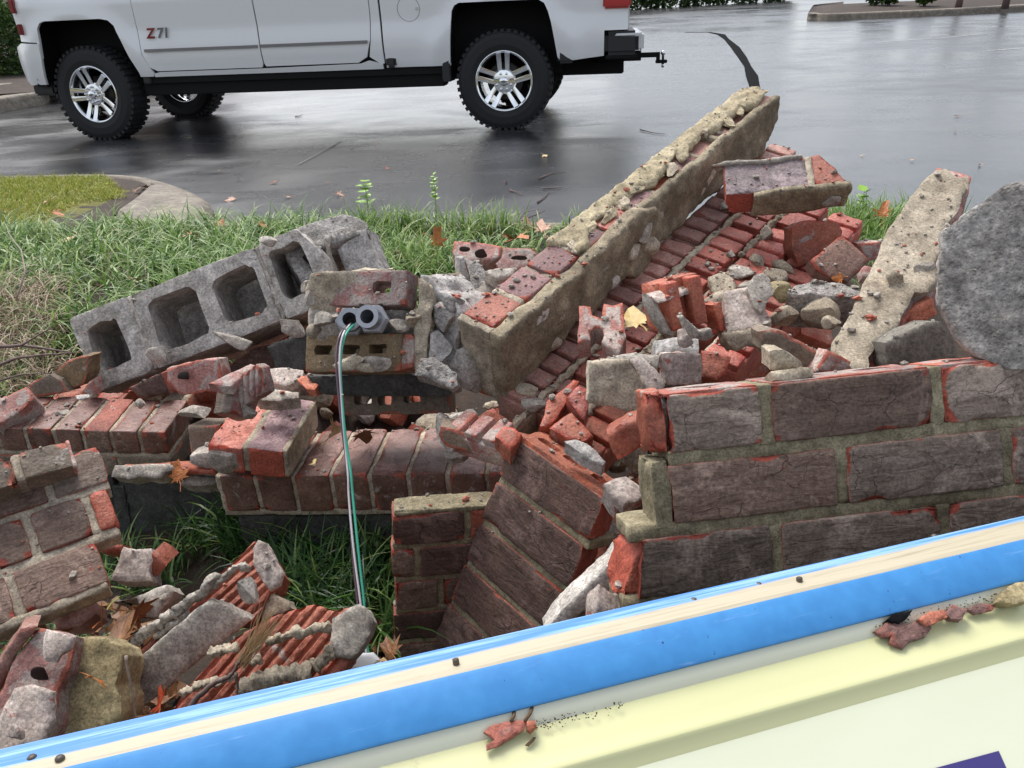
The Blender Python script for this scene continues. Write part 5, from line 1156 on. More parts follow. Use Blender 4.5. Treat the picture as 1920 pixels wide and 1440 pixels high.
S('mortar_chunk', 'flaky grey stone on top of the red beam end', 'mortar', [(908, 508), (935, 500), (970, 502), (960, 515), (930, 520)], 1.56, M_MORTAR_G, .03, 40)
rock('concrete_lump', 'grey stone wedged below the beam end', 'concrete piece', 872, 690, 1.50, (.075, .07, .095), M_CMU, 33, 10)
rock('concrete_lump', 'small crumbly stone above the wedged grey stone', 'concrete piece', 865, 628, 1.52, (.045, .05, .05), M_MORTAR_G, 34, sub=3)
rock('concrete_lump', 'light stone beside the beam end face', 'concrete piece', 880, 655, 1.50, (.03, .04, .05), M_MORTAR_G, 35, sub=3)
# left heap, between the block run and the coping
S('holed_brick', 'broken pink brick end with a square core under the concrete blocks', 'brick', [(311, 694), (340, 684), (373, 675), (410, 673), (414, 712), (392, 730), (362, 740), (335, 739), (312, 715)], 1.68, M_BPINK, .06, 6, amp=.004)
V, F, w = lump(.030, .010, .022, 3, 3, 3, .05, .03); tag(obj('core_shade_lump', mesh_from('core_shade_lump', V, F, True, w, [simple('painted_core_shadow', (.02, .012, .010), .95)]), None, None, view(346, 705, 1.668)), 'dark lump painted as shade in the square core of the broken brick', 'core shade')  # shade of the square core painted as a dark lump
Mg = frame_px((398, 776, 1.50), (450, 772, 1.46), (394, 720, 1.53)) 
GB2 = obj('ribbed_brick_stub', brick_me(.050, .060, .06, 262, .006, (), .006, mats=[M_BFACE]), None, None, Mg); tag(GB2, 'small grey brick stub with grooved pink side above the coral brick', 'brick')
bpy.context.view_layer.update()
shard('grooved_side', None, None, [(433, 722), (478, 683), (487, 690), (496, 735), (470, 752), (450, 768), (445, 750)], 1.485, M_BPINK, .03, 5, -20, root=GB2, rib=(0, .014, .005), cell=.0035)
shard('pale_top', None, None, [(391, 717), (430, 698), (470, 681), (482, 684), (455, 702), (434, 722), (412, 722)], 1.49, M_BPINK, .02, 55, root=GB2)
S('brick_fragment', 'bright orange broken brick stub beside the holed brick', 'brick', [(557, 712), (565, 703), (580, 706), (597, 720), (590, 730), (575, 728)], 1.56, M_BORANGE, .02, 50)
S('brick_fragment', 'dark front of the orange brick stub', 'brick', [(556, 712), (574, 728), (597, 722), (594, 740), (562, 742)], 1.555, M_BROWN, .04, 0)
rock('mortar_lump', 'flat grey mortar lump lying on the coping before the stub', 'mortar', 370, 772, 1.55, (.073, .05, .030), M_MORTAR_G, 36, 5, 25)
rock('mortar_lump', 'small grey mortar lump on the orange cap bricks', 'mortar', 264, 757, 1.66, (.024, .02, .022), M_MORTAR_G, 37, sub=3)
rock('mortar_lump', 'flat dark mortar crumb on the left cap bricks', 'mortar', 155, 744, 1.70, (.035, .03, .012), M_CMU, 38, sub=3)
rock('mortar_lump', 'greenish flat chip on the cracked left cap bricks', 'mortar', 118, 773, 1.66, (.032, .03, .008), M_MORTAR_G, 39, sub=3)
S('debris_slab', 'pale cracked mortar slab in the shade by the holed brick', 'mortar', [(490, 692), (530, 688), (568, 692), (566, 712), (535, 722), (498, 712)], 1.64, M_MORTAR_P, .03, 50)
S('debris_slab', 'grey crumb covered mortar slab behind the stub', 'mortar', [(470, 735), (510, 726), (560, 735), (560, 745), (520, 750), (480, 748)], 1.58, M_MORTAR_G, .03, 45)
S('brick_fragment', 'olive brick face lying left of the concrete blocks', 'brick', [(98, 700), (125, 678), (150, 668), (166, 668), (163, 700), (155, 722), (135, 728), (110, 712)], 1.82, M_BTAN, .06, 12)
S('brick_fragment', 'long dark olive brick behind the left coping', 'brick', [(52, 722), (92, 702), (110, 712), (125, 735), (70, 745), (58, 738)], 1.80, M_GREYBR, .06, 8)
S('holed_brick', 'red brick with two cores at the far left of the coping', 'brick', [(-20, 762), (20, 738), (48, 724), (63, 745), (30, 775), (-10, 800), (-30, 790)], 1.70, M_BPINK, .05, 35)
S('brick_fragment', 'small red brick corner between block run and coping', 'brick', [(150, 738), (172, 712), (180, 738)], 1.78, M_BPINK, .04, 15)
S('brick_fragment', 'added dark brick face filling the shadow gap under the raised concrete blocks', 'brick', [(420, 690), (470, 655), (520, 640), (580, 610), (590, 700), (520, 712), (440, 715)], 1.98, M_BROWN, .10, 5)  # added dark brick that deepens the shadow gap below the block run
S('brick_fragment', 'added shade-dark filler beside the conduit lump in the gap', 'brick', [(500, 650), (575, 620), (582, 690), (520, 700)], 1.88, M_DARKCON, .08, 5)  # second added filler, coloured for the shadow in the gap
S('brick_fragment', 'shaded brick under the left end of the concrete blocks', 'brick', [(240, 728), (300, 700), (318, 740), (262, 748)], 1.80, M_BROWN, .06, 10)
# lower left corner
BL = empty('ribbed_brick_chunk', 'ribbed orange red brick chunk with a grey mortar side at lower left', 'wall chunk', view(360, 1170, 1.17))
bpy.context.view_layer.update()
shard('brick', 'bright ribbed orange red back', None, [(215, 1262), (262, 1215), (300, 1180), (340, 1140), (400, 1085), (440, 1050), (475, 1014), (495, 1020), (528, 1072), (520, 1098), (505, 1112), (473, 1168), (394, 1150), (300, 1230), (225, 1290)], 1.19, M_BRED, .055, 30, 0, 47, root=BL, rib=(90, .0135, .005), cell=.0030, amp=.0012)
shard('mortar_side', 'flat grey mortar side', None, [(205, 1276), (240, 1251), (298, 1202), (330, 1175), (394, 1126), (430, 1140), (472, 1163), (440, 1188), (400, 1215), (340, 1265), (268, 1325), (240, 1318), (212, 1312)], 1.145, M_MORTAR_G, .02, -2, 8, root=BL, amp=.003)
for k, (pts_, rr) in enumerate([([(225, 1230), (260, 1195), (300, 1168), (322, 1150)], .011), ([(325, 1152), (350, 1128), (380, 1110), (408, 1078)], .0105), ([(385, 1115), (410, 1090), (440, 1068), (470, 1062)], .007), ([(290, 1195), (330, 1170), (352, 1150)], .008), ([(213, 1225), (235, 1205)], .013)]):
    im = BL.matrix_world.inverted(); ridge('mortar_ridge', BL, [im @ W(a, b, 1.165) for a, b in pts_], rr, M_MORTAR_G, 270 + k)
shard('mortar_end', 'pale mortar patch on the upper end', None, [(474, 1028), (483, 1012), (500, 1018), (512, 1040), (528, 1075), (522, 1098), (506, 1108), (488, 1082), (474, 1060)], 1.155, M_MORTAR_P, .012, 20, root=BL)
part_lump('mortar_lump', BL, 466, 1108, 1.135, (.030, .02, .040), M_MORTAR_G, 275, 30)
BL2 = empty('ribbed_brick_slab', 'lower ribbed red brick slab with sandy joints touching the blue edge', 'wall chunk', view(520, 1230, 1.10))
bpy.context.view_layer.update()
shard('brick', 'ribbed red brick backs', None, [(310, 1345), (350, 1290), (395, 1240), (440, 1195), (500, 1160), (545, 1145), (590, 1133), (625, 1145), (675, 1132), (668, 1190), (655, 1235), (620, 1270), (520, 1320), (400, 1370), (320, 1400)], 1.11, M_BRED, .05, 26, 0, 53, root=BL2, rib=(90, .0150, .0055), cell=.0032, amp=.0012)
shard('mortar_corner', 'grey corner of smooth mortar', None, [(622, 1160), (650, 1142), (674, 1132), (688, 1140), (701, 1165), (692, 1190), (672, 1222), (655, 1235), (622, 1232), (618, 1200)], 1.095, M_MORTAR_G, .03, 22, root=BL2)
shard('brick', None, None, [(612, 1262), (640, 1228), (655, 1228), (655, 1240), (640, 1262), (625, 1275)], 1.085, M_BRED, .03, 20, root=BL2)
for k, (pts_, rr) in enumerate([([(500, 1206), (530, 1195), (565, 1185), (600, 1175), (615, 1172)], .0085), ([(446, 1290), (480, 1280), (520, 1268), (560, 1262), (585, 1262)], .017), ([(395, 1225), (420, 1218), (450, 1212)], .010), ([(335, 1305), (370, 1290), (400, 1280), (440, 1270)], .007), ([(470, 1245), (490, 1232)], .006), ([(590, 1250), (610, 1235), (625, 1215)], .012)]):
    im = BL2.matrix_world.inverted(); ridge('mortar_ridge', BL2, [im @ W(a, b, 1.083) for a, b in pts_], rr, M_MORTAR, 280 + k)
PK = empty('mortared_brick', 'pink and white mortared brick with one open core at the lower left corner', 'brick', view(60, 1290, 1.02))
bpy.context.view_layer.update()
shard('brick', 'pale pink bed', None, [(70, 1177), (105, 1183), (140, 1193), (135, 1225), (127, 1258), (107, 1293), (100, 1355), (80, 1400), (0, 1425), (-60, 1430), (-30, 1340), (5, 1290), (30, 1230)], 1.03, M_BPINK, .05, 25, 0, root=PK, amp=.002)
shard('brick_side', 'mauve left side', None, [(38, 1182), (70, 1177), (30, 1232), (2, 1292), (-35, 1345), (-60, 1330), (-10, 1260), (15, 1215)], 1.045, M_BPURP, .04, 10, 25, root=PK)
shard('mortar_skin', None, None, [(85, 1180), (137, 1194), (130, 1215), (112, 1228), (104, 1243), (84, 1240), (78, 1225)], 1.02, M_MORTAR_P, .008, 25, root=PK)
shard('mortar_skin', None, None, [(25, 1290), (60, 1284), (100, 1298), (98, 1350), (80, 1395), (0, 1420), (-40, 1425), (0, 1340)], 1.008, M_MORTAR_P, .008, 25, root=PK)
part_lump('mortar_knob', PK, 32, 1372, .99, (.022, .018, .022), M_MORTAR_P, 290); 
V, F, w = lump(.026, .006, .026, 3, 3, 2, .05, .03); obj('core_hole_shade', mesh_from('core_hole_shade', V, F, True, w, [simple('painted_core_shade', (.03, .010, .008), .95)]), PK, None, PK.matrix_world.inverted() @ view(76, 1264, 1.018, 0, 25))  # darkness of the open core put in as a painted lump
S('sandy_mortar_block', 'large sandy yellow mortar block beside the pink mortared brick', 'mortar', [(138, 1197), (165, 1193), (200, 1196), (222, 1210), (228, 1228), (222, 1260), (216, 1285), (226, 1310), (228, 1335), (222, 1355), (180, 1378), (140, 1385), (85, 1390), (78, 1378), (100, 1330), (107, 1293), (125, 1260), (135, 1225)], 1.06, M_MORTAR_Y, .07, 18, amp=.006, ns=30)
S('brick_fragment', 'pale mortared brick piece in the grass below the leaning chunk', 'brick', [(230, 1024), (255, 1030), (283, 1028), (288, 1043), (277, 1070), (280, 1088), (245, 1090), (207, 1087), (217, 1060)], 1.30, M_MORTAR_P, .05, 25)
S('brick_fragment', 'dark red side next to the pale mortared piece', 'brick', [(284, 1040), (300, 1050), (312, 1062), (300, 1076), (286, 1085), (278, 1070)], 1.31, M_BRED, .05, 15)
S('brick_fragment', 'thin red brick end at the foot of the leaning chunk', 'brick', [(185, 1023), (205, 1019), (229, 1021), (226, 1034), (190, 1037)], 1.32, M_BRED, .04, 20)
S('mortar_chunk', 'angular grey mortar chunk behind the ribbed chunk', 'mortar', [(207, 1130), (250, 1120), (285, 1105), (313, 1096), (324, 1108), (310, 1134), (290, 1158), (272, 1156), (255, 1120), (235, 1123)], 1.24, M_MORTAR_G, .05, 22)
S('mortar_chunk', 'pale slab poking out right of the ribbed chunk', 'mortar', [(494, 1130), (508, 1112), (540, 1125), (546, 1140), (520, 1150), (490, 1165)], 1.20, M_MORTAR, .04, 20)
S('brick_fragment', 'mauve brick face half buried under the leaning chunk', 'brick', [(95, 1130), (150, 1110), (175, 1125), (178, 1150), (150, 1172), (105, 1178)], 1.22, M_BPURP, .05, 30)
# buried rubble that carries the heap
fillp = []; rr = random.Random(5)
def heap(x, y):
    a = .50 * math.exp(-(((x - .50) / .42) ** 2 + ((y - 1.66) / .36) ** 2))
    a = max(a, .40 * math.exp(-(((x - .02) / .30) ** 2 + ((y - 1.62) / .25) ** 2)))
    a = max(a, .28 * math.exp(-(((x + .42) / .28) ** 2 + ((y - 1.82) / .22) ** 2)))
    a = max(a, .38 * math.exp(-(((x - .85) / .45) ** 2 + ((y - 1.45) / .35) ** 2)))
    a = max(a, .16 * math.exp(-(((x + .95) / .35) ** 2 + ((y - 1.95) / .22) ** 2)))
    return a
for m, nn_, mt, nm in ((0, 240, M_MORTAR, 'mortar_rubble'), (1, 240, M_BRED, 'brick_rubble'), (2, 120, M_CMU, 'concrete_rubble')):
    ps = []
    for k in range(nn_):
        x, y = rr.uniform(-1.2, 1.5), rr.uniform(1.15, 2.25); hh = heap(x, y)
        if hh < .05: continue
        z = float(bed_z(x, y)) + hh * rr.uniform(.15, 1.0) - .02; s = rr.uniform(.035, .09)
        if m == 1: V, F, w = rough_box(s * 1.4, s, s * .7, .02, .002, 40, .008, .015, k % 9); V = V - [s * .7, s / 2, s * .35]
        else: V, F, w = lump(s * 1.3, s, s * .9, k % 12, 2, 6, .1, .04)
        Rm = (Rz(rr.uniform(0, 360)) @ Rx(rr.uniform(-50, 50)) @ Ry(rr.uniform(-50, 50))).to_4x4(); ps.append(xf((V, F, w), T(x, y, z) @ Rm))
    V, F, w = join(ps); tag(obj(nm, mesh_from(nm, V, F, m == 1, w, [mt])), kind='stuff')
# crumbs and grit scattered from above onto whatever lies there
bpy.context.view_layer.update(); dg = bpy.context.evaluated_depsgraph_get(); gr_ = {0: [], 1: []}
for k in range(4200):
    if k % 3: x, y = rr.uniform(-1.35, 1.25), rr.uniform(.95, 2.3)
    else: x, y = rr.gauss(.25, .40), rr.gauss(1.45, .25)
    ok_, loc, nr, _, ho, _ = sc.ray_cast(dg, Vector((x, y, 1.6)), Vector((0, 0, -1)))
    if not ok_ or nr.z < .45: continue
    on_ground = ho.name.startswith('ground')
    if on_ground and rr.random() < .6: continue
    if ho.name.startswith('kerb') or 'truck' in ho.name: continue
    s = rr.uniform(.0018, .0055) if rr.random() < .88 else rr.uniform(.006, .012)
    V, F, w = lump(s * 1.5, s, s * .8, k % 15, 1, 5, .1, .0); gr_[0 if rr.random() < .8 else 1].append(xf((V, F, w), T(loc.x, loc.y, loc.z + s * .3) @ Rz(rr.uniform(0, 360)) @ Rx(rr.uniform(-30, 30))))
for q, nm, mt in ((0, 'mortar_crumbs', M_MORTAR_G), (1, 'brick_crumbs', M_BRED)):
    V, F, w = join(gr_[q]); tag(obj(nm, mesh_from(nm, V, F, False, w, [mt])), kind='stuff')
# ================================================================== SIGN
A = W(0, 1409, .52); B = W(1920, 970, .745); sx = (B - A).normalized(); sL = (B - A).length
vd = (W(960, 1250, 1) - cO).normalized(); face_n = (-vd + Vector((0, 0, .60))); face_n = (face_n - sx * face_n.dot(sx)).normalized()
# local: x along the top edge, y = outward face normal, z = up the face
sz_ = sx.cross(face_n)
if sz_.z < 0: sz_ = -sz_
MS_ = Matrix.Identity(4)
for i in range(3): MS_[i][0] = sx[i]; MS_[i][1] = -face_n[i]; MS_[i][2] = sz_[i]; MS_[i][3] = A[i]
SG = empty('sign_cabinet', 'cream sign cabinet with a scratched blue metal edge fallen in front', 'sign', MS_)
def sloc(px_, py_, y=0.0):
    Mi = MS_.inverted(); o = Mi @ cO; r = Mi.to_3x3() @ (W(px_, py_, 1) - cO); t = (y - o.y) / r.y; return o + r * t
# blue enamel
nb = NB('blue_enamel'); co = nb.coords(0)
sc1 = nb.noise(stretch(nb, co, (9, 120, 120)), 1.0, 5, .7, .4); sc2 = nb.noise(stretch(nb, co, (2.4, 14, 14)), 1.0, 4, .6); dirt = nb.noise(co, 60, 4)
c = nb.ramp(dirt, [(.3, (.034, .20, .48)), (.7, (.048, .25, .56))])
c = nb.mix(nb.math('MULTIPLY', smask(nb, sc1, .62, .70), .40), c, (.25, .42, .72))
c = nb.mix(smask(nb, nb.noise(co, 170, 2), .74, .78), c, (.015, .045, .16))
nb.base(c); nb.rough(.55); nb.nrm(nb.bump(dirt, .08, .002)); M_BLUE = nb.m
nb = NB('blue_edge_scraped'); co = nb.coords(0)
sxyz = nb.n('ShaderNodeSeparateXYZ'); nb.l(co, sxyz.inputs[0])
sc1 = nb.noise(stretch(nb, co, (7, 260, 260)), 1.0, 6, .7, .3); sc2 = nb.noise(stretch(nb, co, (3.0, 60, 60)), 1.0, 4, .6, .3); lo = nb.noise(stretch(nb, co, (1.2, 0, 0)), 1.0, 3)
c = nb.mix(smask(nb, sc1, .46, .60), (.050, .20, .56), (.22, .40, .66))
cr = nb.math('ADD', nb.math('ADD', nb.math('MULTIPLY', sxyz.outputs[1], -38.5), nb.math('MULTIPLY', sxyz.outputs[0], .36)), nb.math('ADD', nb.math('MULTIPLY', sc2, .40), nb.math('SUBTRACT', nb.math('MULTIPLY', lo, .25), .46)))
c = nb.mix(smask(nb, cr, .44, .50), c, nb.mix(smask(nb, sc1, .5, .72), (.44, .39, .28), (.27, .22, .14)))
nb.base(c); nb.rough(.5); nb.nrm(nb.bump(sc1, .03, .0005)); M_BLUE2 = nb.m
def cream(name, c1, c2, r=.3):
    nb = NB(name); co = nb.coords(0); n = nb.noise(stretch(nb, co, (3, 10, 10)), 1.0, 4, .6); d = nb.noise(co, 45, 5, .7)
    c = nb.ramp(n, [(.3, c1), (.7, c2)]); c = nb.mix(nb.math('MULTIPLY', smask(nb, d, .66, .74), .35), c, (.32, .26, .16)); nb.base(c); nb.rough(r); nb.nrm(nb.bump(d, .04, .001)); return nb.m
M_CR1 = cream('cream_edge', (.64, .64, .50), (.70, .70, .56)); M_CR2 = cream('yellow_cream_face', (.56, .56, .30), (.62, .61, .34)); M_CR3 = cream('pale_cream_face', (.60, .62, .46), (.64, .66, .50))
X0, X1 = -.75, sL + .75
def prof(name, pts, mat, root=SG, x0=X0, x1=X1, n=46, smooth=True, sag=0.0, label=None):
    """sweep a (y, z) polyline along the sign"""
    V = []; F = []; m = len(pts)
    for i in range(n + 1):
        x = x0 + (x1 - x0) * i / n; q = sag * math.sin(x * 5.0)
        for y, z in pts: V.append((x, y, z + q))
    for i in range(n):
        for k in range(m - 1): F.append([i * m + k, (i + 1) * m + k, (i + 1) * m + k + 1, i * m + k + 1])
    me = mesh_from(name, V, F, smooth); me.set_sharp_from_angle(angle=R(60 if 'face_panel' in name else 28)); o = obj(name, me, root, mat)
    if label: o['label'] = label
    return o
# measure the bands on the face plane
zt = 0.0
def zat(px_, py_): return sloc(px_, py_).z
tw = .026      # depth of the folded top flange
# front plane of the retainer lies at y=-tw/2 .. choose so that its upper corner projects on the cream/blue border
b0 = [sloc(960, 1231, -.0), sloc(960, 1333, -.0)]
fz = sloc(960, 1231, -tw).z; fb = sloc(960, 1333, -tw).z
prof('edge_frame', [(.0, -.30), (.0, -.004), (-.001, -.001), (-.004, .0), (-tw + .004, fz + .001), (-tw + .001, fz), (-tw, fz - .003)], M_BLUE2, label='scraped top flange of the blue edge')
prof('retainer', [(-tw, fz - .003), (-tw - .0008, fz - .006), (-tw - .0008, fb + .002), (-tw + .0002, fb), (-tw + .003, fb), (-tw + .003, fb + .03)], M_BLUE, label='flat blue retainer band')
print('sign', fz, fb, sL, MS_.col[1][:3], MS_.col[2][:3])
yp = -tw + .004
def zz(px_, py_, y): return sloc(px_, py_, y).z
z1 = zz(960, 1372, yp + .002); z2 = zz(960, 1452, yp - .004); 
prof('face_lip', [(yp - .001, fb + .02), (yp - .001, fb - .002), (yp + .001, z1 + .004), (yp + .004, z1)], M_CR1)
z2 = zz(1350, 1343, yp - .002); z3 = zz(1350, 1375, yp)
prof('face_panel', [(yp + .004, z1), (yp + .003, z1 - .006), (yp + .001, (z1 + z2) / 2), (yp, z2 + .008), (yp - .0012, z2 + .003), (yp - .0026, z2 - .001), (yp - .0034, z2 - .004), (yp - .0032, (z2 + z3) / 2), (yp - .0020, z3 + .003), (yp + .0002, z3 - .001), (yp + .0012, z3 - .004), (yp + .002, z3 - .006)], M_CR2, label='yellowish cream moulded rim')
prof('face_panel', [(yp + .002, z3 - .006), (yp + .001, z3 - .03), (yp, z3 - .10), (yp, -.62)], M_CR3, label='pale cream sign face')
prof('cabinet_back', [(.0, -.004), (.002, -.30), (.002, -.62), (yp, -.62)], M_CR1)
# screws and grit on the top flange
M_SCR = simple('rusty_screw', (.10, .085, .07), .5, .6, nz=.4)
V, F = lathe([(0, .0016), (.0006, .0016), (.0007, .0024), (.0022, .0022), (.0034, .0010), (.0040, .0002), (.0040, -.001)], 16); SME = mesh_from('screw', V, F)
V2, F2 = lathe([(0, .0042), (.0028, .0042), (.0034, .0036), (.0034, -.001)], 6); SME2 = mesh_from('screw', V2, F2, False)
def on_top(px_, py_):
    # plane of the flange: from (0,0) to (-tw,fz)
    n = Vector((0, -fz, -tw)).normalized(); Mi = MS_.inverted(); o = Mi @ cO; r = Mi.to_3x3() @ (W(px_, py_, 1) - cO); t = -o.dot(n) / r.dot(n); return o + r * t
tn_ = Vector((0, fz, tw)); tn_ = Vector((0, fz if False else -(-fz), tw)).normalized()
qt = Vector((0, fz, tw)).to_track_quat('Y', 'X').to_matrix().to_4x4()
nrm_top = Vector((0, fz, tw)).normalized()
if nrm_top.z < 0: nrm_top = -nrm_top
qt = nrm_top.to_track_quat('Y', 'X').to_matrix().to_4x4()
for (x_, y_, me) in ((855, 1243, SME2), (1301, 1125, SME), (1423, 1096, SME), (1499, 1089, SME2), (60, 1420, SME), (112, 1421, SME), (990, 1184, SME), (1752, 1005, SME)):
    obj('screw', me, SG, M_SCR, T(*on_top(x_, y_)) @ qt @ Matrix.Scale(.75, 4))
# purple letter shape at the lower right of the face
pl_ = [sloc(x_, y_, yp - .0002) for x_, y_ in ((1872, 1408), (1765, 1437), (1600, 1482), (1580, 1500), (1650, 1700), (1800, 1660), (1900, 1470))]
V = [(p.x, yp - .0006, p.z) for p in pl_] + [(p.x, yp + .0004, p.z) for p in pl_]; n = len(pl_)
me = mesh_from('printed_shape', V, [list(range(n))] + [[i, (i + 1) % n, n + (i + 1) % n, n + i] for i in range(n)], False); obj('printed_shape', me, SG, simple('navy_vinyl', (.045, .035, .16), .3))['label'] = 'dark purple printed shape on the sign face'
# brick flakes on the sign
M_FLAKE = brick_mat('brick_flake', (.19, .095, .075), (.31, .175, .15), residue=.3, edge=(.30, .10, .07))
def flake(label, poly, mat=None, th=.0035, y=None, cat='brick chip'):
    yy = (yp + .0) if y is None else y
    L = [sloc(a, b, yy - th) for a, b in poly]
    V, F, w = poly_solid([(p.x, p.z) for p in L], th, .0022, int(poly[0][0]), .0009, 160, bev=.0012, fine=.0005)
    me = mesh_from('brick_chip', V, F, True, w, [mat or M_FLAKE]); me.set_sharp_from_angle(angle=R(50)); return tag(obj('brick_chip', me, None, None, MS_ @ T(0, yy - th, 0)), label, cat)
flake('large mauve brick flake on the cream sign rim at right', [(1640, 1183), (1665, 1165), (1690, 1162), (1700, 1172), (1735, 1158), (1748, 1176), (1735, 1195), (1712, 1200), (1695, 1216), (1668, 1206), (1672, 1192), (1655, 1194)])
flake('red brick splinter touching the large mauve flake', [(1722, 1160), (1745, 1146), (1772, 1142), (1778, 1156), (1752, 1168), (1740, 1172)], M_BRED, .008)
flake('brown brick bits trailing along the sign rim', [(1774, 1150), (1788, 1132), (1800, 1138), (1815, 1142), (1805, 1162), (1785, 1160)], None, .007)
flake('flat mauve brick chip at the end of the trail', [(1812, 1140), (1835, 1130), (1868, 1133), (1862, 1144), (1830, 1150)])
flake('sandy brown crumb clump at the far right of the sign rim', [(1868, 1128), (1885, 1105), (1905, 1092), (1930, 1090), (1930, 1125), (1900, 1132)], M_MORTAR_Y, .010, cat='mortar crumb')
flake('black leaf litter stuck under the blue band above the large flake', [(1662, 1162), (1680, 1148), (1712, 1143), (1700, 1160), (1688, 1168)], M_TAR, .006, cat='leaf litter')
flake('fan shaped mauve brick flake near the bottom centre of the sign', [(908, 1372), (920, 1360), (950, 1352), (972, 1350), (990, 1352), (984, 1366), (965, 1380), (935, 1398), (912, 1406), (912, 1396), (928, 1386)])
flake('small orange brick crumb beside the fan shaped flake', [(988, 1352), (1003, 1350), (1006, 1362), (996, 1372), (988, 1366)], M_BORANGE, .006)
flake('thin brown twig fragment below the fan shaped flake', [(985, 1396), (1000, 1381), (1006, 1382), (992, 1398)], simple('twig_brown', (.10, .06, .03), .8), .003, cat='twig')
for k, ((a, b), (c_, d_)) in enumerate([((958, 1352), (964, 1334)), ((984, 1352), (998, 1326))]):
    p, q = MS_ @ sloc(a, b, yp - .004), MS_ @ sloc(c_, d_, yp - .001); V, F = tube_geo([p, p.lerp(q, .5) + Vector((.0008, 0, 0)), q], .0013, 6); tag(obj('leaf_stem', mesh_from('leaf_stem', V, F), None, bpy.data.materials['twig_brown']), ('short' if k == 0 else 'longer') + ' dark stem caught between blue band and fan shaped flake', 'leaf stem')
# dirt trail along the inner corner of the sign
rr = random.Random(9); ps = []
for k in range(330):
    if k < 150: a, b = rr.uniform(990, 1160), 0; a = 990 + 180 * rr.random() ** 1.6; b = 1366 - (a - 990) * .25 + rr.gauss(0, 5)
    else: a = rr.uniform(1640, 1930); b = 1178 - (a - 1640) * .22 + rr.gauss(-6, 7)
    q = sloc(a, b, yp); s = rr.uniform(.0003, .0010); V, F, w = lump(s * 1.6, s * .9, s * 1.4, k % 9, 1, 3, .1, 0); ps.append((V + [q.x, yp - .0006, q.z], F, w))
V, F, w = join(ps); tag(obj('dirt_grains', mesh_from('dirt_grains', V, F, False, w, [M_SOIL]), None, None, MS_), kind='stuff')
# ================================================================== PLANTS AND LITTER
def leafmat(name, stops, rough=.45, trans=.0, spec=.4):
    nb = NB(name); tcx = nb.n('ShaderNodeAttribute', attribute_name='tint'); nb.base(nb.ramp(tcx.outputs['Fac'], stops)); nb.rough(rough); nb.b.inputs['Specular IOR Level'].default_value = spec
    if trans:
        tr = nb.n('ShaderNodeBsdfTranslucent'); nb.l(nb.b.inputs['Base Color'].links[0].from_socket, tr.inputs['Color']); mx = nb.n('ShaderNodeMixShader'); mx.inputs[0].default_value = trans
        nb.l(nb.b.outputs[0], mx.inputs[1]); nb.l(tr.outputs[0], mx.inputs[2]); nb.l(mx.outputs[0], nb.out.inputs[0])
    return nb.m
def blades(name, roots, rs, lmin, lmax, w, mat, seg=5, lean=(.3, 1.1), tint=(0, 1), dirf=None, kind='stuff', parent=None, curl=1.0):
    """roots: (n,3). Long tapering blades that arch over"""
    n = len(roots); L = rs.uniform(lmin, lmax, n); az = rs.uniform(0, 2 * math.pi, n) if dirf is None else dirf(n); th = rs.uniform(lean[0], lean[1], n) * curl; W_ = w * rs.uniform(.6, 1.25, n)
    t0 = rs.uniform(.0, .35, n); dh = np.stack([np.cos(az), np.sin(az)], 1); sd_ = np.stack([-np.sin(az), np.cos(az)], 1); P = roots.copy(); Vs = []
    ang = t0.copy(); tw_ = rs.uniform(-.5, .5, n)
    for k in range(seg + 1):
        f = k / seg; ww = W_ * (1 - f ** 2.2) * (.55 + .45 * min(1, f * 3)) + .0002
        s3 = np.concatenate([sd_ * np.cos(tw_ * f)[:, None], (np.sin(tw_ * f))[:, None]], 1)
        Vs.append(P - s3 * ww[:, None] / 2); Vs.append(P + s3 * ww[:, None] / 2)
        ang = t0 + th * 1.6 * ((k + 1) / seg) ** 1.3
        st = L / seg; P = P + np.stack([dh[:, 0] * np.sin(ang) * st, dh[:, 1] * np.sin(ang) * st, np.cos(ang) * st], 1)
        P[:, 2] = np.maximum(P[:, 2], roots[:, 2] + .004)
    V = np.stack(Vs, 1).reshape(-1, 3); m = 2 * (seg + 1); base = np.arange(n)[:, None] * m
    F = np.concatenate([base + np.array([[2 * k, 2 * k + 2, 2 * k + 3, 2 * k + 1]]) for k in range(seg)], 0)
    me = mesh_from(name, V, F, True); a = me.attributes.new('tint', 'FLOAT', 'POINT'); tv = np.repeat(rs.uniform(tint[0], tint[1], n), m); a.data.foreach_set('value', tv.astype(np.float32)); me.materials.append(mat)
    o = obj(name, me, parent); 
    if kind: tag(o, kind=kind)
    return o
G_STOPS = [(0.0, (.035, .085, .018)), (.3, (.085, .175, .035)), (.6, (.17, .29, .065)), (.85, (.30, .42, .12)), (.95, (.42, .46, .22)), (1.0, (.50, .44, .30))]
M_GRASS = leafmat('long_grass_blade', G_STOPS, .42, .30); 
M_DGRASS = leafmat('shaded_lily_turf', [(0, (.012, .040, .010)), (.5, (.035, .095, .020)), (.85, (.09, .19, .04)), (1, (.25, .30, .09))], .38, .2)
M_LAWN = leafmat('short_lawn_blade', [(0, (.15, .19, .020)), (.5, (.27, .32, .035)), (.85, (.38, .38, .06)), (1, (.38, .28, .10))], .6, .3)
M_STRAW = leafmat('dead_grass_strand', [(0, (.22, .15, .09)), (.5, (.38, .28, .19)), (1, (.55, .45, .34))], .6, .1)
rs = np.random.RandomState(3)
def clumped(n, fx, per=26, spread=.035):
    R_ = []
    while len(R_) * per < n:
        p = fx()
        if p is None: continue
        R_.append(p)
    C_ = np.array(R_); P = np.repeat(C_, per, 0); P = P + np.concatenate([rs.normal(0, spread, (len(P), 2))], 1); return P
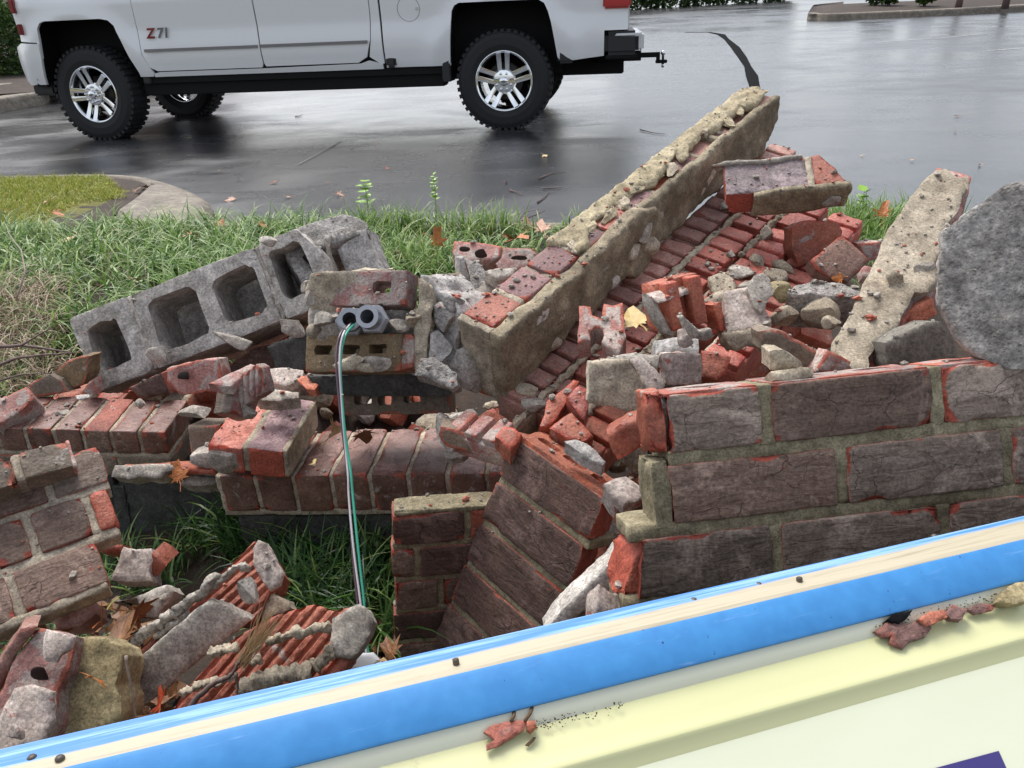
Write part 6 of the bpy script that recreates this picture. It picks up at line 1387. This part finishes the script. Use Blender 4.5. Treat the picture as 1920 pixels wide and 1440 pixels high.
def put(P): return np.stack([P[:, 0], P[:, 1], bed_z(P[:, 0], P[:, 1]) - .004], 1)
# long grass between the heap and the kerb
def fx1():
    x = rs.uniform(-2.9, 3.6); y = rs.uniform(1.75, 3.55)
    ky_ = float(kerb_y(x)); 
    if y > ky_ - .05: return None
    if x < -1.2 and y > 3.75 + .1 * (x + 2): return None
    if heap(x, y) > .06 and y < 2.2: return None
    if x > -1.35 and y < 2.25: return None
    if x > -.2 and y < 2.45: return None
    dens = .75 if x < -.7 else .55
    if x < -1.55 and y < 2.45: return None
    if x > .05 and x < .9 and y > 2.6 and rs.rand() < .55: return None
    if rs.rand() > dens: return None
    return (x, y)
P = clumped(15500, fx1, 26, .034)
lft = P[:, 0] < -.75 - .0 * P[:, 1]
blades('long_grass', put(P[lft]), rs, .10, .23, .0068, M_GRASS, 5, (.55, 1.4), (.12, .95))
blades('long_grass', put(P[~lft]), rs, .07, .17, .0062, M_GRASS, 5, (.55, 1.35), (.12, .95))
# bright tufts along the kerb behind the heap and beside the pile at right
def tuft(cx, cy, n, sp, l0, l1, w=.006, mat=M_GRASS, tint=(.2, .85), lean=(.2, .9)):
    P = np.stack([rs.normal(cx, sp, n), rs.normal(cy, sp * .6, n)], 1); return put(P), l0, l1
roots = []
for (px_, py_, n, sp) in [(1560, 425, 150, .07), (1600, 432, 220, .09), (1640, 430, 220, .09), (1680, 425, 180, .08), (1820, 380, 120, .06), (700, 430, 160, .07), (760, 425, 120, .07), (830, 430, 150, .08), (900, 425, 120, .06), (950, 430, 60, .05), (760, 480, 120, .06), (800, 500, 100, .05), (1560, 445, 150, .07), (1650, 455, 150, .08)]:
    g = G(px_, py_, .13); roots.append(np.stack([rs.normal(g.x, sp, n), np.minimum(rs.normal(g.y, sp, n), kerb_y(g.x) - .04)], 1))
blades('bright_grass_tufts', put(np.concatenate(roots)), rs, .09, .19, .0055, M_GRASS, 5, (.25, 1.1), (.35, .95))
# shaded lily turf at the foot of the base
def fx2():
    px_, py_ = rs.uniform(435, 760), rs.uniform(1000, 1200)
    if px_ > 735 and py_ > 1100: return None
    if px_ < 520 and py_ > 1040 + (520 - px_) * .3 + 0: return None
    g = G(px_, py_, -.08); return (g.x, g.y)
P = clumped(1100, fx2, 12, .022); blades('dark_lily_turf', put(P), rs, .10, .22, .0062, M_DGRASS, 6, (.3, 1.3))
def fx3():
    a = rs.choice(4); px_, py_ = [(rs.uniform(180, 330), rs.uniform(1040, 1110)), (rs.uniform(0, 210), rs.uniform(1165, 1240)), (rs.uniform(330, 470), rs.uniform(960, 1040)), (rs.uniform(700, 745), rs.uniform(1150, 1230))][a]
    g = G(px_, py_, -.08); return (g.x, g.y)
P = clumped(420, fx3, 9, .018); blades('stray_grass', put(P), rs, .07, .16, .0055, M_DGRASS, 6, (.3, 1.3), (.35, 1))
# lawn
n = 90000; x = rs.uniform(-5.5, -2.0, n); y = rs.uniform(3.2, 5.9, n); ok = (y < kerb_y(np.minimum(x, -2.02)) - .02) & (y > 3.72 + .18 * (x + 2.3)) & ~((x > -2.42) & (y > 5.35 - 1.5 * (x + 2.66))) & (x < -2.10 - .05 * np.sin(y * 31))
ok &= ~((x > -2.25) & (y < 4.3)); P = np.stack([x, y], 1)[ok]; rp = put(P); rp[:, 2] += .004
blades('short_lawn', rp, rs, .025, .06, .0050, M_LAWN, 2, (.2, 1.2))
V = []; lx = np.linspace(-10, -1.93, 90)
tp_ = [(a, float(kerb_y(min(a, -2.02))) + .07) for a in lx]; bt_ = [(a, 3.55 + .18 * (a + 2.3)) for a in lx]
V = [(a, b, float(bed_z(a, b)) + .012) for a, b in bt_] + [(a, b, float(bed_z(a, b)) + .012) for a, b in tp_]
# thatch under the lawn follows the ground in rows
rows_ = 26; V = []; 
for j in range(rows_ + 1):
    for (a, b), (_, c_) in zip(bt_, tp_): yy_ = b + (c_ - b) * j / rows_; V.append((a, yy_, float(bed_z(a, yy_)) + .004))
nx_ = len(lx); F = [[j * nx_ + i, j * nx_ + i + 1, (j + 1) * nx_ + i + 1, (j + 1) * nx_ + i] for j in range(rows_) for i in range(nx_ - 1)]
M_THATCH = stone('lawn_thatch', (.10, .10, .022), (.17, .17, .03), None, 6, 200, .6, .95, randv=0)
def bare(f):
    c_ = np.mean([V[i] for i in f], 0); q = c_[0] + .05 * math.sin(c_[1] * 23); return (q > -2.42 and c_[1] > 5.35 - 1.5 * (q + 2.66)) or q > -2.12
tag(obj('lawn', mesh_from('lawn', V, F, True, None, [M_THATCH, M_SOIL], [1 if bare(f) else 0 for f in F])), kind='structure')
# dead straw at the left
def strands(name, n, box, l, mat, seed, zup=.05, wid=.0022):
    r2 = np.random.RandomState(seed); ps = []; px_ = r2.uniform(box[0], box[2], n); py_ = r2.uniform(box[1], box[3], n); roots = []
    for a, b in zip(px_, py_): g = G(a, b, .06); roots.append((g.x, g.y, float(bed_z(g.x, g.y)) + r2.uniform(0, zup)))
    return blades(name, np.array(roots), r2, l * .5, l, wid, mat, 6, (.9, 1.9), (0, 1))
strands('dead_grass', 1500, (-120, 600, 128, 740), .22, M_STRAW, 5, .07)
strands('dead_grass', 90, (0, 480, 300, 600), .20, M_STRAW, 6, .05)
# twigs --------------------------------------------------------------
M_TWIG = simple('bare_twig', (.115, .075, .065), .7, nz=.3, ns=120, bump=.3); M_TWIG2 = simple('pale_twig', (.30, .24, .19), .7, nz=.3, ns=120, bump=.3)
def twig(label, pts, r0, mat=None, cat='twig', branches=()):
    def mk(pts, r0):
        P = [Vector(p) for p in pts]; Q = []
        for i in range(len(P) - 1):
            for t in np.linspace(0, 1, 4, endpoint=False): Q.append(P[i].lerp(P[i + 1], t) + Vector((rnd.uniform(-1, 1), rnd.uniform(-1, 1), rnd.uniform(-1, 1))) * r0 * .22)
        Q.append(P[-1]); rd = [r0 * (1 - .7 * k / (len(Q) - 1)) for k in range(len(Q))]; return tube_geo(Q, rd, 7)
    V, F = mk(pts, r0); parts = [(np.array([v[:] for v in V]), F, None)]
    for b in branches: V, F = mk(b, r0 * .55); parts.append((np.array([v[:] for v in V]), F, None))
    V, F, _ = join(parts); return tag(obj('twig', mesh_from('twig', V, F), None, mat or M_TWIG), label, cat)
def wp(l, Z): return [W(a, b, Z if not hasattr(Z, '__len__') else Z[i]) for i, (a, b) in enumerate(l)]
twig('thick forked bare stick lying on the ribbed red slab', wp([(352, 1335), (372, 1305), (400, 1282), (430, 1268), (442, 1255), (455, 1225)], 1.055), .0048, branches=[wp([(442, 1262), (446, 1285), (445, 1312)], 1.05)])
twig('thin curved twig dangling beside the sandy mortar block', wp([(236, 1230), (240, 1262), (248, 1295), (254, 1340), (258, 1362)], 1.07), .0022, M_TWIG2)
twig('long bare branch poking from the straw at the left', wp([(-40, 652), (40, 648), (95, 655), (138, 662)], [1.95, 1.92, 1.9, 1.88]), .005, branches=[wp([(40, 648), (70, 630), (100, 612)], 1.9)])
twig('second bare branch crossing the straw below the first', wp([(-40, 700), (30, 672), (80, 665), (136, 662)], [1.95, 1.9, 1.88, 1.87]), .0045)
twig('third thin branch low in the straw', wp([(-30, 722), (40, 702), (95, 700)], 1.88), .003)
twig('pale thin stalk rising through the grass at left', wp([(30, 560), (48, 512), (40, 470), (18, 440), (10, 420)], [2.1, 2.1, 2.15, 2.2, 2.25]), .0028, M_TWIG2, branches=[wp([(48, 512), (60, 505), (72, 498)], 2.1)])
twig('thin twig sticking out above the kerb behind the heap', wp([(930, 445), (965, 420), (1000, 405), (1022, 395)], 3.5), .005, branches=[wp([(965, 420), (985, 398), (1010, 392)], 3.5)])
for k, (a, b, c_) in enumerate([((1010, 338), (1035, 330), (1062, 326)), ((956, 360), (970, 366), (982, 372)), ((1018, 358), (1035, 357), (1055, 355)), ((1200, 247), (1225, 252), (1250, 254)), ((1008, 384), (1022, 374), (1030, 362)), ((553, 220), (562, 219), (568, 217))]):
    pts = [Vector(lot_px(*p)).to_3d() for p in (a, b, c_)]; pts = [Vector((p.x, p.y, float(lot_z(p.x, p.y)) + .008)) for p in pts]
    twig(['bent twig on the wet asphalt beyond the kerb', 'short dark twig left of the bent one on the asphalt', 'straight reddish twig on the asphalt near the kerb', 'dark sprig on the asphalt near the beam top', 'small crooked twig close to the kerb edge', 'tiny dark twig on the bright asphalt under the truck'][k], pts, .005)
# straw tuft on the ribbed slab
r3 = np.random.RandomState(8); g0 = W(455, 1245, 1.06); rt = np.tile(np.array(g0[:]), (46, 1)) + r3.normal(0, .004, (46, 3))
d0 = (W(505, 1165, 1.06) - g0).normalized()
ps = []
for k in range(46):
    a = Vector(rt[k]); d = (d0 + Vector(r3.normal(0, .16, 3))).normalized(); L_ = r3.uniform(.05, .095); V, F = tube_geo([a, a + d * L_ * .5, a + d * L_ + Vector((0, 0, r3.uniform(-.008, .008)))], [.0007, .0006, .0003], 4); ps.append((np.array([v[:] for v in V]), F, None))
V, F, _ = join(ps); tag(obj('dry_grass_tuft', mesh_from('dry_grass_tuft', V, F, False), None, simple('dry_straw', (.42, .29, .15), .6)), 'small sheaf of dry straw on the ribbed red slab', 'dry grass')
# weeds with bright leaves
M_LIME = simple('lime_leaf', (.22, .40, .035), .45, nz=.2, ns=60)
def weed(label, px_, py_, h, leaves, s):
    g = G(px_, py_, .13); base = Vector((g.x, g.y, float(bed_z(g.x, g.y)))); mw = T(*base); root = empty('weed', label, 'weed', mw)
    V, F = tube_geo([(0, 0, 0), (.004, 0, h * .5), (0, .004, h)], [.003, .0025, .001], 6); obj('stem', mesh_from('stem', V, F), root, M_LIME)
    lv = [(0, 0, 0), (.25, .5, .05), (.55, .5, .10), (1, 0, .04), (.55, -.5, .10), (.25, -.5, .05), (.5, 0, .0)]
    me = mesh_from('leaf', lv, [[0, 6, 1], [1, 6, 2], [2, 6, 3], [3, 6, 4], [4, 6, 5], [5, 6, 0]])
    for k in range(leaves):
        z = h * (.45 + .55 * k / leaves); a = k * 137.5 + 20; ss = s * rnd.uniform(.7, 1.1); obj('leaf', me, root, M_LIME, T(0, 0, z) @ Rz(a) @ Ry(rnd.uniform(-35, 15)) @ Matrix.Diagonal((ss, ss * .8, ss, 1)))
weed('lime green weed with broad leaves standing at the kerb behind the blocks', 692, 418, .20, 12, .055)
weed('slender lime green weed with small leaves against the asphalt', 818, 410, .21, 22, .026)
weed('lime green weed in the grass at the right of the block', 1612, 420, .14, 12, .045)
# leaves --------------------------------------------------------------
def maple(seed, curl=.25):
    r2 = random.Random(seed); pts = []
    lob = [(-150, .35), (-128, .22), (-105, .62), (-85, .34), (-62, .85), (-42, .42), (-12, 1.0), (0, .95), (12, 1.0), (42, .42), (62, .85), (85, .34), (105, .62), (128, .22), (150, .35), (180, .10)]
    out = [(r_ * (1 + r2.uniform(-.12, .12)) * math.sin(R(a)), r_ * (1 + r2.uniform(-.12, .12)) * math.cos(R(a))) for a, r_ in lob]
    V = [(0, 0, 0)]; n = len(out)
    for f in (.5, 1.0):
        for x_, y_ in out: V.append((x_ * f, y_ * f, 0))
    V = [(x_, y_, curl * (x_ * x_ * 1.0 - .3 * y_) * (1 + .3 * math.sin(y_ * 4 + seed)) + .10 * math.sin(x_ * 7 + seed) * abs(y_)) for x_, y_, _ in V]
    F = [[0, 1 + i, 1 + (i + 1) % n] for i in range(n)] + [[1 + i, 1 + n + i, 1 + n + (i + 1) % n, 1 + (i + 1) % n] for i in range(n)]
    st = tube_geo([(0, -.05, 0), (.05, -.5, .05), (.0, -.9, .15)], .025, 4)
    V2, F2, _ = join([(np.array(V), F, None), (np.array([v[:] for v in st[0]]), st[1], None)])
    return mesh_from('leaf', V2, F2, False)
LV = [maple(k, c_) for k, c_ in ((1, .25), (2, .5), (3, -.35), (4, .8))]
def lm(name, c1, c2):
    nb = NB(name); co = nb.coords(11); n = nb.noise(co, 3.5, 5, .7); nb.base(nb.ramp(n, [(.35, c1), (.65, c2)])); nb.rough(.5); nb.nrm(nb.bump(n, .3, .02)); return nb.m
LM = {'orange': lm('orange_leaf', (.32, .085, .015), (.48, .17, .035)), 'red': lm('red_leaf', (.26, .028, .012), (.42, .07, .02)), 'brown': lm('brown_leaf', (.15, .060, .022), (.26, .12, .045)), 'tan': lm('tan_leaf', (.34, .22, .10), (.50, .37, .20)), 'pink': lm('pinkish_leaf', (.40, .19, .11), (.52, .30, .20)), 'yellow': lm('yellow_leaf', (.44, .30, .10), (.58, .46, .20))}
def leaf(label, p, s, col, rot=(0, 0, 0), v=0, group=None):
    me = LV[v % 4]; me2 = bpy.data.meshes.get('leaf_%s_%d' % (col, v % 4))
    if me2 is None: me2 = me.copy(); me2.name = 'leaf_%s_%d' % (col, v % 4); me2.materials.append(LM[col])
    o = obj('fallen_leaf', me2, None, None, T(*p) @ Rz(rot[2]) @ Rx(rot[0]) @ Ry(rot[1]) @ Matrix.Diagonal((s, s, s, 1))); return tag(o, label, 'leaf', group)
def lotp(a, b, dz=.012): x_, y_ = lot_px(a, b); return (x_, y_, float(lot_z(x_, y_)) + dz)
def bedp(a, b, dz=.06, h=.12): g = G(a, b, h + dz); return (g.x, g.y, h + dz)
for k, (a, b, s, c_, lab) in enumerate([
    (438, 377, .050, 'pink', 'largest pinkish leaf on the asphalt beside the kerb tip'), (517, 347, .040, 'orange', 'orange leaf on the asphalt right of the kerb tip'), (543, 375, .034, 'pink', 'pale leaf on the asphalt above the long grass'), (634, 369, .042, 'pink', 'light pink leaf on the asphalt behind the broken half block'),
    (724, 320, .026, 'red', 'small red leaf in the middle of the asphalt'), (708, 275, .022, 'red', 'small red speck of leaf in the truck shadow'), (1020, 295, .038, 'yellow', 'yellow brown leaf alone on the asphalt behind the truck wheel'), (947, 346, .022, 'red', 'dark red leaf on the asphalt above the grass tuft'),
    (1618, 295, .024, 'tan', 'pale leaf on the asphalt right of the toppled block'), (1711, 304, .030, 'pink', 'pink crumpled leaf on the asphalt at the right'), (1797, 222, .034, 'red', 'dark red leaf farthest right on the asphalt'), (1838, 316, .026, 'pink', 'small pale pink leaf at the right near the concrete block'), (1792, 251, .024, 'pink', 'faint pinkish leaf below the dark red one at right'),
    (572, 290, .022, 'tan', 'tiny pale leaf at the end of the asphalt seam'), (355, 262, .026, 'yellow', 'pale leaf between the front wheels shadow'), (412, 325, .024, 'tan', 'small pale leaf on the asphalt above the island tip'), (145, 286, .022, 'tan', 'pale leaf on the asphalt above the island at left'), (287, 278, .016, 'tan', 'tiny pale leaf fragment in the truck shadow'), (662, 278, .022, 'pink', 'pale pink leaf fragment below the rocker panel'), (450, 340, .020, 'brown', 'tiny dark leaf on the asphalt by the island'), (43, 301, .016, 'tan', 'tiny pale leaf at the far left of the asphalt'), (612, 346, .018, 'brown', 'tiny brown leaf near the faint asphalt seam')]):
    leaf(lab, lotp(a, b), s, c_, (rnd.uniform(-15, 15), rnd.uniform(-15, 15), rnd.uniform(0, 360)), k)
for k, (a, b, s, c_, lab, dz) in enumerate([
    (88, 378, .055, 'pink', 'curled pinkish leaf lying on the short lawn', .03), (103, 398, .045, 'orange', 'orange leaf on the lawn edge', .03), (10, 396, .04, 'pink', 'pale leaf on the lawn at the left edge', .02), (122, 363, .03, 'brown', 'small brown leaf on the lawn', .02),
    (135, 445, .06, 'tan', 'tan leaf caught in the long grass left of centre', .10), (258, 524, .052, 'brown', 'red brown leaf in the grass beside the concrete blocks', .09), (178, 535, .055, 'brown', 'brown leaf low in the grass at left', .07), (365, 440, .05, 'orange', 'orange leaf in the grass below the kerb tip', .09), (412, 422, .035, 'orange', 'small orange leaf in grass at the asphalt edge', .09), (487, 420, .032, 'orange', 'little orange leaf above the block run', .10),
    (818, 455, .060, 'orange', 'upright orange leaf in the grass behind the conduit lump', .10), (965, 447, .080, 'orange', 'bright orange maple leaf beside the toppled beam', .09), (1018, 430, .06, 'pink', 'pinkish leaf behind the toppled beam', .06), (745, 485, .05, 'brown', 'brown leaf under the grass behind the half block', .03), (780, 492, .05, 'tan', 'pale leaf under the grass behind the conduit lump', .03),
    (1655, 402, .052, 'orange', 'round orange leaf standing in the grass at right', .10), (1590, 385, .03, 'brown', 'small brown leaf at the right grass edge', .08), (270, 350, .05, 'brown', 'brown leaf litter in the bare corner of the island', .02), (285, 345, .04, 'pink', 'pale leaf litter in the bare corner of the island', .02), (255, 358, .04, 'brown', 'dark leaf on the bare soil of the island', .02), (990, 420, .05, 'brown', 'brown leaf on the kerb behind the beam', .03), (900, 432, .05, 'brown', 'brown leaf at the kerb behind the grass tuft', .03)]):
    up = 70 if 'upright' in lab or 'round orange' in lab else rnd.uniform(-25, 35)
    leaf(lab, bedp(a, b, dz), s, c_, (up, rnd.uniform(-20, 20), rnd.uniform(-40, 40) if up == 70 else rnd.uniform(0, 360)), k)
def vleaf(lab, a, b, Z, s, c_, tip=40, ang=0, v=0): 
    m = view(a, b, Z, ang, 0) @ Rx(90 - tip + 0) ; me = leaf(lab, (0, 0, 0), s, c_, (0, 0, 0), v); me.matrix_world = m @ Matrix.Diagonal((s, s, s, 1))
for k, q in enumerate([('large pale yellow leaf spread on the ribbed panel', 1197, 605, 1.40, .060, 'yellow', 60, 20), ('bright red crumpled leaf on the cap bricks under the block run', 228, 742, 1.68, .040, 'red', 70, 30), ('small orange leaf scrap on the cap bricks', 285, 765, 1.64, .022, 'orange', 70, 80),
    ('tan skeleton leaf lying on the middle coping by the wires', 622, 812, 1.58, .050, 'yellow', 75, 70), ('brown curled leaf on the middle coping right of the wires', 680, 812, 1.58, .042, 'brown', 60, 200), ('yellow brown curled scrap on the coping edge', 590, 868, 1.52, .016, 'yellow', 60, 40), ('orange leaf standing in the gap of the base wall', 335, 895, 1.60, .036, 'orange', 20, 20), 
    ('orange brown oak leaf in the hollow of the lower left heap', 222, 1205, 1.16, .055, 'brown', 40, 20), ('second orange leaf lying on the sandy mortar block', 175, 1270, 1.01, .034, 'orange', 60, 150), ('brown leaf in the dark gap behind the ribbed chunk', 258, 1145, 1.22, .045, 'brown', 45, 240), ('orange leaf flat on the soil left of the hollow', 190, 1165, 1.20, .045, 'orange', 70, 100),
    ('orange leaf by the grass under the leaning chunk', 130, 1180, 1.22, .04, 'orange', 70, 10), ('dark red leaf under the ribbed chunk near the sign edge', 300, 1320, 1.10, .035, 'red', 60, 60), ('brown leaf under the ribbed chunk beside the twig', 275, 1345, 1.08, .035, 'brown', 60, 160), ('dry brown leaf beside the white fitting', 735, 1225, 1.16, .035, 'brown', 60, 60), ('tan leaf scrap at the foot of the brown corner chunk', 712, 1240, 1.13, .028, 'tan', 60, 190),
    ('orange leaf lying in the dark under the tan brick tile', 1577, 521, 1.50, .020, 'orange', 60, 90), ('orange leaf at the left edge beside the grass clump', 20, 1175, 1.22, .05, 'orange', 70, 40), ('brown leaf half under the leaning chunk', 60, 1160, 1.24, .04, 'brown', 60, 300)]):
    vleaf(q[0], q[1], q[2], q[3], q[4], q[5], q[6], q[7], k)
# extra litter in the lower left hollow and the bed
ps = []; r2 = random.Random(4)
for k in range(260):
    z_ = r2.choice([(180, 1120, 330, 1230), (0, 1140, 240, 1220), (230, 1290, 330, 1360), (690, 1190, 760, 1240), (860, 420, 1040, 450), (640, 440, 900, 500)]); a, b = r2.uniform(z_[0], z_[2]), r2.uniform(z_[1], z_[3]); g = G(a, b, .13 if b < 600 else -.08); s = r2.uniform(.008, .026)
    V = np.array([(0, 0, 0), (1, .3, .2), (.8, 1, .1), (-.2, .8, .35), (-.6, .1, .1)]) * s; M_ = T(g.x, g.y, float(bed_z(g.x, g.y)) + .012 + r2.uniform(0, .02)) @ Rz(r2.uniform(0, 360)) @ Rx(r2.uniform(-50, 50)); ps.append(xf((V, [[0, 1, 2], [0, 2, 3], [0, 3, 4]], None), M_))
V, F, _ = join(ps); tag(obj('leaf_litter', mesh_from('leaf_litter', V, F, False), None, LM['brown']), kind='stuff')
# hedges --------------------------------------------------------------
M_HEDGE = leafmat('hedge_leaf', [(0, (.018, .045, .010)), (.5, (.05, .10, .02)), (.85, (.12, .19, .035)), (1, (.26, .24, .07))], .5, .25)
def foliage(name, cen, rad, n, s, seed, parent=None, mat=M_HEDGE):
    r2 = np.random.RandomState(seed); d = r2.normal(size=(n, 3)); d /= np.linalg.norm(d, axis=1)[:, None]; q = 1 - r2.rand(n) ** 2 * .5
    bump_ = 1 + .35 * fbm(d * 1.0 + seed, 2.2, 3, seed); P = cen + d * np.array(rad) * (q * bump_)[:, None]
    a = r2.normal(size=(n, 3)); a /= np.linalg.norm(a, axis=1)[:, None]; b = np.cross(a, r2.normal(size=(n, 3))); b /= np.linalg.norm(b, axis=1)[:, None]; ss = (s * r2.uniform(.5, 1.3, n))[:, None]
    V = np.stack([P - a * ss, P + b * ss * .5, P + a * ss, P - b * ss * .5], 1).reshape(-1, 3); F = np.arange(4 * n).reshape(n, 4)
    me = mesh_from(name, V, F, False); t = me.attributes.new('tint', 'FLOAT', 'POINT'); t.data.foreach_set('value', np.repeat(np.clip(r2.beta(2, 3, n), 0, 1), 4).astype(np.float32)); me.materials.append(mat)
    return obj(name, me, parent)
def hgt(x, y): return float(lot_z(x, y))
def lotfar(px_, Y_): r = W(px_, 10, 1) - cO; t = Y_ / r.y; return r.x * t
hd = [(1185, 'dark clipped hedge bush right of the tail lamp'), (1235, 'bright green hedge bush beside the dark one'), (1290, 'third hedge bush along the far lot edge'), (1345, 'fourth low hedge bush with yellowish leaves'), (1400, 'fifth hedge bush fading to the right'), (1455, 'last hedge bush before the far island')]
for k, (px_, lab) in enumerate(hd):
    Y_ = 38 + k * .6; x = lotfar(px_, Y_); o = foliage('hedge_bush', np.array([0, 0, .9]), (.95, .7, 1.0), 2600, .10, 50 + k); o.location = (x, Y_, hgt(x, Y_)); tag(o, lab, 'hedge bush', 'hedge along the far lot edge')
pa_ = [(1640, 9, 'small green plant in the far mulch bed', .35), (1665, 9, 'second small plant in the far mulch bed', .3), (1735, 7, 'third low plant in the far mulch bed', .3), (1803, 3, 'brown trunked shrub base in the far island', .5), (1895, 2, 'dark trunked shrub base at the far right', .6)]
for k, (px_, py_, lab, s) in enumerate(pa_):
    Y_ = 30.5; x = lotfar(px_, Y_) ; x0_, y0_ = lot_px(px_, 30); x, Y_ = x0_ + .5, y0_ + 1.2
    o = empty('shrub', lab, 'shrub', T(x, Y_, hgt(x, Y_) + .2)); foliage('crown', np.array([0, 0, s * (1.0 if k < 3 else 2.4)]), (s, s, s * .8), 700, .07, 70 + k, o)
    V, F = tube_geo([(0, 0, -.1), (.02, 0, s * .5), (0, .02, s * 1.6)], [.05 if k < 3 else .10, .04 if k < 3 else .09, .02], 7); obj('trunk', mesh_from('trunk', V, F), o, M_TWIG)
# broad trees standing behind the hedge, mostly above the frame
M_BARK = stone('tree_bark', (.05, .04, .03), (.12, .10, .08), None, 8, 60, 1.0, .95)
for k, (x, Y_, h) in enumerate([]):
    o = empty('broad_tree', ['leafy tree behind the far left lot edge', 'tall tree beyond the truck cab', 'round tree beyond the truck bed', 'tree behind the hedge near the tail lamp', 'tallest tree behind the middle of the hedge', 'tree beyond the far island', 'tree beyond the right end of the island', 'outermost tree at the far right', 'outermost tree at the far left'][k], 'tree', T(x, Y_, hgt(x, Y_)), 'trees beyond the lot')
    V, F = tube_geo([(0, 0, -.3), (.1, 0, h * .2), (-.1, .1, h * .5), (.1, 0, h * .85)], [.35, .28, .18, .05], 9); obj('trunk', mesh_from('trunk', V, F), o, M_BARK)
    for q in range(4):
        a = q * 1.6 + k; V, F = tube_geo([(0, 0, h * .38), (math.cos(a) * h * .16, math.sin(a) * h * .16, h * .6), (math.cos(a) * h * .25, math.sin(a) * h * .25, h * .75)], [.14, .08, .03], 6); obj('limb', mesh_from('limb', V, F), o, M_BARK)
    foliage('crown', np.array([0, 0, h * .68]), (h * .36, h * .33, h * .34), 5200, .30, 90 + k, o)
# bush and brick building at the far left
gx, gy = lot_px(-10, 176); o = foliage('clipped_bush', np.array([0, 0, .62]), (.80, .6, .62), 5200, .05, 61); o.location = (gx - .35, gy + 1.4, hgt(gx, gy) + .15); tag(o, 'round green bush behind the pale kerb at the far left', 'bush')
nb = NB('tan_facing_brick'); co = nb.coords(0); bt = nb.n('ShaderNodeTexBrick'); sw = nb.n('ShaderNodeSeparateXYZ'); nb.l(co, sw.inputs[0]); cb_ = nb.n('ShaderNodeCombineXYZ'); nb.l(nb.math('ADD', sw.outputs[0], sw.outputs[1]), cb_.inputs[0]); nb.l(sw.outputs[2], cb_.inputs[1]); nb.l(cb_.outputs[0], bt.inputs['Vector'])
bt.inputs['Color1'].default_value = (.30, .20, .15, 1); bt.inputs['Color2'].default_value = (.38, .28, .22, 1); bt.inputs['Mortar'].default_value = (.42, .39, .34, 1); bt.inputs['Scale'].default_value = 1.0; bt.inputs['Brick Width'].default_value = .20; bt.inputs['Row Height'].default_value = .075; bt.inputs['Mortar Size'].default_value = .01
nb.base(bt.outputs['Color']); nb.rough(.9); nb.nrm(nb.bump(bt.outputs['Fac'], .4, -.01)); M_FB = nb.m
bo = empty('brick_building', 'tan brick building corner glimpsed at the far upper left', 'building', T(gx - 1.2, gy + 4.0, hgt(gx, gy)))
def bbox(name, x0, x1, y0, y1, z0, z1, mat): 
    V, F = box_grid(x1 - x0, y1 - y0, z1 - z0, 10, .01); return obj(name, mesh_from(name, V + [x0, y0, z0], F, False), bo, mat)
bbox('wall', -12, 1.3, 0, 8, -.5, 3.4, M_FB); bbox('roof', -12.4, 1.7, -.4, 8.4, 3.42, 3.7, M_BARK)
for wx in (-2.2, -5.2, -8.2):
    w_ = bbox('window', wx - .6, wx + .6, -.03, .05, 1.0, 2.3, M_PAINT); V, F = box_grid(1.04, .02, 1.14, 10, .005); obj('pane', mesh_from('pane', V + [wx - .52, -.045, 1.08], F, False), w_, M_GLASS)
